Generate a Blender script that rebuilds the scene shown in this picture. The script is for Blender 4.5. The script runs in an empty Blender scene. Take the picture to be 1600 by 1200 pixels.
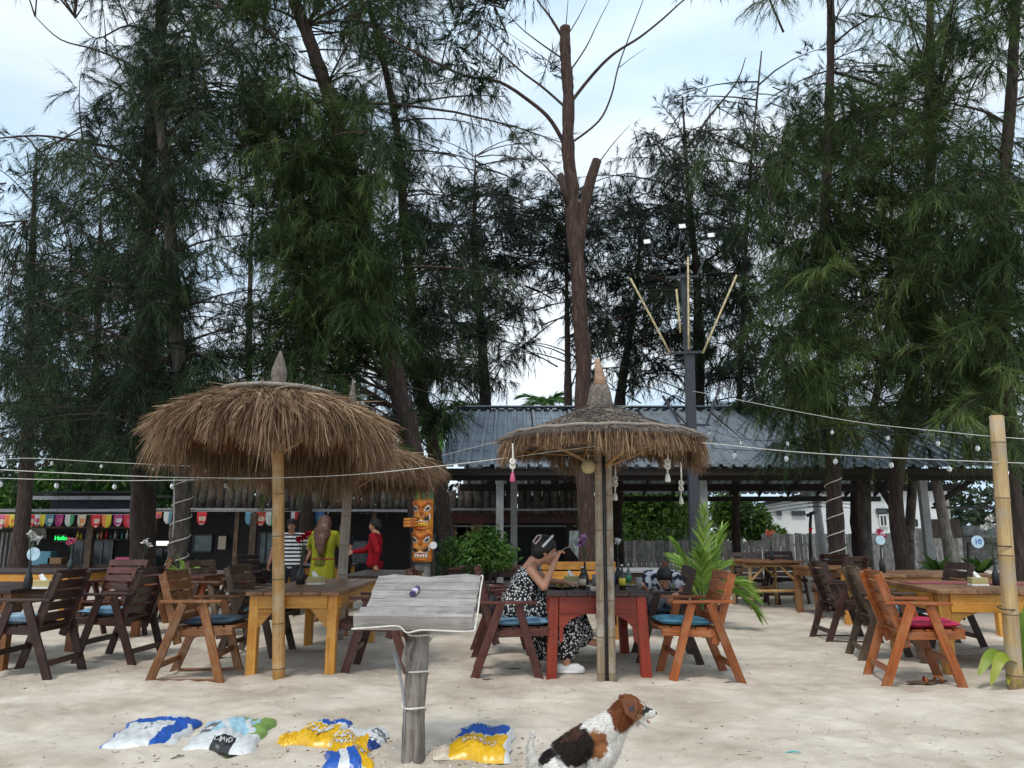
import bpy, bmesh, math, random
import numpy as np
from mathutils import Vector, Matrix, noise
random.seed(7)
rng = np.random.default_rng(11)
R = math.radians
sc = bpy.context.scene
col = sc.collection

# ------------------------------------------------------------------ camera, sky, sun, exposure
CAM_H, PITCH, FPX = 1.20, R(11.4), 1180.0
cam = bpy.data.cameras.new('camera'); camo = bpy.data.objects.new('camera', cam); col.objects.link(camo)
camo.location = (0, 0, CAM_H); camo.rotation_euler = (math.pi/2 + PITCH, 0, 0)
cam.sensor_width = 36.0; cam.lens = 36.0*FPX/1600.0; cam.clip_end = 2000.0; cam.clip_start = 0.05
sc.camera = camo
world = bpy.data.worlds.new('World'); sc.world = world; world.use_nodes = True
wn = world.node_tree.nodes; wl = world.node_tree.links
bg = wn['Background']
sky = wn.new('ShaderNodeTexSky'); sky.sky_type = 'NISHITA'; sky.sun_disc = False
SUN_EL, SUN_ROT = R(58), R(200)
sky.sun_elevation = SUN_EL; sky.sun_rotation = SUN_ROT
sky.air_density = 1.2; sky.dust_density = 2.0
tc = wn.new('ShaderNodeTexCoord')
mp = wn.new('ShaderNodeMapping'); mp.inputs['Scale'].default_value = (1.0, 1.0, 3.2)
wl.new(tc.outputs['Generated'], mp.inputs['Vector'])
cn = wn.new('ShaderNodeTexNoise'); cn.inputs['Scale'].default_value = 2.3; cn.inputs['Detail'].default_value = 7; cn.inputs['Roughness'].default_value = 0.52
wl.new(mp.outputs['Vector'], cn.inputs['Vector'])
cr = wn.new('ShaderNodeValToRGB'); cr.color_ramp.elements[0].position = 0.40; cr.color_ramp.elements[0].color = (0.80,)*3+(1,)
cr.color_ramp.elements[1].position = 0.66; cr.color_ramp.elements[1].color = (1, 1, 1, 1)
wl.new(cn.outputs['Fac'], cr.inputs['Fac'])
cn2 = wn.new('ShaderNodeTexNoise'); cn2.inputs['Scale'].default_value = 1.7; cn2.inputs['Detail'].default_value = 6; cn2.inputs['Roughness'].default_value = 0.5
mp2 = wn.new('ShaderNodeMapping'); mp2.inputs['Scale'].default_value = (1.0, 1.0, 4.5); mp2.inputs['Location'].default_value = (3.1, 0.7, 0.4)
wl.new(tc.outputs['Generated'], mp2.inputs['Vector']); wl.new(mp2.outputs['Vector'], cn2.inputs['Vector'])
cr2 = wn.new('ShaderNodeValToRGB'); cr2.color_ramp.elements[0].position = 0.42; cr2.color_ramp.elements[0].color = (5.9/10, 7.7/10, 9.5/10, 1)
cr2.color_ramp.elements[1].position = 0.62; cr2.color_ramp.elements[1].color = (8.7/10, 9.4/10, 1.0, 1); wl.new(cn2.outputs['Fac'], cr2.inputs['Fac'])
ten = wn.new('ShaderNodeVectorMath'); ten.operation = 'SCALE'; ten.inputs['Scale'].default_value = 10.0; wl.new(cr2.outputs['Color'], ten.inputs[0])
cmix = wn.new('ShaderNodeMixRGB'); wl.new(ten.outputs[0], cmix.inputs['Color2'])   # thin bright overcast
wl.new(cr.outputs['Color'], cmix.inputs['Fac']); wl.new(sky.outputs['Color'], cmix.inputs['Color1'])
wl.new(cmix.outputs['Color'], bg.inputs['Color']); bg.inputs['Strength'].default_value = 0.10
sun = bpy.data.lights.new('sun', 'SUN'); suno = bpy.data.objects.new('sun', sun); col.objects.link(suno)
sun.energy = 1.5; sun.angle = R(12); sun.color = (1.0, 0.95, 0.88)
sdir = Vector((math.sin(SUN_ROT)*math.cos(SUN_EL), math.cos(SUN_ROT)*math.cos(SUN_EL), math.sin(SUN_EL)))
suno.rotation_euler = sdir.to_track_quat('Z', 'Y').to_euler(); suno.location = (0, 0, 30)
sc.view_settings.view_transform = 'Standard'; sc.view_settings.look = 'None'; sc.view_settings.gamma = 1.0
sc.view_settings.exposure = 0.32; sc.view_settings.use_curve_mapping = False
sc.cycles.use_denoising = True
sc.cycles.max_bounces = 6; sc.cycles.transparent_max_bounces = 8

# a small side scene in which single shapes are worked out, so that the big scene is not evaluated each time
shop_scene = bpy.data.scenes.new('workshop'); shop_vl = shop_scene.view_layers[0]
def worked(ob):
    shop_scene.collection.objects.link(ob); shop_vl.update()
    with bpy.context.temp_override(scene=shop_scene, view_layer=shop_vl):
        dg = bpy.context.evaluated_depsgraph_get(); dg.update(); me = bpy.data.meshes.new_from_object(ob.evaluated_get(dg))
    bpy.data.objects.remove(ob); return me
# ------------------------------------------------------------------ coordinates
def P(px, py, d):
    """point seen at photo pixel (px, py) that stands d metres in front of the camera"""
    u = (px-800)/FPX; v = (600-py)/FPX
    t = d/(math.cos(PITCH)-v*math.sin(PITCH))
    return Vector((u*t, d, CAM_H+(math.sin(PITCH)+v*math.cos(PITCH))*t))
def G(px, py, z=0.0):
    u = (px-800)/FPX; v = (600-py)/FPX
    t = (z-CAM_H)/(math.sin(PITCH)+v*math.cos(PITCH))
    return Vector((u*t, (math.cos(PITCH)-v*math.sin(PITCH))*t, z))

# ------------------------------------------------------------------ scene helpers
def wm(o):
    m = Matrix.LocRotScale(o.location, o.rotation_euler, o.scale)
    if o.parent: return wm(o.parent) @ o.matrix_parent_inverse @ m
    return m
def adopt(o, parent):
    if parent is not None:
        o.parent = parent; o.matrix_parent_inverse = wm(parent).inverted()
    return o
def tag(o, label, cat, group=None):
    o['label'] = label; o['category'] = cat
    if group: o['group'] = group
    return o
def thing(name, label, cat, loc=(0, 0, 0), group=None):
    o = bpy.data.objects.new(name, None); col.objects.link(o); o.location = loc
    o.empty_display_size = 0.1
    return tag(o, label, cat, group)
def link(name, me, parent=None, mat=None):
    o = bpy.data.objects.new(name, me); col.objects.link(o)
    if mat is not None and not me.materials: me.materials.append(mat)
    return adopt(o, parent)
def mesh(name, verts, faces, mat=None, parent=None, smooth=False, mats=None, fm=None):
    me = bpy.data.meshes.new(name); me.from_pydata([tuple(v) for v in verts], [], faces)
    if mats:
        for m in mats: me.materials.append(m)
        me.polygons.foreach_set('material_index', fm)
    elif mat: me.materials.append(mat)
    if smooth: me.polygons.foreach_set('use_smooth', [True]*len(me.polygons))
    me.update()
    return link(name, me, parent)
def npmesh(name, V, quads, tris, mat, parent, attr=None, smooth=True):
    me = bpy.data.meshes.new(name)
    V = np.asarray(V, dtype=np.float32).reshape(-1, 3)
    nq = 0 if quads is None else len(quads); nt = 0 if tris is None else len(tris)
    loops = []
    if nq: loops.append(np.asarray(quads, dtype=np.int32).ravel())
    if nt: loops.append(np.asarray(tris, dtype=np.int32).ravel())
    loops = np.concatenate(loops)
    starts = np.concatenate([np.arange(nq)*4, nq*4+np.arange(nt)*3]).astype(np.int32)
    tot = np.concatenate([np.full(nq, 4), np.full(nt, 3)]).astype(np.int32)
    me.vertices.add(len(V)); me.vertices.foreach_set('co', V.ravel())
    me.loops.add(len(loops)); me.loops.foreach_set('vertex_index', loops)
    me.polygons.add(nq+nt); me.polygons.foreach_set('loop_start', starts); me.polygons.foreach_set('loop_total', tot)
    me.update(calc_edges=True)
    if smooth: me.polygons.foreach_set('use_smooth', np.ones(nq+nt, dtype=bool))
    if attr is not None:
        a = me.attributes.new('v', 'FLOAT', 'POINT'); a.data.foreach_set('value', np.asarray(attr, dtype=np.float32))
    me.materials.append(mat); me.validate()
    return link(name, me, parent)

# ------------------------------------------------------------------ materials
def mat_new(name):
    m = bpy.data.materials.new(name); m.use_nodes = True
    return m, m.node_tree.nodes, m.node_tree.links, m.node_tree.nodes['Principled BSDF']
def plain(name, c, rough=0.6, metal=0.0, noise_amt=0.12, nscale=18, bump=0.0, emit=None):
    m, n, l, b = mat_new(name)
    b.inputs['Roughness'].default_value = rough; b.inputs['Metallic'].default_value = metal
    t = n.new('ShaderNodeTexCoord'); x = n.new('ShaderNodeTexNoise'); x.inputs['Scale'].default_value = nscale; x.inputs['Detail'].default_value = 5
    l.new(t.outputs['Object'], x.inputs['Vector'])
    r = n.new('ShaderNodeValToRGB')
    lo = tuple(v*(1-noise_amt*1.6) for v in c); hi = tuple(min(1, v*(1+noise_amt)) for v in c)
    r.color_ramp.elements[0].position = 0.3; r.color_ramp.elements[0].color = lo+(1,)
    r.color_ramp.elements[1].position = 0.7; r.color_ramp.elements[1].color = hi+(1,)
    l.new(x.outputs['Fac'], r.inputs['Fac']); l.new(r.outputs['Color'], b.inputs['Base Color'])
    if bump:
        bp = n.new('ShaderNodeBump'); bp.inputs['Strength'].default_value = bump; bp.inputs['Distance'].default_value = 0.01
        l.new(x.outputs['Fac'], bp.inputs['Height']); l.new(bp.outputs['Normal'], b.inputs['Normal'])
    if emit:
        b.inputs['Emission Color'].default_value = c+(1,); b.inputs['Emission Strength'].default_value = emit
    return m
def wood(name, c, dark=None, rough=0.45, worn=None, worn_amt=0.45, bump=0.25, gscale=1.0, axis='X'):
    """boards: grain runs along local X"""
    m, n, l, b = mat_new(name)
    dark = dark or tuple(v*0.45 for v in c)
    t = n.new('ShaderNodeTexCoord'); oi = n.new('ShaderNodeObjectInfo')
    add = n.new('ShaderNodeVectorMath'); add.operation = 'MULTIPLY_ADD'; add.inputs[1].default_value = (1, 1, 1)
    cb = n.new('ShaderNodeCombineXYZ')
    mul = n.new('ShaderNodeMath'); mul.operation = 'MULTIPLY'; mul.inputs[1].default_value = 37.0
    l.new(oi.outputs['Random'], mul.inputs[0])
    for k in range(3): l.new(mul.outputs[0], cb.inputs[k])
    l.new(t.outputs['Object'], add.inputs[0]); l.new(cb.outputs[0], add.inputs[2])
    mpn = n.new('ShaderNodeMapping'); mpn.inputs['Scale'].default_value = (1.6*gscale, 26*gscale, 26*gscale) if axis == 'X' else (20*gscale, 20*gscale, 1.4*gscale)
    l.new(add.outputs[0], mpn.inputs['Vector'])
    x = n.new('ShaderNodeTexNoise'); x.inputs['Scale'].default_value = 1.6; x.inputs['Detail'].default_value = 8; x.inputs['Roughness'].default_value = 0.62; x.inputs['Distortion'].default_value = 0.5
    l.new(mpn.outputs[0], x.inputs['Vector'])
    r = n.new('ShaderNodeValToRGB')
    r.color_ramp.elements[0].position = 0.28; r.color_ramp.elements[0].color = dark+(1,)
    r.color_ramp.elements[1].position = 0.62; r.color_ramp.elements[1].color = c+(1,)
    l.new(x.outputs['Fac'], r.inputs['Fac'])
    out = r.outputs['Color']
    x2 = n.new('ShaderNodeTexNoise'); x2.inputs['Scale'].default_value = 4.5; x2.inputs['Detail'].default_value = 6; x2.inputs['Roughness'].default_value = 0.7
    l.new(add.outputs[0], x2.inputs['Vector'])
    if worn:
        r2 = n.new('ShaderNodeValToRGB'); r2.color_ramp.elements[0].position = 0.47; r2.color_ramp.elements[0].color = (0, 0, 0, 1)
        r2.color_ramp.elements[1].position = 0.62; r2.color_ramp.elements[1].color = (worn_amt,)*3+(1,)
        l.new(x2.outputs['Fac'], r2.inputs['Fac'])
        mx = n.new('ShaderNodeMixRGB'); mx.inputs['Color2'].default_value = worn+(1,)
        l.new(r2.outputs['Color'], mx.inputs['Fac']); l.new(out, mx.inputs['Color1']); out = mx.outputs['Color']
    hs = n.new('ShaderNodeHueSaturation')
    mr = n.new('ShaderNodeMapRange'); mr.inputs['To Min'].default_value = 0.72; mr.inputs['To Max'].default_value = 1.22
    l.new(oi.outputs['Random'], mr.inputs['Value']); l.new(mr.outputs[0], hs.inputs['Value']); l.new(out, hs.inputs['Color'])
    l.new(hs.outputs['Color'], b.inputs['Base Color'])
    rr = n.new('ShaderNodeMapRange'); rr.inputs['To Min'].default_value = rough-0.12; rr.inputs['To Max'].default_value = rough+0.25
    l.new(x2.outputs['Fac'], rr.inputs['Value']); l.new(rr.outputs[0], b.inputs['Roughness'])
    bp = n.new('ShaderNodeBump'); bp.inputs['Strength'].default_value = bump; bp.inputs['Distance'].default_value = 0.004
    l.new(x.outputs['Fac'], bp.inputs['Height']); l.new(bp.outputs['Normal'], b.inputs['Normal'])
    return m
def strandmat(name, lo, mid, hi, rough=0.6, trans=0.3, spec=0.2):
    """leaves, needles, straw: colour runs with the random value that each strand carries"""
    m, n, l, b = mat_new(name)
    a = n.new('ShaderNodeAttribute'); a.attribute_name = 'v'
    r = n.new('ShaderNodeValToRGB'); e = r.color_ramp.elements
    e[0].position = 0.0; e[0].color = lo+(1,); e[1].position = 1.0; e[1].color = hi+(1,)
    k = e.new(0.5); k.color = mid+(1,)
    l.new(a.outputs['Fac'], r.inputs['Fac']); l.new(r.outputs['Color'], b.inputs['Base Color'])
    b.inputs['Roughness'].default_value = rough; b.inputs['Specular IOR Level'].default_value = spec
    if trans:
        tr = n.new('ShaderNodeBsdfTranslucent'); mx = n.new('ShaderNodeMixShader'); mx.inputs['Fac'].default_value = trans
        l.new(r.outputs['Color'], tr.inputs['Color']); l.new(b.outputs[0], mx.inputs[1]); l.new(tr.outputs[0], mx.inputs[2])
        l.new(mx.outputs[0], n['Material Output'].inputs['Surface'])
    return m

M = {}
M['dark'] = wood('dark_walnut_stain', (0.046, 0.017, 0.013), (0.014, 0.006, 0.005), 0.36, (0.10, 0.055, 0.04), 0.4)
M['darkred'] = wood('mahogany_stain', (0.088, 0.020, 0.013), (0.03, 0.008, 0.006), 0.34, (0.17, 0.07, 0.05), 0.35)
M['orange'] = wood('orange_varnish', (0.36, 0.095, 0.016), (0.13, 0.028, 0.007), 0.34, (0.38, 0.18, 0.08), 0.5)
M['brown'] = wood('brown_varnish', (0.26, 0.098, 0.026), (0.08, 0.027, 0.009), 0.4, (0.32, 0.19, 0.10), 0.6)
M['olive'] = wood('weathered_olive_brown', (0.085, 0.045, 0.022), (0.025, 0.014, 0.009), 0.5, (0.17, 0.13, 0.09), 0.6)
M['yellow'] = wood('honey_varnish', (0.56, 0.255, 0.035), (0.30, 0.11, 0.016), 0.36, (0.62, 0.36, 0.09), 0.5)
M['red'] = wood('red_varnish', (0.34, 0.034, 0.012), (0.15, 0.014, 0.007), 0.36, (0.32, 0.08, 0.035), 0.35)
M['redtop'] = wood('dark_table_top', (0.055, 0.03, 0.026), (0.02, 0.012, 0.012), 0.4, (0.12, 0.07, 0.06), 0.5)
M['topbrown'] = wood('worn_brown_top', (0.23, 0.105, 0.045), (0.09, 0.036, 0.016), 0.40, (0.34, 0.20, 0.11), 0.7)
M['grey'] = wood('sun_bleached_grey_wood', (0.34, 0.315, 0.29), (0.15, 0.135, 0.122), 0.85, (0.50, 0.48, 0.455), 0.45, 0.9, 1.0)
M['greydark'] = wood('old_grey_plank', (0.20, 0.195, 0.185), (0.075, 0.07, 0.065), 0.85, (0.31, 0.30, 0.28), 0.8, 0.7)
M['driftpost'] = wood('driftwood', (0.33, 0.285, 0.25), (0.05, 0.038, 0.03), 0.85, (0.44, 0.41, 0.38), 0.5, 1.0, 1.2, 'Z')
M['log'] = wood('dark_log', (0.115, 0.098, 0.082), (0.03, 0.024, 0.02), 0.9, (0.22, 0.20, 0.18), 0.7, 0.9, 1.0, 'Z')
M['bamboo'] = wood('bamboo_skin', (0.46, 0.255, 0.075), (0.24, 0.11, 0.035), 0.42, (0.44, 0.33, 0.19), 0.8, 0.3)
M['bamboogrey'] = wood('old_bamboo', (0.36, 0.30, 0.235), (0.20, 0.155, 0.115), 0.6, (0.42, 0.38, 0.33), 0.7, 0.3)
M['bamboopale'] = wood('pale_bamboo', (0.54, 0.38, 0.17), (0.28, 0.165, 0.07), 0.5, (0.40, 0.33, 0.25), 0.9, 0.4)
M['oldpole'] = wood('weathered_pole', (0.42, 0.32, 0.21), (0.15, 0.11, 0.075), 0.7, (0.50, 0.44, 0.36), 0.9, 0.6)
M['bamboonode'] = plain('bamboo_node', (0.20, 0.14, 0.085), 0.6)
M['straw'] = strandmat('straw', (0.075, 0.042, 0.024), (0.22, 0.135, 0.078), (0.48, 0.345, 0.215), 0.7, 0.15)
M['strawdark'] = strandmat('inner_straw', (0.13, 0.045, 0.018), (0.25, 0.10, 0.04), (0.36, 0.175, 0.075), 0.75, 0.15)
M['strawgrey'] = strandmat('grey_straw', (0.09, 0.072, 0.062), (0.19, 0.155, 0.13), (0.32, 0.275, 0.235), 0.8, 0.1)
M['thatchbase'] = plain('thatch_mat', (0.15, 0.095, 0.055), 0.9, 0, 0.3, 30, 0.6)
M['thatchgrey'] = plain('grey_thatch_mat', (0.16, 0.13, 0.11), 0.9, 0, 0.35, 40, 0.8)
M['needle_front'] = strandmat('needles_lit', (0.009, 0.020, 0.007), (0.054, 0.094, 0.026), (0.29, 0.36, 0.11), 0.6, 0.25)  # brighter copy for the front trees, highlights put into the needle colour
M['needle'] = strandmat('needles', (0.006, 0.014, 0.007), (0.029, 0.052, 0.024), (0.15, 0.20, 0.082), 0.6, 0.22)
M['needle_far'] = strandmat('needles_shade', (0.005, 0.011, 0.007), (0.020, 0.035, 0.019), (0.075, 0.105, 0.052), 0.65, 0.2)  # darker copy for the back trees, shade put into the needle colour
M['leaf'] = strandmat('leaf_green', (0.012, 0.045, 0.008), (0.045, 0.13, 0.018), (0.14, 0.26, 0.05), 0.45, 0.35, 0.4)
M['leafbright'] = strandmat('leaf_bright', (0.015, 0.045, 0.008), (0.08, 0.16, 0.022), (0.24, 0.34, 0.07), 0.45, 0.4, 0.4)
M['palm'] = strandmat('palm_leaf', (0.08, 0.18, 0.02), (0.22, 0.38, 0.06), (0.50, 0.62, 0.16), 0.4, 0.4, 0.4)
M['rope'] = plain('white_rope', (0.70, 0.67, 0.60), 0.8, 0, 0.15, 60)
M['cable'] = plain('pale_cable', (0.60, 0.58, 0.52), 0.6)
M['black'] = plain('black_paint', (0.014, 0.014, 0.016), 0.45)
M['steel'] = plain('dark_steel', (0.042, 0.046, 0.055), 0.45, 0.3)
M['white'] = plain('white_paint', (0.76, 0.76, 0.75), 0.55, 0, 0.06)
M['concrete'] = plain('grey_post', (0.30, 0.30, 0.30), 0.85, 0, 0.12, 9, 0.2)
M['glassdark'] = plain('dark_window_glass', (0.035, 0.05, 0.055), 0.12)
M['skin'] = plain('skin', (0.50, 0.245, 0.15), 0.5, 0, 0.05, 12)
M['hair'] = plain('black_hair', (0.008, 0.006, 0.006), 0.55, 0, 0.3, 60, 0.4)

def glass(name, c=(0.9, 0.95, 0.95)):
    m, n, l, b = mat_new(name)
    b.inputs['Base Color'].default_value = c+(1,); b.inputs['Roughness'].default_value = 0.08
    b.inputs['Transmission Weight'].default_value = 0.75; b.inputs['IOR'].default_value = 1.3
    return m
M['bulb'] = glass('clear_bulb_glass')

def barkmat(name, c1, c2, c3, vs=5.0):
    m, n, l, b = mat_new(name)
    t = n.new('ShaderNodeTexCoord'); mpn = n.new('ShaderNodeMapping'); mpn.inputs['Scale'].default_value = (vs*2.2, vs*2.2, vs*0.35)
    l.new(t.outputs['Object'], mpn.inputs['Vector'])
    x = n.new('ShaderNodeTexNoise'); x.inputs['Scale'].default_value = 2.0; x.inputs['Detail'].default_value = 9; x.inputs['Roughness'].default_value = 0.7; x.inputs['Distortion'].default_value = 0.8
    l.new(mpn.outputs[0], x.inputs['Vector'])
    r = n.new('ShaderNodeValToRGB'); e = r.color_ramp.elements
    e[0].position = 0.32; e[0].color = c1+(1,); e[1].position = 0.72; e[1].color = c3+(1,)
    k = e.new(0.5); k.color = c2+(1,)
    l.new(x.outputs['Fac'], r.inputs['Fac']); l.new(r.outputs['Color'], b.inputs['Base Color'])
    b.inputs['Roughness'].default_value = 0.9
    bp = n.new('ShaderNodeBump'); bp.inputs['Strength'].default_value = 1.0; bp.inputs['Distance'].default_value = 0.07
    l.new(x.outputs['Fac'], bp.inputs['Height']); l.new(bp.outputs['Normal'], b.inputs['Normal'])
    return m
M['bark'] = barkmat('casuarina_bark', (0.016, 0.010, 0.008), (0.058, 0.037, 0.030), (0.13, 0.092, 0.077))
M['barkred'] = barkmat('reddish_bark', (0.015, 0.008, 0.006), (0.070, 0.037, 0.027), (0.17, 0.098, 0.074))
M['barkgrey'] = barkmat('grey_bark', (0.035, 0.028, 0.022), (0.11, 0.088, 0.07), (0.23, 0.195, 0.16), 4)

# ------------------------------------------------------------------ shape makers (cached meshes)
_cache = {}
def _boxverts(L, w, t, c):
    x, y, z = L/2, w/2, t/2; v = []; idx = {}
    for sx in (-1, 1):
        for sy in (-1, 1):
            for sz in (-1, 1):
                for k in range(3):
                    p = [sx*(x-c), sy*(y-c), sz*(z-c)]; p[k] = [sx*x, sy*y, sz*z][k]
                    idx[(sx, sy, sz, k)] = len(v); v.append(p)
    f = []
    for k in range(3):
        a, b = [i for i in range(3) if i != k]
        for s in (-1, 1):
            ring = []
            for (p, q) in ((-1, -1), (1, -1), (1, 1), (-1, 1)):
                g = [0, 0, 0]; g[k] = s; g[a] = p; g[b] = q; ring.append(idx[(*g, k)])
            f.append(ring)
    for k in range(3):
        a, b = [i for i in range(3) if i != k]
        for p in (-1, 1):
            for q in (-1, 1):
                g0 = [0, 0, 0]; g0[a] = p; g0[b] = q; g0[k] = -1; g1 = list(g0); g1[k] = 1
                f.append([idx[(*g0, a)], idx[(*g1, a)], idx[(*g1, b)], idx[(*g0, b)]])
    for sx in (-1, 1):
        for sy in (-1, 1):
            for sz in (-1, 1): f.append([idx[(sx, sy, sz, k)] for k in range(3)])
    return v, f
def boxmesh(L, w, t, mat, c=None):
    key = ('box', round(L, 3), round(w, 3), round(t, 3), mat.name)
    if key not in _cache:
        c = min(0.004, t*0.2, w*0.2) if c is None else c
        v, f = _boxverts(L, w, t, c)
        me = bpy.data.meshes.new('board'); me.from_pydata(v, [], f)
        bm = bmesh.new(); bm.from_mesh(me); bmesh.ops.recalc_face_normals(bm, faces=bm.faces); bm.to_mesh(me); bm.free()
        me.materials.append(mat); _cache[key] = me
    return _cache[key]
def frame(a, b, n):
    a = Vector(a); b = Vector(b); x = (b-a).normalized(); n = Vector(n)
    z = (n - x*n.dot(x)).normalized(); y = z.cross(x)
    m = Matrix((x, y, z)).transposed().to_4x4(); m.translation = (a+b)/2
    return m
def place(o, m):
    o.matrix_basis = m
    return o
def board(name, parent, a, b, w, t, mat, n=(0, 0, 1)):
    """a plank from a to b, w wide, t thick along n"""
    me = boxmesh((Vector(b)-Vector(a)).length, w, t, mat)
    o = bpy.data.objects.new(name, me); col.objects.link(o); place(o, frame(a, b, n)); 
    return adopt(o, parent)
def pole(name, parent, a, b, r0, r1, mat, seg=10, nodes=0, bend=0.0):
    L = (Vector(b)-Vector(a)).length
    key = ('pole', round(L, 3), round(r0, 4), round(r1, 4), mat.name, seg, nodes, bend)
    if key not in _cache:
        prof = []
        if nodes:
            stp = L/nodes; prof.append((0, r0))
            for i in range(nodes):
                x = stp*(i+0.5); r = r0+(r1-r0)*x/L
                prof += [(x-0.016, r), (x-0.006, r*1.07), (x, r*0.97), (x+0.006, r*1.07), (x+0.016, r)]
            prof.append((L, r1))
        else:
            prof = [(L*k/4, r0+(r1-r0)*k/4) for k in range(5)]
        v = []; f = []
        for (x, r) in prof:
            for k in range(seg):
                an = 2*math.pi*k/seg; bz = bend*math.sin(math.pi*x/L)
                v.append((x-L/2, r*math.cos(an), r*math.sin(an)+bz))
        for i in range(len(prof)-1):
            for k in range(seg): f.append([i*seg+k, i*seg+(k+1) % seg, (i+1)*seg+(k+1) % seg, (i+1)*seg+k])
        f.append(list(range(seg))[::-1]); f.append([(len(prof)-1)*seg+k for k in range(seg)])
        me = bpy.data.meshes.new('pole'); me.from_pydata(v, [], f); me.materials.append(mat)
        if nodes:
            me.materials.append(M['bamboonode']); fmi = []
            for i in range(len(prof)-1): fmi += [1 if (i-1) % 5 in (1, 2) and 0 < i < len(prof)-2 else 0]*seg
            me.polygons.foreach_set('material_index', fmi+[0, 0])
        me.polygons.foreach_set('use_smooth', [len(p) < 5 for p in f]); _cache[key] = me
    o = bpy.data.objects.new(name, _cache[key]); col.objects.link(o)
    x = (Vector(b)-Vector(a)).normalized(); n = (0, 1, 0) if abs(x.y) < 0.9 else (0, 0, 1)
    place(o, frame(a, b, n)); return adopt(o, parent)
def catmull(pts, n=6):
    pts = [Vector(p) for p in pts]; out = []
    for i in range(len(pts)-1):
        p0 = pts[max(i-1, 0)]; p1 = pts[i]; p2 = pts[i+1]; p3 = pts[min(i+2, len(pts)-1)]
        for k in range(n):
            t = k/n
            out.append(0.5*((2*p1)+(p2-p0)*t+(2*p0-5*p1+4*p2-p3)*t*t+(3*p1-p0-3*p2+p3)*t**3))
    out.append(pts[-1]); return out
def tubegeo(pts, radii, seg=8, jitter=0.0, cap=True, flute=0.0):
    v = []; f = []; up = Vector((0.13, 0.97, 0.2))
    for i, p in enumerate(pts):
        a = pts[max(i-1, 0)]; b = pts[min(i+1, len(pts)-1)]; t = (b-a).normalized()
        s = t.cross(up); s = s.normalized() if s.length > 1e-4 else t.orthogonal().normalized()
        u = s.cross(t).normalized(); r = radii[i]
        for k in range(seg):
            an = 2*math.pi*k/seg
            rr = r*(1+random.uniform(-jitter, jitter)+flute*math.sin(an*5+i*0.15))
            v.append(p+s*math.cos(an)*rr+u*math.sin(an)*rr)
        if i:
            o0 = (i-1)*seg; o1 = i*seg
            for k in range(seg): f.append([o0+k, o0+(k+1) % seg, o1+(k+1) % seg, o1+k])
    if cap:
        f.append(list(range(seg))[::-1]); f.append([(len(pts)-1)*seg+k for k in range(seg)])
    return v, f
def tube(name, parent, pts, radii, mat, seg=8, jitter=0.0, sm=True, flute=0.0):
    pts = [Vector(p) for p in pts]
    if not hasattr(radii, '__len__'): radii = [radii]*len(pts)
    v, f = tubegeo(pts, radii, seg, jitter, True, flute)
    base = pts[0].copy()
    o = mesh(name, [p-base for p in v], f, mat, None, sm); o.location = base
    return adopt(o, parent)
def lathe(name, parent, prof, loc, mat, seg=20, sc_=(1, 1, 1), mats=None, fmf=None):
    v = []; f = []; fm = []
    for (r, z) in prof:
        for k in range(seg):
            an = 2*math.pi*k/seg; v.append((r*math.cos(an)*sc_[0], r*math.sin(an)*sc_[1], z*sc_[2]))
    for i in range(len(prof)-1):
        for k in range(seg):
            f.append([i*seg+k, i*seg+(k+1) % seg, (i+1)*seg+(k+1) % seg, (i+1)*seg+k]); fm.append(fmf(i) if fmf else 0)
    f.append(list(range(seg))[::-1]); fm.append(fmf(0) if fmf else 0)
    f.append([(len(prof)-1)*seg+k for k in range(seg)]); fm.append(fmf(len(prof)-2) if fmf else 0)
    o = mesh(name, v, f, mat, None, True, mats, fm); o.location = loc
    return adopt(o, parent)
def prism(name, parent, poly, a, u, v, n, t, mat):
    """polygon in the (u, v) plane from point a, t thick along n"""
    a = Vector(a); u = Vector(u); v = Vector(v); n = Vector(n)*t; k = len(poly)
    V = [u*p+v*q-n/2 for p, q in poly]+[u*p+v*q+n/2 for p, q in poly]
    F = [list(range(k))[::-1], list(range(k, 2*k))]+[[i, (i+1) % k, k+(i+1) % k, k+i] for i in range(k)]
    o = mesh(name, V, F, mat); o.location = a
    bm = bmesh.new(); bm.from_mesh(o.data); bmesh.ops.recalc_face_normals(bm, faces=bm.faces); bm.to_mesh(o.data); bm.free()
    return adopt(o, parent)
def nrm(a):
    return a/np.maximum(np.linalg.norm(a, axis=-1, keepdims=True), 1e-9)
def ribbons(Pb, D, L, W, droop, val, tipw=0.0):
    """N strands of two segments each: base, middle, pointed tip. Returns V, quads, tris, attr"""
    N = len(Pb); D = nrm(D); L = np.broadcast_to(L, (N,))[:, None]; W = np.broadcast_to(W, (N,))[:, None]; g = np.broadcast_to(droop, (N,))[:, None]
    S = nrm(np.cross(D, nrm(rng.normal(size=(N, 3)))))*W*0.5
    z = np.array([[0, 0, -1.0]])
    m = Pb+D*L*0.5+z*g*L*0.25; t = Pb+D*L+z*g*L
    V = np.stack([Pb-S, Pb+S, m+S*0.85, m-S*0.85, t+S*tipw], axis=1)
    if tipw: V = np.concatenate([V, (t-S*tipw)[:, None]], axis=1)
    k = V.shape[1]; base = (np.arange(N)*k)[:, None]
    q = base+np.array([[0, 1, 2, 3]])
    if tipw:
        q = np.concatenate([q, base+np.array([[3, 2, 4, 5]])]); tr = None
    else: tr = base+np.array([[3, 2, 4]])
    return V.reshape(-1, 3), q, tr, np.repeat(val, k)
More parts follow.
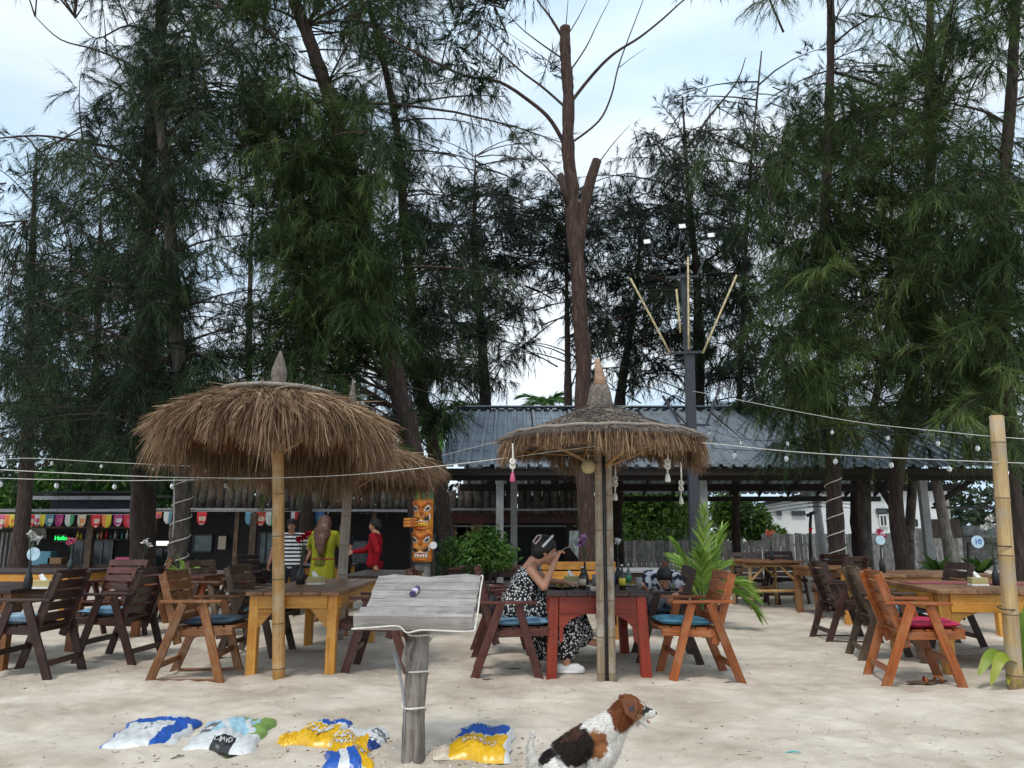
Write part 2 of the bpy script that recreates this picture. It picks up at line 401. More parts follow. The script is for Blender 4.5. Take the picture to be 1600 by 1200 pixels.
def trineedles(Pb, D, L, W, val):
    N = len(Pb); D = nrm(D); S = nrm(np.cross(D, nrm(rng.normal(size=(N, 3)))))*W[:, None]*0.5
    V = np.stack([Pb-S, Pb+S, Pb+D*L[:, None]], axis=1)
    return V.reshape(-1, 3), None, (np.arange(N)*3)[:, None]+np.array([[0, 1, 2]]), np.stack([val*0.55, val*0.55, val], 1).ravel()  # base value below the tip: shade inside the tufts painted into the needles
def merge(parts):
    V = []; Q = []; T = []; A = []; o = 0
    for (v, q, t, a) in parts:
        V.append(v); A.append(a)
        if q is not None: Q.append(q+o)
        if t is not None: T.append(t+o)
        o += len(v)
    return np.concatenate(V), (np.concatenate(Q) if Q else None), (np.concatenate(T) if T else None), np.concatenate(A)
# ------------------------------------------------------------------ GROUND
_vn = {}
def vnoise(x, y, s, seed):
    if seed not in _vn: _vn[seed] = np.random.default_rng(seed).normal(size=(256, 256))
    g = _vn[seed]
    u = x/s; v = y/s; i = np.floor(u).astype(int); j = np.floor(v).astype(int); a = u-i; b = v-j
    a = a*a*(3-2*a); b = b*b*(3-2*b)
    A = g[i % 256, j % 256]; B = g[(i+1) % 256, j % 256]; C = g[i % 256, (j+1) % 256]; D = g[(i+1) % 256, (j+1) % 256]
    return (A*(1-a)+B*a)*(1-b)+(C*(1-a)+D*a)*b
def sandz(x, y):
    x = np.asarray(x, float); y = np.asarray(y, float)
    n = 0.010*vnoise(x, y, 0.75, 1)+0.0072*vnoise(x, y, 0.26, 2)+0.0058*vnoise(x+.3*y, y, 0.125, 3)+0.0040*vnoise(x, y, 0.060, 5)
    d = vnoise(x+5, y, 0.17, 4); n = n-0.020*np.clip(d-0.65, 0, 1.1)                # foot dimples
    d = vnoise(x*0.5+9, y, 0.11, 6); n = n-0.010*np.clip(d-0.8, 0, 1.0)
    return n*np.clip(1.15-y*0.03, 0.3, 1)
m, n, l, b = mat_new('sand')
t = n.new('ShaderNodeTexCoord')
a1 = n.new('ShaderNodeTexNoise'); a1.inputs['Scale'].default_value = 1.3; a1.inputs['Detail'].default_value = 8; a1.inputs['Roughness'].default_value = 0.65
a2 = n.new('ShaderNodeTexNoise'); a2.inputs['Scale'].default_value = 90; a2.inputs['Detail'].default_value = 6; a2.inputs['Roughness'].default_value = 0.8
a3 = n.new('ShaderNodeTexVoronoi'); a3.inputs['Scale'].default_value = 9; a3.inputs['Randomness'].default_value = 1
for q in (a1, a2, a3): l.new(t.outputs['Object'], q.inputs['Vector'])
r1 = n.new('ShaderNodeValToRGB'); e = r1.color_ramp.elements
e[0].position = 0.32; e[0].color = (0.43, 0.36, 0.28, 1); e[1].position = 0.66; e[1].color = (0.74, 0.665, 0.56, 1)
l.new(a1.outputs['Fac'], r1.inputs['Fac'])
r2 = n.new('ShaderNodeValToRGB'); e = r2.color_ramp.elements
e[0].position = 0.30; e[0].color = (0.62, 0.58, 0.54, 1); e[1].position = 0.55; e[1].color = (1, 1, 1, 1)
l.new(a2.outputs['Fac'], r2.inputs['Fac'])
mx = n.new('ShaderNodeMixRGB'); mx.blend_type = 'MULTIPLY'; mx.inputs['Fac'].default_value = 0.55
l.new(r1.outputs['Color'], mx.inputs['Color1']); l.new(r2.outputs['Color'], mx.inputs['Color2'])
# scattered shell bits and dark crumbs
r3 = n.new('ShaderNodeValToRGB'); e = r3.color_ramp.elements; e[0].position = 0.035; e[0].color = (1, 1, 1, 1); e[1].position = 0.05; e[1].color = (0, 0, 0, 1)
l.new(a3.outputs['Distance'], r3.inputs['Fac'])
mx2 = n.new('ShaderNodeMixRGB'); l.new(r3.outputs['Color'], mx2.inputs['Fac']); l.new(mx.outputs['Color'], mx2.inputs['Color1'])
r4 = n.new('ShaderNodeValToRGB'); e = r4.color_ramp.elements; e[0].position = 0.45; e[0].color = (0.16, 0.12, 0.09, 1); e[1].position = 0.55; e[1].color = (0.72, 0.68, 0.62, 1)
sx = n.new('ShaderNodeSeparateColor'); l.new(a3.outputs['Color'], sx.inputs[0]); l.new(sx.outputs[0], r4.inputs['Fac']); l.new(r4.outputs['Color'], mx2.inputs['Color2'])
l.new(mx2.outputs['Color'], b.inputs['Base Color']); b.inputs['Roughness'].default_value = 0.95; b.inputs['Specular IOR Level'].default_value = 0.15
bp = n.new('ShaderNodeBump'); bp.inputs['Strength'].default_value = 0.55; bp.inputs['Distance'].default_value = 0.012; l.new(a2.outputs['Fac'], bp.inputs['Height']); l.new(bp.outputs['Normal'], b.inputs['Normal'])
M['sand'] = m
xs = np.concatenate([-np.geomspace(600, 7.2, 30), np.arange(-7.0, 7.0, 0.034), np.geomspace(7.2, 600, 30)])
ys = np.concatenate([-np.geomspace(60, 1.6, 8)+3.0, np.arange(1.6, 9.2, 0.028), np.arange(9.2, 22, 0.12), np.geomspace(22.3, 900, 26)])
Xg, Yg = np.meshgrid(xs, ys); Zg = sandz(Xg, Yg); far = np.clip((Yg-24)/10, 0, 1); Zg = Zg*(1-far)
nx, ny = len(xs), len(ys); ii = (np.arange(ny-1)[:, None]*nx+np.arange(nx-1)[None, :]).ravel()
gr = npmesh('ground', np.stack([Xg, Yg, Zg], -1), np.stack([ii, ii+1, ii+nx+1, ii+nx], 1), None, M['sand'], None)
gr['kind'] = 'structure'

# ------------------------------------------------------------------ TREES
def world_x(px, d): return P(px, 600, d).x
class Tree: pass
TREES = []
def make_tree(label, d, way, r_base, r_top, bark, needle, lo, hi, base=None, zrange=None, group='casuarina trees behind the beach tables', seg=12):
    """way: trunk passing through photo pixels from top to bottom; the foot goes down to the sand"""
    T = Tree(); T.d = d; T.lo = lo; T.hi = hi; T.needle = needle
    pts = [P(x, y, d) for x, y in way]
    foot = base or Vector((pts[-1].x+(pts[-1].x-pts[-2].x)*0.1, d, 0)); foot = Vector((foot.x, foot.y, -0.15))
    pts = [p for p in pts if p.z > 0.1]+[foot]; pts = pts[::-1]
    T.path = catmull(pts, 9); T.root = thing('casuarina_tree', label, 'tree', (foot.x, foot.y, 0), group)
    n_ = len(T.path); rad = [r_base*(1.25 if i < 2 else 1)*(1-i/(n_-1))+r_top*(i/(n_-1)) for i in range(n_)]
    T.rad = rad
    T.trunk = tube('trunk', T.root, T.path, [r*(1+0.05*math.sin(i*0.9+d)+random.uniform(-.03, .03)) for i, r in enumerate(rad)], M[bark], seg+4, 0.085, flute=0.06)
    T.zmax = T.path[-1].z; T.boughs = []; TREES.append(T); T.bark = bark
    T.way = way
    return T
def tx_at(T, z):
    pth = T.path
    for i in range(len(pth)-1):
        if pth[i].z <= z <= pth[i+1].z:
            t = (z-pth[i].z)/max(pth[i+1].z-pth[i].z, 1e-6); return pth[i].lerp(pth[i+1], t)
    return pth[-1].copy() if z > pth[-1].z else pth[0].copy()

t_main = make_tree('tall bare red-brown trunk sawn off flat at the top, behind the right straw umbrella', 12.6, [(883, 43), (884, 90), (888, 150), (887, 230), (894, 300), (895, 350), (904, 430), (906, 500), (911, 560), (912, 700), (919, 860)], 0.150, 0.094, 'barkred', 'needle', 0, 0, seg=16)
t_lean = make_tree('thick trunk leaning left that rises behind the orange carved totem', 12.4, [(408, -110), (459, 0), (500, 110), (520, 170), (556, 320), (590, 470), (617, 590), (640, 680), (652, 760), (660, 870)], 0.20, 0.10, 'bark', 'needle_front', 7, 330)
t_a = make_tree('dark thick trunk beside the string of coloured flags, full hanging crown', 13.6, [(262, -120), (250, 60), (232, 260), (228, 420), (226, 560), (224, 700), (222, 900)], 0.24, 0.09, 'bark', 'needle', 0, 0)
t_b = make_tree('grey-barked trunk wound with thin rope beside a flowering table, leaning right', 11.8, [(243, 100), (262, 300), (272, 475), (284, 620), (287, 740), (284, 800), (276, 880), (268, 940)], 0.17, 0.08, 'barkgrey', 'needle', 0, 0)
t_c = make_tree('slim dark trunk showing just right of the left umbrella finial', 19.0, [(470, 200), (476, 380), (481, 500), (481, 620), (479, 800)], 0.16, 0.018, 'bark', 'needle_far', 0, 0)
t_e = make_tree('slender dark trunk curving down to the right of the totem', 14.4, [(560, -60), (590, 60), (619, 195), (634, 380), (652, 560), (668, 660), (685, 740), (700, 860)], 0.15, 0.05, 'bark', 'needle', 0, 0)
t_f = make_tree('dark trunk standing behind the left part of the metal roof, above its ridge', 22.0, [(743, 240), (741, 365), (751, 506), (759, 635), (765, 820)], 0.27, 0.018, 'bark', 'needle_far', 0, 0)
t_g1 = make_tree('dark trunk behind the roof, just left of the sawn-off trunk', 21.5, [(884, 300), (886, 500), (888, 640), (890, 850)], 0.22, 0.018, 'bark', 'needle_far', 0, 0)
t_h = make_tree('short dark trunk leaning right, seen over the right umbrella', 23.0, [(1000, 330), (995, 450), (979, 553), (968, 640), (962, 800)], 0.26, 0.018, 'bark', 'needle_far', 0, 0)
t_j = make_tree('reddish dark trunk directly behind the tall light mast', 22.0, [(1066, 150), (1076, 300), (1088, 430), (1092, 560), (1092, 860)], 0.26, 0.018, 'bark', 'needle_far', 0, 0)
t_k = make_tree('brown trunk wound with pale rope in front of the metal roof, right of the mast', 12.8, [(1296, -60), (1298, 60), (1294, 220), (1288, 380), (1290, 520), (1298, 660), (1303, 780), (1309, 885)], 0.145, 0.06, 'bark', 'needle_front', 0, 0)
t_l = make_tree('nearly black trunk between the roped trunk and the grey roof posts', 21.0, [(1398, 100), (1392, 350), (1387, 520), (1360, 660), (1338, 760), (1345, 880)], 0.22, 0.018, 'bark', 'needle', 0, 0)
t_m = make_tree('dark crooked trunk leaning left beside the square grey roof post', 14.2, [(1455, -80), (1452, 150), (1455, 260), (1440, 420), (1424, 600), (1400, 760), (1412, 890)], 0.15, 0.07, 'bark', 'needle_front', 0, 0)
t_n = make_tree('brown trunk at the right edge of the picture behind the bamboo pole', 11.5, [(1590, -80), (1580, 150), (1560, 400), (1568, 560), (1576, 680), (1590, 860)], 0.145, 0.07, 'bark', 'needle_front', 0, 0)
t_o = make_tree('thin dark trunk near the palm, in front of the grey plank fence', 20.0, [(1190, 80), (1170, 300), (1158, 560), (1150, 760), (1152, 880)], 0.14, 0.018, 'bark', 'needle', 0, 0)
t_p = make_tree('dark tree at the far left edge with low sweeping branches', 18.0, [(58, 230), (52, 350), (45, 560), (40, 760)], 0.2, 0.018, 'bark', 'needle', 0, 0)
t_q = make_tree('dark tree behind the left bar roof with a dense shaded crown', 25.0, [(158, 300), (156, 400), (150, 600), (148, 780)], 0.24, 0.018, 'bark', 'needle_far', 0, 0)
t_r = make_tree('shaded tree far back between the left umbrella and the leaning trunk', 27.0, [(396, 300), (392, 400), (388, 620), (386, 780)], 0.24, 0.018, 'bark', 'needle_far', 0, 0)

def extra_trunk(T, pts, radii, bark=None):
    T.limbpts = getattr(T, 'limbpts', [])+[(p, r) for p, r in zip(pts, radii)]
    return tube('limb', T.root, pts, radii, M[bark or T.bark], 8, 0.04)
# the main trunk: stub, short side knot and the long bare limbs
d0 = 12.6
extra_trunk(t_main, [P(901, 420, d0), P(906, 370, d0), P(912, 325, d0-.03), P(923, 280, d0-.06), P(933, 250, d0-.08)], [0.09, 0.098, 0.10, 0.094, 0.085], 'barkred')
extra_trunk(t_main, [P(893, 330, d0), P(883, 300, d0-.1), P(875, 272, d0-.15)], [0.08, 0.07, 0.06], 'bark')
BARE = [([(888, 238), (862, 190), (830, 160), (780, 128), (725, 118), (655, 85), (600, 55), (545, 18), (500, -20)], 0.040, -0.8),
        ([(888, 172), (850, 138), (815, 112), (778, 78), (742, 45), (720, 15)], 0.026, 0.5),
        ([(884, 95), (845, 68), (812, 42), (788, 14)], 0.018, -0.6), ([(885, 115), (835, 80), (790, 48)], 0.012, 0.9),
        ([(883, 66), (862, 30), (840, 0), (828, -30)], 0.030, 0.2), ([(884, 44), (886, 20), (889, -20)], 0.012, 0.1),
        ([(884, 60), (905, 25), (922, -10)], 0.014, -0.2), ([(886, 118), (915, 75), (932, 40), (955, -5)], 0.018, 0.4),
        ([(888, 165), (925, 118), (958, 85), (1000, 58), (1035, 30), (1075, -5), (1120, -30)], 0.034, -0.7),
        ([(889, 226), (935, 190), (955, 150), (966, 105), (982, 60), (1003, 5), (1012, -20)], 0.022, 0.5),
        ([(968, 105), (990, 88), (1010, 75)], 0.009, 0.5), ([(930, 262), (960, 222), (985, 195)], 0.012, -0.3),
        ([(875, 285), (850, 258), (815, 225), (790, 190), (778, 170)], 0.016, 0.4), ([(725, 118), (690, 130), (640, 128), (600, 118)], 0.014, -0.7)]
for pl, r0, dz in BARE:
    k = len(pl); pts = catmull([P(x, y, d0+dz*i/(k-1)) for i, (x, y) in enumerate(pl)], 4)
    extra_trunk(t_main, pts, [r0*(1-0.75*i/(len(pts)-1)) for i in range(len(pts))])
# visible limbs of other trees
for T, pl, r0, dz in [(t_a, [(232, 300), (215, 265), (185, 235), (130, 222), (60, 212), (-20, 218)], 0.05, -0.9),
                      (t_a, [(238, 290), (205, 290), (165, 300), (110, 330), (40, 345)], 0.035, 0.6),
                      (t_lean, [(525, 160), (460, 158), (400, 152), (330, 142), (290, 138)], 0.05, 0.5),
                      (t_lean, [(478, 40), (440, 18), (395, 10), (350, 18)], 0.03, -0.5), (t_lean, [(512, 130), (475, 120), (440, 95), (430, 60)], 0.03, 0.5),
                      (t_a, [(250, 150), (215, 108), (150, 78), (95, 62), (55, 26)], 0.03, -0.6), (t_a, [(250, 60), (200, 40), (150, 60), (118, 28)], 0.025, 0.4),
                      (t_m, [(1440, 90), (1465, 50), (1485, 15), (1500, -20)], 0.045, -0.4), (t_m, [(1470, 40), (1500, 35), (1540, 22)], 0.025, 0.3),
                      (t_k, [(1295, 110), (1299, 40), (1300, -20)], 0.02, 0.1), (t_m, [(1455, 165), (1480, 120), (1510, 75), (1560, 40)], 0.03, -0.6),
                      (t_m, [(1452, 230), (1420, 175), (1385, 178), (1350, 205), (1310, 200)], 0.04, 0.5), (t_k, [(1292, 300), (1240, 255), (1190, 262), (1140, 250)], 0.035, -0.5),
                      (t_j, [(1075, 230), (1110, 180), (1150, 130), (1165, 90)], 0.05, 0.5), (t_j, [(1085, 420), (1130, 390), (1170, 360), (1215, 325)], 0.05, -0.5),
                      (t_n, [(1582, 200), (1540, 175), (1480, 160), (1460, 150)], 0.03, 0.4), (t_e, [(625, 260), (605, 240), (580, 200), (575, 160)], 0.02, 0.3)]:
    k = len(pl); pts = catmull([P(x, y, T.d+dz*i/(k-1)) for i, (x, y) in enumerate(pl)], 4)
    extra_trunk(T, pts, [r0*(1-0.75*i/(len(pts)-1)) for i in range(len(pts))])

# how leafy each part of the wall of trees is (height rows from the top down, 50 px steps)
LEAFY = """
43545555665544332322345435555556
23445666665655343211134333455556
00003666623566541110002010233445
02237766602555440211101112345664
00126667533555442120122334566541
12356667987553221101443457777642
34455566899764034213554667777654
35556666899764246435666667777766
46546755898876778668887777777777
24547644898877878778887777677777
56768832889977887678876778767887
67776940898977886378876787788788
87766866887678865178777787758788
98678876765378752056556687646787
98878866653256532123335888546888
88777777554553100000000244532345
32233333443300000000000000100002
""".strip().split('\n')
TREE_PICK = [(t_a, 235, 210), (t_b, 262, 170), (t_lean, 530, 170), (t_lean, 470, 120), (t_e, 625, 110), (t_p, 50, 170), (t_f, 745, 130), (t_g1, 885, 100), (t_h, 990, 110), (t_j, 1085, 130),
             (t_k, 1290, 150), (t_l, 1390, 120), (t_m, 1450, 140), (t_n, 1570, 120), (t_o, 1170, 110), (t_q, 150, 190), (t_r, 395, 120), (t_c, 478, 80)]
FRONT = {t_a, t_b, t_lean, t_k, t_m, t_n, t_e}
random.seed(21)
for ri, row in enumerate(LEAFY):
    for ci, ch in enumerate(row):
        den = int(ch); y0 = -100+ri*50; x0 = ci*50
        cnt = (0, 0.15, 0.5, 1.3, 3.0, 4.9, 6.8, 8.4, 9.8, 11.0)[den]*(1.0 if y0 > 180 else 0.85)
        nb = int(cnt)+(1 if random.random() < cnt % 1 else 0)
        for _ in range(nb):
            px = x0+random.uniform(0, 50); py = y0+random.uniform(0, 50)
            ws = []
            for T, cx, wd in TREE_PICK:
                w_ = math.exp(-((px-cx)/wd)**2)
                if P(px, py, T.d).z > T.zmax+0.9: w_ *= 0.02
                if T in (t_q, t_r, t_c): w_ *= 1.4 if py > 380 else (0.5 if py > 200 else 0.05)
                if T in (t_f, t_g1, t_h, t_j): w_ *= 1.0 if py > 200 else 0.25
                if T is t_lean and 170 < py < 620 and 380 < px < 600: w_ *= 6
                if T in (t_k, t_m, t_n) and py < 640: w_ *= 1.6
                if 640 < px < 1180 and T in (t_k, t_b): w_ *= 0.05
                if 640 < px < 860 and T is t_lean: w_ *= 0.1
                if py > 640 and T in (t_l, t_o, t_f, t_g1, t_h, t_j): w_ = 0
                if py > 640 and px > 1150 and T in (t_k, t_m, t_n): w_ *= 4
                ws.append(w_)
            if sum(ws) < 0.02: ws = [1 if T is t_main else 0 for T, _, _ in TREE_PICK]
            if sum(ws) <= 0: continue
            T = random.choices(TREE_PICK, ws)[0][0]
            if y0 < 120 and 690 < px < 1130: T = t_main
            spread = 1.5 if T in FRONT else 2.4
            dd = T.d+random.uniform(-spread, spread*0.8)
            T.boughs.append((P(px, py, dd), 2.1 if den >= 5 else 4.5))
            if T not in FRONT and T is not t_main and den >= 6 and random.random() < .6: T.boughs.append((P(px+random.uniform(-25, 25), py+random.uniform(-25, 25), T.d+random.uniform(-1, 2.5)), 2.1))
    # sides beyond the frame, so that the wood goes on
    for side in (-1, 1):
        for k in range(3):
            px = -random.uniform(10, 200) if side < 0 else 1600+random.uniform(10, 200)
            if side < 0 and ri < 5: continue
            T = random.choice([t_a, t_p]) if side < 0 else random.choice([t_n, t_n, t_m]); T.boughs.append((P(px, -100+ri*50+random.uniform(0, 50), T.d+random.uniform(-1.5, 1.5)), 1.6))
# crowns go on above the frame
for T in (t_a, t_lean, t_k, t_m, t_n, t_e):
    top = T.path[-1]
    for k in range(16):
        T.boughs.append((top+Vector((random.gauss(0, 1.2), random.gauss(0, 1.1), random.uniform(-0.3, 1.8))), 4.0))

def grow(T):
    if not T.boughs: return
    LV = []; LF = []; TB = []; TD = []; TL = []; TV = []
    for (tg, s) in T.boughs:
        hd = math.hypot(tg.x-T.path[0].x, tg.y-T.path[0].y)
        att = tx_at(T, max(2.6, min(tg.z-random.uniform(-0.15, 0.55)*hd+0.2, T.zmax-0.1)))
        best = min(getattr(T, 'limbpts', []), key=lambda q: (q[0]-tg).length, default=None)
        if best and (best[0]-tg).length < (att-tg).length: att = best[0].copy()
        L = (tg-att).length
        if T is t_main and L > 1.3: continue
        if tg.z > T.zmax+1.2 and L > 1.6 and T is not t_main: continue
        if L > s and T is not t_main:
            att = tg+(att-tg)*(s/L)          # springs from a fork that other boughs share
            L = s
        mid = att.lerp(tg, 0.5)+Vector((random.uniform(-.2, .2), random.uniform(-.2, .2), 0.10*L+random.uniform(0, .25)))
        pts = [(1-t)**2*att+2*t*(1-t)*mid+t*t*tg for t in (0, .25, .5, .75, 1)]
        r0 = min(0.035, 0.010+0.007*L)
        v, f = tubegeo(pts, [r0, r0*.8, r0*.6, r0*.42, r0*.2], 4, 0, False)
        o = len(LV); LV += v; LF += [[i+o for i in q] for q in f]
        ax = (tg-mid).normalized(); upish = random.random() < (0.42 if tg.z > 8 else 0.16)
        bv = random.gauss(0.49, 0.20) if T in FRONT else random.gauss(0.38, 0.17)  # front boughs get paler values, their highlights are painted in
        nt = random.randint(11, 16)
        for k in range(nt):
            t = random.uniform(0.55, 1.0) if L > 1 else random.uniform(0.3, 1)
            bp_ = (1-t)**2*att+2*t*(1-t)*mid+t*t*tg
            rd = Vector((random.gauss(0, 1), random.gauss(0, 1), random.gauss(0, 0.5))).normalized()
            if upish: dr = ax*0.5+rd*0.75+Vector((0, 0, random.uniform(-0.1, 0.7)))
            else: dr = ax*0.35+rd*0.8+Vector((0, 0, random.uniform(-1.0, 0.15)))
            TB.append(bp_+rd*random.uniform(0, 0.12)); TD.append(dr.normalized()); TL.append(random.uniform(0.22, 0.62)*(0.8 if upish else 1)); TV.append((bv+random.gauss(0, 0.10), -0.02 if upish else random.uniform(0.4, 1.2)))
    TB = np.array(TB); TD = np.array(TD); TL = np.array(TL); TV = np.array(TV)
    N = len(TB); parts = []
    tw = ribbons(TB, TD, TL, 0.009, TV[:, 1]*0.5, np.full(N, 0.12)); parts.append(tw)
    K = 32 if T in FRONT else 22
    s = rng.uniform(0.05, 1.0, size=(N, K)); g = (TV[:, 1]*0.5*TL)[:, None]
    base = TB[:, None, :]+TD[:, None, :]*(TL[:, None]*s)[..., None]; base[..., 2] -= g*s*s
    tang = TD[:, None, :]+np.array([0, 0, -1.0])*(2*(TV[:, 1]*0.5)[:, None]*s)[..., None]
    dr = (0.05+TV[:, 1][:, None]*0.36)
    D = nrm(nrm(tang)*0.9+rng.normal(size=(N, K, 3))*0.36+np.array([0, 0, -1.0])*dr[..., None])
    L = rng.uniform(0.12, 0.34, size=(N, K)); W = rng.uniform(0.0065, 0.0105, size=(N, K))*(1.0 if T in FRONT else 1.6)
    val = np.clip(TV[:, 0][:, None]+rng.normal(size=(N, K))*0.17, 0, 1)
    parts.append(trineedles(base.reshape(-1, 3), D.reshape(-1, 3), L.ravel(), W.ravel(), val.ravel()))
    V, Q, Tt, A = merge(parts)
    npmesh('crown', V, Q, Tt, M[T.needle], T.root, A)
    bo_ = mesh('branches', LV, LF, M['bark'], T.root, True); bo_['kind'] = 'stuff'
    return N*K
tot = sum(grow(T) or 0 for T in TREES); print('needles', tot, flush=True)

# rope wound round two trunks
for T, y0, y1, turns in ((t_b, 748, 900, 5), (t_k, 745, 880, 5)):
    rp = thing('rope', 'thin pale rope wound round the %s trunk' % ('grey-barked' if T is t_b else 'brown'), 'rope', (T.path[0].x, T.d, 0))
    z0 = P(800, y1, T.d).z; z1 = P(800, y0, T.d).z; pts = []
    for k in range(turns*12+1):
        z = z0+(z1-z0)*k/(turns*12); c = tx_at(T, z); i = min(range(len(T.path)), key=lambda i: abs(T.path[i].z-z)); r = T.rad[i]+0.014
        an = 2*math.pi*k/12; pts.append(c+Vector((math.cos(an)*r, math.sin(an)*r, 0)))
    tube('cord', rp, pts, 0.009, M['rope'], 5)
c = [P(272, 745, 11.6), P(272, 800, 11.6), P(270, 840, 11.6)]
rp = thing('hanging_cable', 'straight pale cable running down the left side of the roped grey trunk', 'cable', c[-1]); tube('cord', rp, c, 0.008, M['cable'], 5)

# ------------------------------------------------------------------ LEAFY MASSES
def leafmass(name, parent, blobs, n, mat, L=(0.08, 0.16), W=0.05, shell=0.55):
    PP = []; DD = []; VV = []
    for (c, r) in blobs:
        k = int(n*r[0]*r[2]/sum(b[1][0]*b[1][2] for b in blobs))
        u = nrm(rng.normal(size=(k, 3))); rad = rng.uniform(shell, 1.05, size=(k, 1)); off = u*rad*np.array(r)
        off += rng.normal(size=(k, 3))*0.06
        PP.append(off+np.array(c)); DD.append(u*0.6+rng.normal(size=(k, 3))*0.7+np.array([0, 0, 0.15])); bv = rng.normal(0.45, 0.1)
        VV.append(np.clip(bv+rng.normal(size=k)*0.17+vnoise(off[:, 0]+c[0], off[:, 2]+c[2], 0.22, 9)*0.12, 0, 1))
    PP = np.concatenate(PP); DD = np.concatenate(DD); VV = np.concatenate(VV); N = len(PP)
    V, Q, T, A = ribbons(PP, DD, rng.uniform(L[0], L[1], N), W*rng.uniform(.7, 1.2, N), rng.uniform(0.1, 0.5, N), VV)
    return npmesh(name, V, Q, T, mat, parent, A)
def bush(label, blobs, n, mat, L=(0.08, 0.16), W=0.05, name='bush', cat='bush', group=None):
    c = Vector(blobs[0][0]); t = thing(name, label, cat, (c.x, c.y, 0), group)
    for k in range(4):
        q = Vector(random.choice(blobs)[0]); tube('stem', t, [(c.x+random.uniform(-.1, .1), c.y, 0), (c.x*.5+q.x*.5, q.y, q.z*.6), q], [.02, .015, .008], M['bark'], 5)
    leafmass('foliage', t, blobs, n, mat, L, W); return t
def bl(px, py, d, rx, rz, ry=None): return (tuple(P(px, py, d)), (rx, ry or rx*0.8, rz))
bush('bright green shrub behind the grey plank fence, under the metal roof', [bl(1000, 800, 30.5, 1.0, 1.0), bl(1045, 790, 30.5, 1.1, 1.2), bl(975, 775, 31, 1.0, 1.0), bl(1020, 765, 31, 1.3, 0.9), bl(1010, 840, 30, 1.4, .7)], 9000, M['leafbright'], (0.14, 0.28), 0.09)
bush('green shrub with yellow tips over the fence left of the white building', [bl(1170, 812, 31, .8, .7), bl(1200, 838, 31, .8, .35), bl(1140, 800, 31.5, .7, .8)], 4500, M['leafbright'], (0.14, 0.28), 0.09)
bush('leafy green tree canopy above the left bar roof', [bl(60, 772, 23.5, 1.4, .55), bl(120, 764, 23.5, 1.3, .5), bl(190, 760, 23.5, 1.2, .55), bl(20, 778, 23.8, 1.0, .5), bl(250, 758, 23.5, 1.0, .5), bl(150, 745, 24, 1.5, .6)], 11000, M['leaf'], (0.14, 0.28), 0.09)
# the far wood that closes the view
fw = []
random.seed(5)
for k in range(46):
    px = -500+k*60+random.uniform(-20, 20)
    if 1180 < px < 1420: continue
    hgt = random.uniform(690, 760) if px < 690 else random.uniform(735, 765) if px > 1420 else random.uniform(765, 800)
    dd = random.uniform(38, 46); c = P(px, hgt, dd); fw.append(((c.x, dd, c.z*0.6), (random.uniform(1.6, 2.6), 2.0, max(1.0, c.z*0.75))))
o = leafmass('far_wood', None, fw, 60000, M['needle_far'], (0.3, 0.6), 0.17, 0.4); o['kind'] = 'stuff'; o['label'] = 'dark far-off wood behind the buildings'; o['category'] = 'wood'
del o['category']
# ------------------------------------------------------------------ PAVILION with the corrugated metal roof
roofm, n, l, b = mat_new('roof_metal')
t = n.new('ShaderNodeTexCoord'); mpn = n.new('ShaderNodeMapping'); mpn.inputs['Scale'].default_value = (7, 0.3, 1); l.new(t.outputs['Object'], mpn.inputs['Vector'])
x = n.new('ShaderNodeTexNoise'); x.inputs['Scale'].default_value = 2.2; x.inputs['Detail'].default_value = 8; x.inputs['Roughness'].default_value = 0.7; l.new(mpn.outputs[0], x.inputs['Vector'])
r = n.new('ShaderNodeValToRGB'); e = r.color_ramp.elements; e[0].position = 0.3; e[0].color = (0.13, 0.165, 0.20, 1); e[1].position = 0.70; e[1].color = (0.36, 0.42, 0.47, 1)
l.new(x.outputs['Fac'], r.inputs['Fac'])
rz = n.new('ShaderNodeTexNoise'); rz.inputs['Scale'].default_value = 1.1; rz.inputs['Detail'].default_value = 10; rz.inputs['Roughness'].default_value = 0.75; oi = n.new('ShaderNodeObjectInfo'); av = n.new('ShaderNodeVectorMath'); av.operation = 'ADD'
l.new(t.outputs['Object'], av.inputs[0]); l.new(oi.outputs['Location'], av.inputs[1]); l.new(av.outputs[0], rz.inputs['Vector'])
rr_ = n.new('ShaderNodeValToRGB'); rr_.color_ramp.elements[0].position = 0.54; rr_.color_ramp.elements[0].color = (0, 0, 0, 1); rr_.color_ramp.elements[1].position = 0.74; rr_.color_ramp.elements[1].color = (0.75,)*3+(1,); l.new(rz.outputs['Fac'], rr_.inputs['Fac'])
rm = n.new('ShaderNodeMixRGB'); rm.inputs['Color2'].default_value = (0.11, 0.085, 0.065, 1); l.new(rr_.outputs['Color'], rm.inputs['Fac']); l.new(r.outputs['Color'], rm.inputs['Color1'])
l.new(rm.outputs['Color'], b.inputs['Base Color']); b.inputs['Roughness'].default_value = 0.38; b.inputs['Metallic'].default_value = 0.1
M['roof'] = roofm
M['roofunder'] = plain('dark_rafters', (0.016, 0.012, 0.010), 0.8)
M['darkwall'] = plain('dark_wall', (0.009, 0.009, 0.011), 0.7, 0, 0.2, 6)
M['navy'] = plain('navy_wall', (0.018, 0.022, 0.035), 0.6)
M['fascia'] = plain('grey_fascia', (0.34, 0.35, 0.37), 0.6)

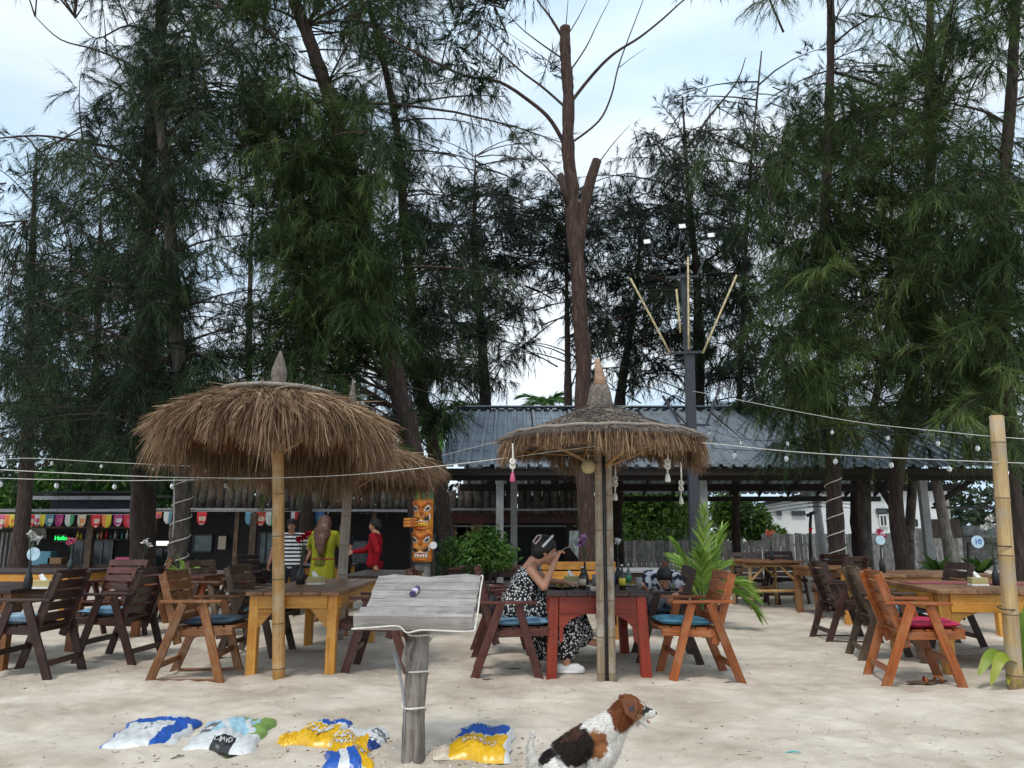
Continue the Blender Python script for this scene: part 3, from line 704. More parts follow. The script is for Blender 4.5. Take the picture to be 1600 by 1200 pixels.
E0 = P(684, 729, 15.0); E1x = P(1735, 722, 15.0).x; zE = P(900, 729, 15.0).z; zR = P(1100, 640, 20.0).z
X0 = P(684, 729, 15.0).x; X1 = P(1487, 628, 20.0).x+0.1
pav = thing('pavilion', 'open dining pavilion with a blue-grey corrugated metal roof on square grey posts', 'pavilion', (4.5, 17, 0))
def roof_sheet(w, L, nrib):
    V = []; F = []; prof = []
    for k in range(nrib):
        c0 = w*(k+0.5)/nrib; h = 0.05
        prof += [(c0-w/nrib*0.5, 0), (c0-0.05, 0), (c0-0.03, h), (c0+0.03, h), (c0+0.05, 0)]
    prof.append((w, 0))
    for (px_, z) in prof: V += [(px_, 0, z), (px_, L, z)]
    for k in range(len(prof)-1): F.append([2*k, 2*k+2, 2*k+3, 2*k+1])
    o = len(V); V += [(p[0], p[1], p[2]-0.006) for p in V]; F += [[i+o for i in f[::-1]] for f in F]
    for k in range(len(prof)-1): F.append([2*k+2, 2*k, 2*k+o, 2*k+2+o])
    me = bpy.data.meshes.new('sheet'); me.from_pydata(V, [], F); me.materials.append(M['roof']); return me
sl = math.hypot(5.0, zR-zE); ang = math.atan2(zR-zE, 5.0); nsh = 14; wS = (X1-X0)/nsh
shm = roof_sheet(wS-0.004, sl+0.02, 4)
for side in (0, 1):
    for k in range(nsh):
        o = bpy.data.objects.new('roof_sheet', shm); col.objects.link(o)
        dz = 0.006*(k % 2)
        if side == 0: o.location = (X0+k*wS, 15.0, zE+dz); o.rotation_euler = (ang, 0, 0)
        else: o.location = (X0+(k+1)*wS, 25.0, zE+dz); o.rotation_euler = (ang, 0, math.pi)
        adopt(o, pav)
board('ridge_cap', pav, (X0-0.03, 19.9, zR+0.05), (X1+0.03, 19.9, zR+0.05), 0.36, 0.03, M['roof'])
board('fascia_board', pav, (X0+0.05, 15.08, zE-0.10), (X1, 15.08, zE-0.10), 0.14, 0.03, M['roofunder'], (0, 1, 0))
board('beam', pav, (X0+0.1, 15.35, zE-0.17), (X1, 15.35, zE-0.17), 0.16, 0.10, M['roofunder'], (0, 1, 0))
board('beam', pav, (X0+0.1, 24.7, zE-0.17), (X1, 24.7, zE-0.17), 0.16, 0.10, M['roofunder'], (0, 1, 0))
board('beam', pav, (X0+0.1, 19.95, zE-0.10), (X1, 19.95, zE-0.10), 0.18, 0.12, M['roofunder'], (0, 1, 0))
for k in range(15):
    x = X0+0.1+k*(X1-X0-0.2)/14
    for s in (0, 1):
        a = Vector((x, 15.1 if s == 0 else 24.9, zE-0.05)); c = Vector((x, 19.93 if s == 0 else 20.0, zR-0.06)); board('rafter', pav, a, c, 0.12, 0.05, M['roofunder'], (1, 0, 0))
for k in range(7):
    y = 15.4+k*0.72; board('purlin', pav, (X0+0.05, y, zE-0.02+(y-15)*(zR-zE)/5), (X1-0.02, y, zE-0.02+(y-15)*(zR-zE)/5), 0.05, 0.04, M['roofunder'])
for px, d in ((781, 15.4), (803, 17.4), (1099, 15.4), (1443, 15.4), (1083, 19.5), (1585, 19.5), (1345, 24.5), (1478, 24.4), (740, 24.4)):
    c = P(px, 780, d); board('post', pav, (c.x, d, -0.1), (c.x, d, zE-0.09 if d < 19 else zE-0.05), 0.15 if d < 19 else 0.12, 0.13, M['concrete'], (0, 1, 0))
for px, d, lean in ((1352, 16.6, -0.25), (1420, 17.5, -0.5), (1473, 15.9, 0.25)):
    c = P(px, 800, d); tube('log_post', pav, [(c.x+0.35*lean, d, -0.1), (c.x+lean*0.1, d, 1.2), (c.x-lean*0.4, d, zE+0.1)], [0.13, 0.11, 0.10], M['log' if px != 1473 else 'driftpost'], 10, 0.05)
board('brace', pav, P(1400, 800, 16.2), P(1360, 735, 16.2), 0.12, 0.10, M['roofunder'], (0, 1, 0))
board('brace', pav, P(1460, 790, 16.0), P(1530, 742, 16.0), 0.09, 0.08, M['roofunder'], (0, 1, 0))
# back service wall of the pavilion, left part: dark room with panels
bw = thing('service_room', 'dark room with an orange wooden door panel under the left end of the metal roof', 'room', (P(800, 800, 21).x, 22, 0))
xa = P(690, 800, 21.5).x; xb = P(952, 800, 21.5).x
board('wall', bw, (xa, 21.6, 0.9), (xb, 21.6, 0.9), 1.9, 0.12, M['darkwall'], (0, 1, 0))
for px, mt in ((715, 'brown'), (742, 'orange'), (724, 'olive')):
    c = P(px, 850, 21.2); board('door_panel', bw, (c.x, 21.45, 0.05), (c.x, 21.45, 1.55), 0.42, 0.05, M[mt], (0, 1, 0))
board('rail', bw, (xa, 21.40, P(700, 822, 21.4).z), (xb, 21.40, P(700, 822, 21.4).z), 0.05, 0.05, M['concrete'], (0, 1, 0))
board('lintel', bw, (xa, 21.35, P(700, 810, 21.3).z), (xb, 21.35, P(700, 810, 21.3).z), 0.26, 0.05, M['darkred'], (0, 1, 0))
pl_ = thing('poster', 'pale painted poster hanging on the dark wall right of the seated woman', 'poster', P(915, 860, 16.8))
c = P(906, 850, 16.8); prism('sheet', pl_, [(-.22, .28), (.12, .30), (.22, .1), (.12, -.42), (-.05, -.3), (-.24, -.05)], c, (1, 0, 0), (0, 0, 1), (0, 1, 0), 0.02, plain('poster_print', (0.42, 0.47, 0.46), 0.6, 0, 0.5, 9))

# ------------------------------------------------------------------ LOG PALISADE and eave behind
pal = thing('log_palisade', 'row of dark upright logs above the pale eave behind the umbrellas', 'palisade', (P(600, 800, 21).x, 21, 0))
x = P(292, 770, 20.6).x; xe = P(905, 770, 20.6).x; k = 0; random.seed(9)
zb = P(600, 803, 20.6).z
while x < xe:
    r = random.uniform(0.065, 0.125); zt = P(600, random.uniform(738, 768), 20.6).z; x += r
    v = tube('log', pal, [(x, 20.6+random.uniform(-.03, .03), zb), (x+random.uniform(-.02, .02), 20.6, (zb+zt)/2), (x+random.uniform(-.03, .03), 20.6, zt)], [r, r*0.97, r*0.9], M['log'], 8, 0.06)
    x += r+0.01
eave = thing('eave', 'long weathered pale-edged tin eave in front of the log palisade', 'roof', (P(600, 800, 20).x, 20, 0))
for (pa, pb, py) in ((240, 432, 796), (470, 640, 798), (700, 905, 796)):
    xa = P(pa, py, 19.2).x; xb = P(pb, py, 19.2).x; z = P(600, py, 19.2).z; nn = max(2, int((xb-xa)/0.8)); w = (xb-xa)/nn
    for q in range(nn):
        zz = z+random.uniform(-0.012, 0.012)
        board('tin_sheet', eave, (xa+(q+.5)*w, 19.2, zz), (xa+(q+.5)*w, 20.4, zz+0.07), w-0.01, 0.02, M['greydark'], (0, -0.05, 1))
        board('edge_strip', eave, (xa+q*w+0.01, 19.17, zz), (xa+(q+1)*w-0.01, 19.17, zz+random.uniform(-.01, .01)), 0.05, 0.02, M['fascia'], (0, 1, 0))
    for q in range(nn+1):
        if q % 2 == 0: board('post', eave, (xa+q*w, 19.4, -0.1), (xa+q*w, 19.4, z), 0.11, 0.10, M['olive'], (0, 1, 0))

# ------------------------------------------------------------------ BAR at the left
FC = dict(red=(0.62, 0.02, 0.03), pink=(0.55, 0.10, 0.22), orange=(0.70, 0.22, 0.06), yellow=(0.68, 0.55, 0.05), teal=(0.10, 0.28, 0.38), white=(0.62, 0.66, 0.64), magenta=(0.42, 0.04, 0.20), cream=(0.60, 0.52, 0.40), green=(0.04, 0.28, 0.12), blue=(0.05, 0.16, 0.40))
for k_, c_ in FC.items(): M['f_'+k_] = plain('flag_'+k_, c_, 0.6, 0, 0.1, 20)
bar = thing('bar_building', 'low dark beach bar with grey flat roof edge, windows and coloured flags, at the left', 'building', (P(250, 820, 20).x, 20, 0))
YB = 20.3
xa = P(-260, 820, YB).x; xb = P(690, 820, YB).x
zt = P(100, 803, YB).z
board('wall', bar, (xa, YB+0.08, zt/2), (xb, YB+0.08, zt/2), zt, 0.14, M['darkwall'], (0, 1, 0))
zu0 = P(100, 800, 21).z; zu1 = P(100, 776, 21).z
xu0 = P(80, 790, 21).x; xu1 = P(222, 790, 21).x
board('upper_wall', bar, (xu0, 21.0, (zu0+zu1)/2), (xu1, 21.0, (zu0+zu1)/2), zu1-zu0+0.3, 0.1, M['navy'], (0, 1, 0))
board('flat_roof', bar, (P(50, 776, 20.6).x, 21.6, zu1+0.08), (P(216, 776, 20.6).x, 21.6, zu1+0.08), 2.2, 0.05, M['darkwall'])
board('roof_edge', bar, (P(50, 776, 20.5).x, 20.48, P(100, 778, 20.5).z), (P(214, 776, 20.5).x, 20.48, P(100, 778, 20.5).z), 0.10, 0.04, M['fascia'], (0, 1, 0))
# wavy tin awning
za = P(100, 799, 18.9).z; xa2 = P(-200, 799, 18.9).x; xb2 = P(232, 799, 18.9).x; w = (xb2-xa2)/9
V = []; F = []; nw = 26
for i in range(nw+1): 
    z = 0.018*math.sin(i*math.pi/2*2+0.7)
    V += [(w*i/nw, 0, z), (w*i/nw, 1.5, z+0.10)]
F = [[2*i, 2*i+2, 2*i+3, 2*i+1] for i in range(nw)]
o_ = len(V); V += [(p[0], p[1], p[2]-0.012) for p in V]; F += [[i+o_ for i in f[::-1]] for f in F]+[[2*i+2, 2*i, 2*i+o_, 2*i+2+o_] for i in range(nw)]
am = bpy.data.meshes.new('awning_sheet'); am.from_pydata(V, [], F); am.materials.append(M['fascia'])
for k in range(9):
    o = bpy.data.objects.new('awning_sheet', am); col.objects.link(o); o.location = (xa2+k*w+0.003, 18.9, za+0.004*(k % 2)); adopt(o, bar)
for px in (140, 217, 395):
    c = P(px, 850, 19.1); board('post', bar, (c.x, 19.1, -0.1), (c.x, 19.1, za-0.03), 0.16, 0.14, M['olive'], (0, 1, 0))
zc = P(100, 822, 19.15).z
board('beam', bar, (xa2, 19.25, zc-0.03), (P(235, 820, 19).x, 19.25, zc-0.03), 0.05, 0.05, M['olive'], (0, 1, 0))
M['glassgreen'] = plain('curtained_glass', (0.11, 0.16, 0.165), 0.2, 0, 0.35, 5)
M['glassgrey'] = plain('grey_glass', (0.12, 0.14, 0.16), 0.15, 0, 0.3, 4)
def window(px0, py0, px1, py1, mt, parent=bar, Y=YB, frame_m='concrete', mul=1):
    a = P(px0, py1, Y); c = P(px1, py0, Y); z0, z1 = a.z, c.z; x0, x1 = a.x, c.x
    f = board('window', parent, (x0, Y-0.02, (z0+z1)/2), (x1, Y-0.02, (z0+z1)/2), z1-z0, 0.03, M[mt], (0, 1, 0))
    for (p, q) in (((x0, z0), (x1, z0)), ((x0, z1), (x1, z1)), ((x0, z0), (x0, z1)), ((x1, z0), (x1, z1))):
        board('frame', f, (p[0], Y-0.05, p[1]), (q[0], Y-0.05, q[1]), 0.04, 0.035, M[frame_m], (0, 1, 0))
    for k in range(mul): 
        xx = x0+(x1-x0)*(k+1)/(mul+1); board('mullion', f, (xx, Y-0.055, z0), (xx, Y-0.055, z1), 0.03, 0.03, M[frame_m], (0, 1, 0))
    return f
window(112, 845, 178, 882, 'glassgrey', mul=3); window(238, 856, 272, 885, 'glassdark', frame_m='steel'); window(302, 836, 333, 862, 'glassgreen', frame_m='steel', mul=0)
window(403, 832, 440, 880, 'glassgreen', frame_m='steel', mul=2); window(545, 845, 575, 880, 'glassgrey', frame_m='steel', mul=0)
board('shutter_board', bar, P(24, 832, 19.9), P(72, 832, 19.9), 0.32, 0.04, M['greydark'], (0, 1, 0.3))
for k in range(8): 
    c = P(2+k*7, 856, 19.7); board('slat', bar, (c.x, 19.7, 0.35), (c.x, 19.7, P(0, 832, 19.7).z), 0.06, 0.03, M['greydark'], (0, 1, 0))
board('counter', bar, P(60, 884, 19.4), P(235, 884, 19.4), 0.5, 0.06, M['dark'])
board('counter_front', bar, P(60, 899, 19.2), P(235, 899, 19.2), 0.55, 0.05, M['dark'], (0, 1, 0))
sh = thing('bar_shelf', 'dark wooden shelf with bottles on the bar wall under the flags', 'shelf', P(150, 838, 20.1))
board('shelf_board', sh, P(118, 843, 20.1), P(232, 843, 20.1), 0.22, 0.03, M['olive'])
random.seed(12)
for k in range(17):
    px = 121+k*6.4+random.uniform(-1.5, 1.5); q = P(px, 842, 20.08); hh = random.uniform(0.14, 0.24); mt = random.choice(['glassgreen', 'f_orange', 'f_teal', 'f_cream', 'f_green', 'f_yellow', 'f_red', 'glassdark', 'white'])
    t_ = thing('bottle', 'bottle on the dark shelf under the bar flags', 'bottle', q, 'bottles on the bar shelf'); t_['label'] = 'small %s bottle on the bar wall shelf, %s from its left end' % ({'glassgreen': 'grey-green', 'f_orange': 'orange', 'f_teal': 'teal', 'f_cream': 'cream', 'f_green': 'green', 'f_yellow': 'yellow', 'f_red': 'red', 'glassdark': 'dark', 'white': 'white'}[mt], ['first', 'second', 'third', 'fourth', 'fifth', 'sixth', 'seventh', 'eighth', 'ninth', 'tenth', 'eleventh', 'twelfth', 'thirteenth', 'fourteenth', 'fifteenth', 'sixteenth', 'last'][k])
    lathe('glass', t_, [(0.03, 0), (0.034, hh*.55), (0.014, hh*.72), (0.012, hh)], q, M[mt], 8)
for (px, py, w_, h_, mt, lb) in ((70, 872, .5, .34, 'f_teal', 'teal crate on the bar counter, left end'), (92, 878, .34, .22, 'b_c', 'cardboard box next to the teal crate on the bar counter'), (198, 878, .4, .24, 'f_pink', 'pink folded towel pile on the bar counter'), (216, 874, .22, .3, 'f_cream', 'cream canister at the right end of the bar counter')):
    if mt == 'b_c': M['b_c'] = plain('cardboard', (0.30, 0.19, 0.10), .8)
    q = P(px, py, 19.4); board('box' if w_ > .3 else 'canister', None, (q.x-w_/2, 19.35, q.z), (q.x+w_/2, 19.35, q.z), .3, h_, M[mt]); tag(col.objects[-1], lb, 'box')
pc_ = thing('price_board', 'pale menu sheet pinned to the dark bar wall right of the white tube', 'board', P(345, 845, 20.1)); board('sheet', pc_, P(341, 848, 20.1), P(353, 848, 20.1), .34, .02, M['f_cream'], (0, 1, 0))
ln = thing('lamp_tube', 'glowing white horizontal tube lamp under the bar roof between two trunks', 'lamp', P(253, 849, 18.8))
pole('tube', ln, P(236, 849, 18.8), P(270, 849, 18.8), 0.055, 0.055, plain('lit_tube', (0.95, 0.95, 0.92), 0.4, emit=0.8))
pole('bracket', ln, P(253, 849, 18.8), P(253, 849, 18.8)+Vector((0, 1.4, 0)), 0.02, 0.02, M['black'])

def text(name, parent, s, loc, size, rot, mat, ext=0.002, align='CENTER', sub=None):
    cu = bpy.data.curves.new(name, 'FONT'); cu.body = s; cu.size = size; cu.extrude = ext; cu.align_x = align; cu.align_y = 'CENTER'
    me = worked(bpy.data.objects.new(name, cu)); me.materials.clear(); me.materials.append(mat)
    o = bpy.data.objects.new(name, me); col.objects.link(o); o.location = loc; o.rotation_euler = rot
    return adopt(o, parent)
ns = thing('neon_sign', 'small green glowing neon word on the dark bar wall', 'sign', P(95, 841, 20.05))
board('backing', ns, P(84, 841, 20.15), P(106, 841, 20.15), 0.22, 0.03, M['black'], (0, 1, 0))
text('lettering', ns, 'Hello', P(95, 841, 20.1), 0.15, (math.pi/2, 0, 0), plain('green_neon', (0.02, 1.0, 0.16), 0.4, emit=1.3), 0.008)

# coloured flags
fl = thing('flag_bunting', 'string of coloured printed ice-cream flags hanging under the tin awning of the bar', 'bunting', P(110, 812, 18.85))
pole('string', fl, P(-30, 804, 18.85), P(232, 804, 18.85), 0.006, 0.006, M['cable'], 4)
def flag(parent, px, py, w, h, cols, d=18.85, round_=False):
    c = P(px, py, d); W = w/1180*d; H = h/1180*d; V = []; F = []; fm = []; n_ = 8; m_ = 6; ph = random.uniform(0, 6)
    for j in range(m_+1):
        for i in range(n_+1):
            u = i/n_-0.5; v = j/m_
            ww = math.sqrt(max(0.05, 1-(max(0, v-0.45)/0.58)**2)) if round_ else 1
            V.append((u*W*ww, 0.02*math.sin(u*7+ph)*(0.3+v), -v*H))
    for j in range(m_):
        for i in range(n_):
            F.append([j*(n_+1)+i, j*(n_+1)+i+1, (j+1)*(n_+1)+i+1, (j+1)*(n_+1)+i])
            q = 0
            if len(cols) > 1:
                if cols[1] == 'half': q = 1 if i >= 4 else 0
                else: q = 1 if (1.5 < i < 6.5 and (j in (2, 3) or (j == 5))) else 0
            fm.append(q)
    mats = [M['f_'+cols[0]], M['f_'+(cols[2] if len(cols) > 2 else cols[-1] if cols[-1] != 'half' else cols[0])]]
    o = mesh('flag', V, F, None, None, True, mats, fm); o.location = c; s = o.modifiers.new('s', 'SOLIDIFY'); s.thickness = 0.004
    return adopt(o, parent)
for px, w, h, cs in ((4, 10, 22, ('pink', 'bar', 'cream')), (13, 9, 20, ('orange',)), (21, 8, 20, ('yellow', 'bar', 'orange')), (30, 8, 18, ('pink',)), (38, 12, 20, ('magenta', 'bar', 'cream')), (49, 12, 20, ('red', 'bar', 'cream')),
                  (59, 10, 18, ('white', 'bar', 'pink')), (68, 9, 18, ('yellow',)), (79, 13, 18, ('teal', 'bar', 'white')), (94, 12, 18, ('magenta', 'bar', 'pink')), (110, 14, 18, ('white', 'half', 'green')),
                  (129, 13, 19, ('cream', 'bar', 'orange')), (151, 15, 20, ('red', 'bar', 'cream')), (167, 15, 20, ('orange', 'half', 'yellow')), (186, 14, 18, ('magenta', 'bar', 'white')), (202, 15, 20, ('red', 'bar', 'pink'))):
    flag(fl, px, 804, w, h, cs, round_=True)
f2 = thing('flag_bunting', 'second short string of printed flags between the grey trunk and the striped shirt', 'bunting', P(330, 800, 19.1))
pole('string', f2, P(240, 799, 19.1), P(560, 799, 19.1), 0.006, 0.006, M['cable'], 4)
for px, w, h, cs in ((247, 12, 10, ('orange', 'bar', 'pink')), (264, 15, 18, ('white', 'half', 'teal')), (316, 15, 20, ('red', 'bar', 'cream')), (390, 13, 20, ('teal',)), (408, 15, 21, ('red', 'bar', 'cream')), (424, 16, 21, ('white', 'half', 'green')), (461, 12, 14, ('white', 'half', 'red')), (500, 14, 18, ('blue', 'bar', 'teal'))):
    flag(f2, px, 800, w, h, cs, 19.1, True)

# ------------------------------------------------------------------ PLANK FENCE, WHITE HOUSE, CONCRETE POLE
fe = thing('plank_fence', 'long weathered grey upright-plank fence behind the right tables', 'fence', (P(1200, 860, 28).x, 28, 0))
x = P(955, 860, 28).x; xe = P(1660, 860, 28).x; random.seed(3)
while x < xe:
    w = random.uniform(0.13, 0.19); px = x/28*1180+800; zt = P(1000, 845 if px < 1180 else 834 if px < 1390 else 826, 28).z+random.uniform(-.03, .03)
    board('plank', fe, (x+w/2, 28+random.uniform(-.01, .01), -0.05), (x+w/2+random.uniform(-.01, .01), 28, zt), w-0.012, 0.022, M['greydark' if random.random() < .75 else 'grey'], (0, 1, 0)); x += w
for z in (0.3, 0.9): board('rail', fe, (P(955, 860, 28).x, 28.05, z), (xe, 28.05, z), 0.08, 0.04, M['olive'], (0, 1, 0))
M['whitewall'] = plain('white_render', (0.66, 0.68, 0.68), 0.8, 0, 0.05, 2)
ho = thing('white_house', 'long white rendered house with dark sloping roof edge behind the plank fence', 'building', (P(1300, 800, 36).x, 38, 0))
ya = 34.0; A = P(1192, 790, ya); B = P(1300, 762, ya); C_ = P(1480, 762, ya)
prism('wall', ho, [(A.x, 0), (C_.x, 0), (C_.x, B.z-0.05), (B.x, B.z-0.05), (A.x, A.z-0.05)], (0, ya+0.2, 0), (1, 0, 0), (0, 0, 1), (0, 1, 0), 0.3, M['whitewall'])
board('roof_edge', ho, A+Vector((-.3, -.1, 0)), B+Vector((0.2, -.1, 0)), 0.4, 0.16, M['darkwall'], (-0.2, 0, 1))
board('roof_edge', ho, B+Vector((0.2, -.1, 0.0)), C_+Vector((0.2, -.1, 0)), 0.4, 0.16, M['darkwall'])
for px in (1203, 1221, 1239, 1257, 1278):
    q = P(px, 783-(px-1203)*0.23, ya); board('vent', ho, (q.x, ya-0.01, q.z-0.1), (q.x, ya-0.01, q.z+0.13), 0.14, 0.03, M['black'], (0, 1, 0))
for px in (1214, 1237, 1245, 1251): window(px, 799, px+6, 805, 'glassdark', ho, ya, 'steel', 0)
window(1369, 795, 1386, 802, 'glassdark', ho, ya, 'black', 0); window(1375, 805, 1384, 822, 'glassdark', ho, ya, 'white', 1)
window(1413, 811, 1421, 824, 'glassgreen', ho, ya, 'yellow', 0); window(1422, 812, 1432, 822, 'glassdark', ho, ya, 'black', 0)
cp = thing('utility_pole', 'leaning grey concrete utility pole in front of the white house', 'utility pole', (P(1287, 880, 26).x, 26, 0))
tube('shaft', cp, [P(1289, 897, 26), P(1280, 820, 26), P(1273, 765, 26), P(1268, 700, 26)], [0.17, 0.14, 0.12, 0.1], M['concrete'], 8)
for k, py in enumerate((776, 781, 786, 792)): 
    board('crossarm', cp, P(1262, py, 25.8), P(1284, py-1, 25.8), 0.04, 0.04, M['steel'])
    tube('wire', cp, catmull([P(1150, py+14+k*2, 27), P(1210, py+8, 26.5), P(1273, py, 26), P(1350, py+3, 26)], 4), 0.012, M['black'], 4)
sp = thing('street_sign', 'small dark post with a forked top before the white house', 'post', (P(1267, 860, 25).x, 25, 0))
tube('post', sp, [P(1267, 893, 25), P(1266, 820, 25), P(1267, 800, 25)], 0.05, M['black'], 6); board('arm', sp, P(1260, 806, 25), P(1273, 800, 25), 0.1, 0.05, M['black'], (0, 1, 0)); 
# ground-level dim interior pieces at the right of the pavilion
cb = thing('kitchen_counter', 'dark counter with brown panel under the right end of the metal roof', 'counter', P(1540, 880, 17))
board('worktop', cb, P(1510, 838, 19), P(1640, 838, 19), 0.6, 0.05, M['concrete']); board('side_panel', cb, P(1455, 826, 18.5), P(1500, 826, 18.5), 0.45, 0.05, M['olive'], (0, 1, 0))
board('shelf', cb, P(1460, 793, 18), P(1640, 793, 18), 0.3, 0.05, M['black']); board('upright', cb, P(1513, 900, 18.8), P(1513, 848, 18.8), 0.05, 0.05, M['black'], (0, 1, 0)); board('rail', cb, P(1513, 849, 18.8), P(1600, 849, 18.8), 0.05, 0.05, M['black'], (0, 1, 0))
board('back_panel', cb, P(1505, 850, 19.4), P(1640, 850, 19.4), 0.9, 0.05, M['greydark'], (0, 1, 0))

# ------------------------------------------------------------------ far palms over the roof
def frond(parent, base, d, L, droop, nleaf, leafL, leafW, mat, rach=0.012, name='frond', up=0.0):
    d = Vector(d).normalized(); pts = []; N = 9
    for i in range(N):
        t = i/(N-1); pts.append(Vector(base)+d*L*t+Vector((0, 0, -droop*L*t*t+up*t*(1-t))))
    side = d.cross(Vector((0, 0, 1))).normalized(); v, f = tubegeo(pts, [rach*(1-0.85*i/(N-1)) for i in range(N)], 4)
    PB = []; DD = []; LL = []
    for i in range(nleaf):
        t = 0.16+0.84*(i+0.5)/nleaf; k = min(int(t*(N-1)), N-2); q = pts[k].lerp(pts[k+1], t*(N-1)-k); tg = (pts[k+1]-pts[k]).normalized()
        for s in (-1, 1):
            PB.append(q); DD.append(tg*(0.75+0.9*t)+side*s*(1.0-0.5*t)+Vector((0, 0, random.uniform(0.0, 0.35)))+Vector((random.gauss(0, .06), random.gauss(0, .06), random.gauss(0, .06)))); LL.append(leafL*(0.55+0.75*math.sin(math.pi*min(1, t*0.85+0.1)))*random.uniform(.85, 1.1))
    V, Q, T, A = ribbons(np.array(PB), np.array(DD), np.array(LL), leafW, np.full(len(PB), 0.28), np.clip(rng.normal(0.5, 0.18, len(PB)), 0, 1))
    off = len(V); Vall = np.concatenate([V, np.array([tuple(p) for p in v])]); Qa = np.concatenate([Q, np.array([q for q in f if len(q) == 4])+off])
    return npmesh(name, Vall, Qa, T, mat, parent, np.concatenate([A, np.full(len(v), 0.75)]))
def palm_tree(label, px, py, d, L=2.4):
    c = P(px, py, d); t = thing('palm_tree', label, 'palm tree', (c.x, d, 0), 'palms showing over the metal roof')
    tube('trunk', t, [(c.x-.5, d, -0.2), (c.x-.2, d, c.z*.5), c], [0.2, 0.15, 0.12], M['barkgrey'], 8)
    for k in range(15):
        a = k*2.4; e = random.uniform(-0.1, 1.1); frond(t, c, (math.cos(a), math.sin(a), e), L*random.uniform(.8, 1.1), random.uniform(.35, .7), 22, 0.6, 0.055, M['leaf'], 0.03)
palm_tree('palm tree whose crown shows over the roof ridge left of the sawn-off trunk', 851, 634, 34, 1.5)
palm_tree('palm tree crown peeping over the roof ridge by the dark trunk at the left', 736, 640, 36, 1.2)
palm_tree('palm tree half hidden behind the leaning trunk and the second umbrella', 690, 668, 30, 1.7)
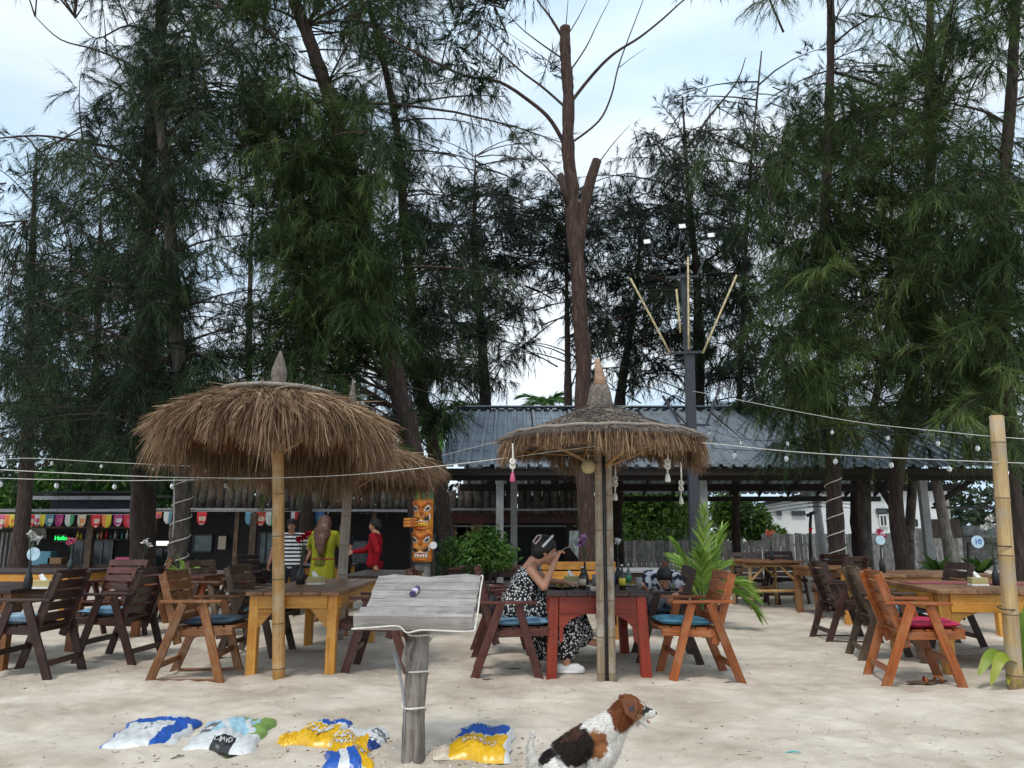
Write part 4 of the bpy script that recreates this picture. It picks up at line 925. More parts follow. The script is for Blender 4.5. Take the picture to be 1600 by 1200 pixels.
# ------------------------------------------------------------------ UMBRELLAS
def bamboo(name, parent, a, b, r0, r1, mat, nodes): return pole(name, parent, a, b, r0, r1, M[mat], 14, nodes)
def tangj(th, r, R_):
    # clumps of straw lean together to one side or the other
    k = np.sin(th*31+np.floor(r/R_*4)*2.1)*0.30+np.sin(th*9+np.floor(r/R_*4)*4)*0.22
    return np.stack([-np.sin(th)*k, np.cos(th)*k, 0.10*np.sin(th*47+r*30)], 1)
def straw_umbrella(label, px, dpost, ztop, rim_r, rim_z, hang, finial_z, polemat='bamboo', pr=0.05, px_top=None, seed=1, n=9000, cap=True):
    random.seed(seed); c = P(px, 900, dpost); X = P(px, 1057 if dpost < 8 else 990, dpost).x; Y = dpost
    t = thing('straw_umbrella', label, 'umbrella', (X, Y, 0), 'round straw parasols on poles')
    xt = P(px_top or px, 620, dpost).x
    bamboo('pole', t, (X, Y, -0.12), (xt, Y, ztop-0.05), pr, pr*0.93, polemat, 7)
    ce = Vector((xt, Y, 0))
    def roofz(r):   # shallow dome
        q = r/rim_r; return ztop-(ztop-rim_z)*(0.35*q+0.65*q*q)
    prof = [(0.03, ztop-0.03)]+[(rim_r*k/10, roofz(rim_r*k/10)-0.03) for k in range(1, 11)]+[(rim_r*0.99, rim_z-0.09)]+[(rim_r*k/10, roofz(rim_r*k/10)-0.09) for k in range(9, 0, -1)]
    o = lathe('thatch_mat', t, prof, (0, 0, 0), M['thatchbase'], 40); o.matrix_parent_inverse = Matrix.Identity(4); o.parent = None; o.location = (xt, Y, 0); adopt(o, t)
    N = n; th = rng.uniform(0, 2*np.pi, N); r = rim_r*np.sqrt(rng.uniform(0.10, 1.0, N)); z = ztop-(ztop-rim_z)*(0.35*r/rim_r+0.65*(r/rim_r)**2)+rng.uniform(-0.02, 0.03, N)
    # lumpy tufts
    th = th+0.05*np.sin(th*17)+0.03*np.sin(th*41+1)
    rad = np.stack([np.cos(th), np.sin(th), np.zeros(N)], 1); Pb = rad*r[:, None]+np.array([xt, Y, 0]); Pb[:, 2] = z
    sl = (ztop-rim_z)*(0.35/rim_r+1.3*r/rim_r**2)
    D = rad*1.0+np.array([0, 0, -1.0])*sl[:, None]+rng.normal(size=(N, 3))*0.17
    L = rng.uniform(0.14, 0.36, N); W = rng.uniform(0.005, 0.011, N); dr = rng.uniform(0.0, 0.5, N)
    D = D+tangj(th, r, rim_r)
    s1 = ribbons(Pb, D, L, W, dr, np.clip(rng.normal(0.52, 0.26, N)+0.16*np.sin(th*31+np.floor(r/rim_r*4)*2.1), 0, 1), 0.3)
    # fringe: several rows hanging from the rim
    N2 = int(n*1.1); th = rng.uniform(0, 2*np.pi, N2); rr = rim_r*rng.uniform(0.90, 1.03, N2); rad = np.stack([np.cos(th), np.sin(th), np.zeros(N2)], 1)
    Pb = rad*rr[:, None]+np.array([xt, Y, 0]); Pb[:, 2] = rim_z+rng.uniform(-0.05, 0.04, N2)
    D = rad*rng.uniform(0.0, 0.5, N2)[:, None]+np.array([0, 0, -1.0])+rng.normal(size=(N2, 3))*0.14
    lenm = hang*(1+0.27*np.sin(th)+0.16*np.sin(th*5+seed)+0.12*np.sin(th*13))
    s2 = ribbons(Pb, D, rng.uniform(0.55, 1.12, N2)*lenm, rng.uniform(0.005, 0.010, N2), rng.uniform(0.1, 0.4, N2), np.clip(rng.normal(0.5, 0.24, N2), 0, 1), 0.3)
    V, Q, T, A = merge([s1, s2]); o = npmesh('thatch', V, Q, T, M['straw'], t, A); o['kind'] = 'stuff'
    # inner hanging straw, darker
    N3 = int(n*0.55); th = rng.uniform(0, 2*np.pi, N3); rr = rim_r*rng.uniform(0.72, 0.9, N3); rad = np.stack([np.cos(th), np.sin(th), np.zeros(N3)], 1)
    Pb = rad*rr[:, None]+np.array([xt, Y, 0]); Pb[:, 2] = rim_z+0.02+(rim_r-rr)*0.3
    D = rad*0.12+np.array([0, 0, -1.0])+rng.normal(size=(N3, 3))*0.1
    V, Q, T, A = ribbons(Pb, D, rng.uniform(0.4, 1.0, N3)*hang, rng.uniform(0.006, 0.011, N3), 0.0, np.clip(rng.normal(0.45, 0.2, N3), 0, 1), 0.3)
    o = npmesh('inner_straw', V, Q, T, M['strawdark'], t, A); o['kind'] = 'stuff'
    for k in range(5):
        rr = rim_r*(0.34+0.14*k); zz = roofz(rr)-0.115
        tube('hoop', t, [(xt+math.cos(a)*rr, Y+math.sin(a)*rr, zz) for a in np.linspace(0, 2*math.pi, 41)], 0.010, M['bamboo'], 5)
    for k in range(8):
        a = k*math.pi/4+0.25; tube('rib', t, [(xt+math.cos(a)*0.06, Y+math.sin(a)*0.06, ztop-0.13), (xt+math.cos(a)*rim_r*.5, Y+math.sin(a)*rim_r*.5, roofz(rim_r*.5)-0.135), (xt+math.cos(a)*rim_r*.95, Y+math.sin(a)*rim_r*.95, rim_z-0.11)], 0.014, M['bamboo'], 6)
    for k in range(4):
        a = k*math.pi/2+0.7; pole('strut', t, (xt+math.cos(a)*pr, Y+math.sin(a)*pr, rim_z-0.32), (xt+math.cos(a)*rim_r*.62, Y+math.sin(a)*rim_r*.62, roofz(rim_r*.62)-0.14), 0.014, 0.014, M['bamboo'], 6)
    # finial bound with rope
    fz = ztop-0.03; H = finial_z-fz
    lathe('finial', t, [(0.085, fz), (0.078, fz+H*.12), (0.066, fz+H*.2), (0.074, fz+H*.4), (0.070, fz+H*.52), (0.056, fz+H*.62), (0.05, fz+H*.7), (0.028, fz+H*.85), (0.008, fz+H)], (xt, Y, 0), M['thatchgrey'], 14)
    if cap:
        hoop = []
        for k in range(41):
            a = 2*math.pi*k/40; rr = rim_r*0.55; hoop.append((xt+math.cos(a)*rr, Y+math.sin(a)*rr, roofz(rr)+0.045))
        tube('top_hoop', t, hoop, 0.024, M['bamboogrey'], 7)
        lathe('crown_cap', t, [(rim_r*.55, roofz(rim_r*.55)+.015), (rim_r*.4, roofz(rim_r*.4)+0.035), (0.09, ztop+0.03), (0.02, ztop+0.04)], (xt, Y, 0), M['thatchgrey'], 30)
    return t
dU1 = 6.95
straw_umbrella('big shaggy brown straw umbrella on a yellow bamboo pole in front of the yellow table', 437, dU1, 2.57, 0.92, 2.27, 0.37, P(440, 548, dU1).z, seed=2, px_top=434, pr=0.055, n=10500)
dU2 = 9.4
straw_umbrella('second straw umbrella on a grey bamboo pole, half hidden behind the biggest one', 529, dU2, 2.36, 1.0, 2.08, 0.24, P(553, 592, dU2).z, 'bamboogrey', 0.062, 551, seed=5, n=8000)
# third: conical grey umbrella with a double bamboo pole
random.seed(8); dU3 = 6.80
X = P(948, 1063, dU3).x; t = thing('straw_umbrella', 'pointed grey straw umbrella on a double wooden pole over the red table', 'umbrella', (X, dU3, 0), 'round straw parasols on poles')
xt = P(938, 650, dU3).x; zt = P(938, 628, dU3).z; zr = P(938, 693, dU3).z+0.02; R3 = 0.90
for s, r_, mt in ((-1, 0.036, 'oldpole'), (1, 0.033, 'oldpole')):
    bamboo('pole', t, (X+s*0.047, dU3, -0.1), (xt+s*0.045+0.02, dU3, zt-0.1), r_, r_*.95, mt, 8)
pole('pole_strip', t, (X, dU3-.005, -0.1), (xt+0.02, dU3-.005, zt-.2), 0.016, 0.016, M['black'], 8)
def z3(r): q = r/R3; return zt-(zt-zr)*(1.25*q-0.25*q*q)
prof = [(0.02, zt)]+[(R3*k/10, z3(R3*k/10)) for k in range(1, 11)]+[(R3*.99, zr-0.05)]+[(R3*k/10, z3(R3*k/10)-0.05) for k in range(9, 0, -1)]
lathe('thatch_mat', t, prof, (xt, dU3, 0), M['thatchgrey'], 40)
N = 9000; th = rng.uniform(0, 2*np.pi, N); r = R3*np.sqrt(rng.uniform(0.01, 0.97, N)); rad = np.stack([np.cos(th), np.sin(th), np.zeros(N)], 1); q = r/R3
Pb = rad*r[:, None]+np.array([xt, dU3, 0]); Pb[:, 2] = zt-(zt-zr)*(1.25*q-0.25*q*q)+rng.uniform(0, 0.02, N)
tang = np.stack([-np.sin(th), np.cos(th), np.zeros(N)], 1)
V1 = ribbons(Pb, rad*0.7+tang*rng.normal(0, 0.7, N)[:, None]+np.array([0, 0, -0.2]), rng.uniform(0.05, 0.14, N), rng.uniform(0.006, 0.011, N), 0.1, np.clip(rng.normal(0.5, 0.25, N), 0, 1), 0.4)
V, Q, T, A = V1; o = npmesh('thatch', V, Q, T, M['strawgrey'], t, A); o['kind'] = 'stuff'
N = 5200; th = rng.uniform(0, 2*np.pi, N); rad = np.stack([np.cos(th), np.sin(th), np.zeros(N)], 1); r = R3*rng.uniform(0.93, 1.0, N)
Pb = rad*r[:, None]+np.array([xt, dU3, 0]); Pb[:, 2] = zr-0.02+rng.uniform(-0.02, 0.015, N)
lenm = 0.125*(1+0.3*np.sin(th*4+1)+0.2*np.sin(th*11)+0.35*np.clip(np.cos(th+0.2), 0, 1)**2)
V, Q, T, A = ribbons(Pb, rad*rng.uniform(0.0, 0.42, N)[:, None]+np.array([0, 0, -1.0])+rng.normal(size=(N, 3))*0.14, rng.uniform(0.5, 1.15, N)*lenm, rng.uniform(0.005, 0.010, N), 0.2, np.clip(rng.normal(0.5, 0.22, N), 0, 1), 0.3)
o = npmesh('fringe', V, Q, T, M['straw'], t, A); o['kind'] = 'stuff'
for k in range(5):
    rr = R3*(0.3+0.15*k); tube('hoop', t, [(xt+math.cos(a)*rr, dU3+math.sin(a)*rr, z3(rr)-0.07) for a in np.linspace(0, 2*math.pi, 41)], 0.011, M['bamboo'], 5)
for k in range(8):
    a = k*math.pi/4+0.1; pole('rib', t, (xt+math.cos(a)*0.07, dU3+math.sin(a)*0.07, z3(0.1)-0.10), (xt+math.cos(a)*R3*.95, dU3+math.sin(a)*R3*.95, zr-0.075), 0.014, 0.014, M['bamboo'], 6)
for k in range(4):
    a = k*math.pi/2+0.5; pole('strut', t, (xt+math.cos(a)*0.07, dU3+math.sin(a)*0.07, zr-0.22), (xt+math.cos(a)*R3*.7, dU3+math.sin(a)*R3*.7, z3(R3*.7)-0.1), 0.015, 0.015, M['bamboo'], 6)
rim = []
for k in range(49):
    a = 2*math.pi*k/48; rim.append((xt+math.cos(a)*R3*.95, dU3+math.sin(a)*R3*.95, zr+0.035+0.006*math.sin(k*2.3)))
tube('rim_hoop', t, rim, 0.016, M['bamboogrey'], 6)
lathe('neck', t, [(0.155, zt-0.10), (0.115, zt), (0.10, zt+0.09), (0.085, zt+0.15)], (xt, dU3, 0), M['thatchgrey'], 18)
tube('finial', t, [(xt, dU3, zt+0.13), (xt+.005, dU3, zt+0.22), (xt-.008, dU3, zt+0.30), (xt-.015, dU3, zt+0.40)], [0.07, 0.052, 0.038, 0.022], wood('finial_wood', (0.42, 0.27, 0.18), (0.2, 0.11, 0.07), 0.8), 10, 0.10)
# ornaments under its rim
def ornament(label, px, y0, y1, d, kind='rope'):
    top = P(px, y0, d); bot = P(px, y1, d)
    o = thing('rope_ornament', label, 'ornament', top, 'knotted ornaments hung from the pointed umbrella')
    tube('cord', o, [top, (top+bot)/2+Vector((0.004, 0, 0)), bot], 0.007, M['rope'], 6)
    for k, f in enumerate((0.62, 0.78)):
        q = top.lerp(bot, f); tube('knot', o, [q+Vector((math.cos(a)*0.018, math.sin(a)*.012, math.sin(a)*0.022)) for a in np.linspace(0, 6.28, 9)], 0.010, M['rope'], 6)
    lathe('tassel', o, [(0.006, 0), (0.018, -0.03), (0.024, -0.07), (0.018, -0.08)], bot, M['rope'] if kind == 'rope' else M['f_pink'], 10)
ornament('white rope ornament with a pinkish shell tassel at the left rim of the pointed umbrella', 801, 693, 738, 6.3, 'shell')
ornament('white knotted rope hanging at the right rim of the pointed umbrella, nearer the pole', 1043, 694, 738, 6.3)
ornament('longer knotted rope ornament at the far right rim of the pointed umbrella', 1064, 722, 775, 7.4)
ornament('thin greenish cord hanging close to the right of the double pole', 961, 715, 768, 6.9)
lt = thing('wicker_lantern', 'small straw-coloured woven lantern hanging beside the double pole', 'lantern', P(919, 727, 6.6))
lathe('shade', lt, [(0.02, 0.06), (0.045, 0.045), (0.062, 0.0), (0.05, -0.045), (0.02, -0.06)], P(919, 729, 6.6), plain('straw_weave', (0.50, 0.42, 0.22), 0.8, 0, 0.3, 90, 0.6), 10)
pole('cord', lt, P(919, 719, 6.6), P(919, 708, 6.6), 0.004, 0.004, M['rope'], 5)

# bamboo pole at the right
bp_ = thing('bamboo_pole', 'tall pale yellow bamboo pole in the sand at the right edge', 'pole', (P(1582, 1066, 6.5).x, 6.5, 0))
bamboo('shaft', bp_, (P(1584, 1066, 6.5).x, 6.5, -0.15), P(1557, 650, 6.5), 0.062, 0.056, 'bamboopale', 5)
for py in (852, 950): 
    q = P(1567 if py < 900 else 1573, py, 6.5); tube('tie', bp_, [q+Vector((math.cos(a)*.066, math.sin(a)*.066, 0.01*math.sin(a))) for a in np.linspace(0, 6.28, 17)], 0.005, M['black'], 5)

# ------------------------------------------------------------------ LIGHT MAST
dm = 11.0; mx0 = P(1088, 960, dm).x
ms = thing('light_mast', 'tall dark steel mast with floodlights and angled bamboo-coloured light tubes', 'light mast', (mx0, dm, 0))
a = P(1075, 550, dm); 
board('lower_post', ms, (mx0, dm, -0.1), P(1077, 552, dm), 0.135, 0.11, M['steel'], (0, 1, 0))
board('upper_post', ms, P(1077, 556, dm)+Vector((-.02, 0.0, 0)), P(1068, 430, dm), 0.095, 0.085, M['steel'], (0, 1, 0))
board('crossbar', ms, P(1046, 552, dm-.08), P(1100, 550, dm-.08), 0.035, 0.03, M['steel'], (0, 1, 0))
board('crossbar', ms, P(1040, 434, dm-.08), P(1092, 432, dm-.08), 0.03, 0.03, M['steel'], (0, 1, 0))
tubem = plain('pale_light_tube', (0.50, 0.41, 0.22), 0.4, 0, 0.3, 12)
for (p, q) in (((985, 435), (1047, 552)), ((1151, 430), (1098, 552)), ((1075, 402), (1076, 546)), ((1057, 452), (1063, 520))):
    pole('light_tube', ms, P(*p, dm-.12), P(*q, dm-.12), 0.016, 0.016, tubem, 8)
for (p, q, f) in (((1015, 390), (1042, 434), (1011, 378)), ((1103, 400), (1089, 432), (1111, 368)), ((1058, 396), (1063, 430), (1066, 354))):
    pole('arm', ms, P(*p, dm), P(*q, dm), 0.013, 0.013, M['steel'], 6)
    pole('arm', ms, P(*p, dm), P(*f, dm), 0.008, 0.008, M['steel'], 6)
    fl_ = board('floodlight', ms, P(f[0]-6, f[1], dm-.05), P(f[0]+6, f[1]-1, dm-.05), 0.085, 0.04, M['black'], (0, 1, -0.25)); 
    board('lens', fl_, P(f[0]-5, f[1], dm-.08), P(f[0]+5, f[1]-1, dm-.08), 0.072, 0.012, M['white'], (0, 1, -0.25))
for (p, q) in (((1035, 618), (1062, 660)), ((1125, 604), (1104, 663)), ((1062, 664), (1108, 664))): board('lower_arm', ms, P(*p, dm), P(*q, dm), 0.035, 0.03, M['steel'], (0, 1, 0))

# ------------------------------------------------------------------ STRING LIGHTS
bm_ = bpy.data.meshes.new('bulb')
V = []; F = []; prof = [(0.008, 0.03), (0.012, 0.018), (0.012, 0.0), (0.026, -0.018), (0.030, -0.040), (0.020, -0.062), (0.005, -0.07)]
for (r_, z) in prof:
    for k in range(8): V.append((r_*math.cos(k*math.pi/4), r_*math.sin(k*math.pi/4), z))
for i in range(len(prof)-1):
    for k in range(8): F.append([i*8+k, i*8+(k+1) % 8, (i+1)*8+(k+1) % 8, (i+1)*8+k])
bm_.from_pydata(V, [], F); bm_.materials.append(M['black']); bm_.materials.append(M['bulb'])
bm_.polygons.foreach_set('material_index', [0 if i < 16 else 1 for i in range(len(F))]); bm_.polygons.foreach_set('use_smooth', [True]*len(F))
def string(label, pts, bulbs=True, thick=0.0036, sag=0.0, sc_=1.0, step=0.62, mat='cable'):
    pts3 = [P(x, y, d) for x, y, d in pts]; t = thing('string_lights' if bulbs else 'cord', label, 'string lights' if bulbs else 'cord', pts3[0])
    cur = catmull(pts3, 8); tube('cable', t, cur, thick, M[mat], 5)
    if bulbs:
        acc = 0.2
        for i in range(len(cur)-1):
            s = (cur[i+1]-cur[i]).length; acc += s
            if acc > step:
                acc = 0; o = bpy.data.objects.new('bulb', bm_); col.objects.link(o); o.location = cur[i]+Vector((0, 0, -0.035*sc_)); o.scale = (sc_*.75,)*3
                o.rotation_euler = (random.uniform(-.3, .3), random.uniform(-.3, .3), 0); adopt(o, t)
string('upper pale string with bulbs crossing from the left edge behind the big umbrella', [(-40, 722, 9.5), (40, 716, 9.5), (160, 722, 9.5), (290, 728, 9.5), (420, 735, 9.7), (600, 741, 10)], sc_=0.9, step=.55)
string('longest pale light string running from the left edge across to the bamboo pole', [(-40, 732, 6.6), (100, 739, 6.6), (240, 745, 6.6), (380, 747, 6.6), (450, 746, 6.6), (560, 741, 6.6), (680, 729, 6.6), (780, 717, 6.5), (860, 706, 6.4), (960, 694, 6.3), (1040, 690, 6.3), (1110, 693, 6.4), (1230, 705, 6.4), (1350, 713, 6.45), (1460, 718, 6.45), (1552, 722, 6.45), (1640, 725, 6.5)], False)
string('lower light string at the left running just under the long one', [(-40, 746, 7.6), (60, 749, 7.6), (180, 751, 7.6), (300, 750, 7.6), (430, 747, 7.6)], sc_=1.0, step=.5)
string('light string rising from the right end of the roof edge to the mast', [(690, 712, 12), (740, 699, 11.8), (800, 683, 11.6), (900, 655, 11.4), (1000, 630, 11.2), (1070, 612, 11.0)], False)
string('light string falling from the mast to the right edge over the roof', [(1082, 611, 10.9), (1150, 624, 10), (1250, 644, 9), (1350, 661, 8), (1450, 672, 7.2), (1550, 682, 6.6), (1640, 688, 6.4)], False)
string('dark light string with clear bulbs sagging in front of the metal roof', [(1092, 664, 10.8), (1150, 684, 10), (1220, 687, 9.5), (1300, 668, 9), (1400, 678, 8.4), (1500, 688, 7.6), (1556, 695, 6.7)], True, 0.004, sc_=1.0, step=0.6, mat='black')
string('row of bulbs hanging along the string in front of the roof eave at the right', [(1110, 700, 8.4), (1200, 706, 8.3), (1320, 712, 8.2), (1440, 720, 8.0), (1600, 730, 7.8)], True, 0.004, sc_=1.15, step=0.5, mat='black')

# ------------------------------------------------------------------ CHAIRS
CUSH = {'blue': plain('faded_blue_cushion', (0.16, 0.30, 0.42), 0.85, 0, 0.3, 14, 0.3), 'navy': plain('dark_blue_cushion', (0.05, 0.08, 0.12), 0.85, 0, 0.3, 14, 0.3), 'pink': plain('magenta_cushion', (0.45, 0.015, 0.07), 0.7, 0, 0.2, 10, 0.3), 'light': plain('pale_blue_cushion', (0.30, 0.42, 0.50), 0.85, 0, 0.5, 7, 0.3), 'tur': plain('turquoise_cushion', (0.10, 0.32, 0.45), 0.85, 0, 0.3, 14, 0.3)}
_ccache = {}
def pillow(name, w, d, h, mat):
    k = (w, d, h, mat.name)
    if k in _ccache: return _ccache[k]
    V = []; F = []; n_ = 14
    for s in (1, -1):
        for i in range(n_+1):
            for j in range(n_+1):
                u = i/n_*2-1; v = j/n_*2-1; e = (max(0, 1-abs(u)**3.2)*max(0, 1-abs(v)**3.2))**0.42
                V.append((u*d/2*(1-.03*v*v), v*w/2*(1-.03*u*u), h/2+s*h/2*e*(1+0.10*math.sin(u*6+v*3))+(0.004*math.sin(v*14) if s > 0 else 0)))
    def id_(s, i, j): return s*(n_+1)**2+i*(n_+1)+j
    for i in range(n_):
        for j in range(n_):
            F.append([id_(0, i, j), id_(0, i+1, j), id_(0, i+1, j+1), id_(0, i, j+1)]); F.append([id_(1, i, j), id_(1, i, j+1), id_(1, i+1, j+1), id_(1, i+1, j)])
    me = bpy.data.meshes.new('cushion'); me.from_pydata(V, [], F); bm = bmesh.new(); bm.from_mesh(me); bmesh.ops.remove_doubles(bm, verts=bm.verts, dist=0.0008); bm.to_mesh(me); bm.free()
    me.materials.append(mat); me.polygons.foreach_set('use_smooth', [True]*len(me.polygons)); _ccache[k] = me; return me
def chair(label, x, y, head, mat, cushion=None, clabel=None, runner=False, z=0.0, slats=6, group='slatted wooden armchairs'):
    x *= 0.93 if y < 8.6 else 0.95 if y < 11 else 0.965
    t = thing('armchair', label, 'chair', (0, 0, 0), group); m = M[mat]; W = 0.275
    for s in (-1, 1):
        yy = s*W
        board('leg', t, (0.30, yy, -0.03), (0.10, yy, 0.64), 0.072, 0.03, m, (0, 1, 0))
        board('leg', t, (-0.30, yy, -0.03), (-0.05, yy+s*0.031, 0.64), 0.072, 0.03, m, (0, 1, 0))
        board('back_post', t, (-0.09, yy-s*0.033, 0.30), (-0.27, yy-s*0.033, 0.885), 0.065, 0.032, m, (0, 1, 0))
        board('armrest', t, (-0.25, yy, 0.655), (0.27, yy, 0.655), 0.085, 0.024, m)
        board('seat_rail', t, (-0.16, yy-s*0.035, 0.385), (0.36, yy-s*0.035, 0.405), 0.062, 0.03, m, (0, 1, 0))
        if runner: board('runner', t, (-0.27, yy, 0.012), (0.27, yy, 0.012), 0.03, 0.02, m)
    dirb = Vector((-0.18, 0, 0.585)).normalized(); nb = Vector((dirb.z, 0, -dirb.x))
    for k in range(slats):
        f = 0.16+k*(0.80/(slats-1)) if slats > 1 else .5
        c = Vector((-0.09, 0, 0.30))+Vector((-0.18, 0, 0.585))*f+nb*0.028
        me = boxmesh(2*W-0.02, 0.078, 0.018, m); o = bpy.data.objects.new('back_slat', me); col.objects.link(o)
        y_ = Vector((0, 1, 0)); mtx = Matrix((y_, dirb*-1 if False else dirb, y_.cross(dirb))).transposed().to_4x4(); mtx.translation = c; o.matrix_basis = mtx; adopt(o, t)
    for k in range(5):
        xx = -0.10+k*0.108; me = boxmesh(2*W-0.10 if k < 4 else 2*W-0.0, 0.092, 0.02, m)
        board('seat_slat', t, (xx, -W+.052, 0.427+xx*0.035), (xx, W-.052, 0.427+xx*0.035), 0.094, 0.02, m)
    board('stretcher', t, (-0.255, -W+.02, 0.12), (-0.255, W-.02, 0.12), 0.05, 0.025, m, (1, 0, 0))
    board('stretcher', t, (0.225, -W+.02, 0.20), (0.225, W-.02, 0.20), 0.05, 0.025, m, (1, 0, 0))
    zz = float(sandz(x, y))
    t.location = (x, y, zz); t.rotation_euler = (0, 0, R(head))
    if cushion:
        me = pillow('cushion', 0.46, 0.46, 0.065, CUSH[cushion]); o = bpy.data.objects.new('cushion', me); col.objects.link(o)
        tag(o, clabel, 'cushion', 'seat cushions'); h = R(head); o.location = (x+math.cos(h)*0.14, y+math.sin(h)*0.14, zz+0.444); o.rotation_euler = (R(random.uniform(-1, 1)), R(-2), h+R(random.uniform(-4, 4)))
    return t
random.seed(31)
chair('dark brown chair at the far left front with a pale patterned cushion', -4.62, 7.15, 181, 'dark', 'light', 'pale blue and cream cushion in the front left dark chair')
chair('dark brown chair just behind the front left one, plain wide backrest facing us', -4.22, 7.95, 176, 'dark', 'blue', 'light blue cushion on the second dark chair from the left')
chair('reddish wide slatted chair back standing behind the two dark left chairs', -5.15, 9.6, 262, 'darkred')
chair('brown chair back peeking over the reddish slatted one, left of the vase with white flower', -5.45, 11.3, 200, 'brown')
chair('honey-brown front chair left of the yellow table, facing it', -2.99, 7.02, 3, 'brown', 'navy', 'dark blue cushion in the front honey-brown chair', runner=True)
chair('olive-brown chair behind the honey-brown one at the yellow table', -2.86, 8.25, -4, 'olive', 'tur', 'blue cushion in the olive-brown chair by the yellow table')
chair('brown chair at the red-brown table behind the honey-brown chair', -3.95, 9.9, -15, 'olive')
chair('dark chair in deep shade left of the striped shirt, second row', -4.25, 12.6, -20, 'dark')
chair('dark chair farthest back beside the small brown table', -3.55, 13.2, 200, 'dark')
chair('mahogany chair mostly hidden behind the grey menu board', -1.30, 7.40, 180, 'darkred')
chair('mahogany chair in which the woman in the floral dress sits', -0.05, 7.16, 0, 'darkred', 'blue', 'blue striped cushion under the woman in the floral dress', runner=True)
chair('dark mahogany chair behind the woman, empty', -0.12, 8.35, 4, 'darkred')
chair('dark chair on which the little boy kneels', 1.66, 7.95, 176, 'dark', 'navy', 'dark cushion under the little boy')
chair('orange-brown chair right of the red table with bright blue cushion', 1.77, 7.02, 180, 'orange', 'tur', 'bright blue cushion on the orange-brown chair by the red table')
chair('dark red chair far behind the boy near the coconut plant', 1.75, 9.8, 170, 'darkred')
chair('dark brown chair between the palm and the right tables, seen from its side', 4.15, 9.35, -3, 'dark', runner=True)
chair('olive-brown chair half hidden behind the front orange chair', 4.02, 7.95, -12, 'olive', 'blue', 'blue cushion showing between the right chairs')
chair('bright orange chair at the right front with a magenta cushion', 3.66, 6.78, -10, 'orange', 'pink', 'magenta cushion on the bright orange chair')
chair('dark chair beyond the right front table, behind its yellow leg', 5.15, 8.95, 178, 'dark')
chair('dark chair by the log trestle table, back turned to us', 5.1, 11.6, 120, 'dark')
chair('black slatted chair at the bamboo table, left of two', 4.55, 14.4, 260, 'dark')
chair('black slatted chair at the bamboo table, right of two', 5.25, 14.4, 275, 'dark')
chair('dark chair standing far behind the roped brown trunk', 5.6, 12.6, 30, 'dark')

# ------------------------------------------------------------------ TABLES
def table(label, x0, x1, y0, y1, z, mleg, mtop, rot=0.0, brace='straight', leg=0.085, apron=0.11, nb=5, name='table', splay=0.0, group='wooden dining tables', cat='table', runalong='y'):
    fx = 0.93 if y0 < 8.6 else 0.95 if y0 < 11 else 0.965; x0 *= fx; x1 *= fx
    cx, cy = (x0+x1)/2, (y0+y1)/2; t = thing(name, label, cat, (cx, cy, 0), group); w = x1-x0; L = y1-y0
    if runalong == 'y':
        bwid = w/nb
        for k in range(nb): xx = x0+bwid*(k+.5); board('top_board', t, (xx, y0-.03, z-.018+0.0015*(k % 2)), (xx, y1+.03, z-.018+0.0015*(k % 2)), bwid-0.004, 0.036, M[mtop])
    else:
        bwid = L/nb
        for k in range(nb): yy = y0+bwid*(k+.5); board('top_board', t, (x0-.03, yy, z-.018+0.0015*(k % 2)), (x1+.03, yy, z-.018+0.0015*(k % 2)), bwid-0.004, 0.036, M[mtop])
    zt_ = z-0.038; i = 0.025
    ap = apron
    for yy in (y0+i, y1-i): board('apron', t, (x0+i+leg, yy, zt_-ap/2), (x1-i-leg, yy, zt_-ap/2), ap, 0.03, M[mleg], (0, 1, 0))
    for xx in (x0+i, x1-i): board('apron', t, (xx, y0+i+leg, zt_-ap/2), (xx, y1-i-leg, zt_-ap/2), ap, 0.03, M[mleg], (1, 0, 0))
    for sx, xx in ((-1, x0+i+leg/2), (1, x1-i-leg/2)):
        for yy in (y0+i+leg/2, y1-i-leg/2):
            board('leg', t, (xx+sx*splay, yy, -0.06), (xx, yy, zt_), leg, leg, M[mleg], (0, 1, 0))
    if brace:
        g = 0.17 if brace == 'straight' else 0.19
        poly = [(0, 0), (g, 0), (g*.86, -.012), (0.02, -g*.92), (0, -g)] if brace == 'straight' else [(0, 0), (g*1.3, 0), (g*.9, -0.02), (g*.5, -.055), (g*.2, -.12), (0.03, -g*1.2), (0, -g*1.35)]
        for sx, xx in ((1, x0+i+leg), (-1, x1-i-leg)):
            for yy in (y0+i+0.015, y1-i-0.015): prism('corner_brace', t, poly, (xx, yy, zt_-ap+0.001), (sx, 0, 0), (0, 0, 1), (0, 1, 0), 0.028, M[mleg])
        for sy, yy in ((1, y0+i+leg), (-1, y1-i-leg)):
            for xx in (x0+i+0.015, x1-i-0.015): prism('corner_brace', t, poly, (xx, yy, zt_-ap+0.001), (0, sy, 0), (0, 0, 1), (1, 0, 0), 0.028, M[mleg])
    t.rotation_euler = (0, 0, R(rot)); return t
ZT = 0.715
table('long yellow varnished table behind the left bamboo pole', -2.56, -1.66, 7.0, 9.05, ZT, 'yellow', 'topbrown')
table('grey-topped table standing behind the long yellow one', -2.25, -1.35, 9.65, 11.3, 0.72, 'topbrown', 'olive')
table('dark red table at which the woman eats, with arched braces', 0.325, 1.31, 6.93, 8.35, ZT, 'red', 'redtop', 0, 'arch', 0.09, 0.15, splay=0.03)
table('big brown-topped table at the right front with yellow legs and a pink runner', 4.25, 6.1, 6.95, 8.5, ZT+.01, 'yellow', 'topbrown', -9, 'arch', 0.10, 0.16, name='table')
table('brown table with honey apron in the middle distance on the right', 4.85, 6.45, 9.7, 11.0, 0.73, 'yellow', 'topbrown', 0, 'straight', 0.085, 0.12)
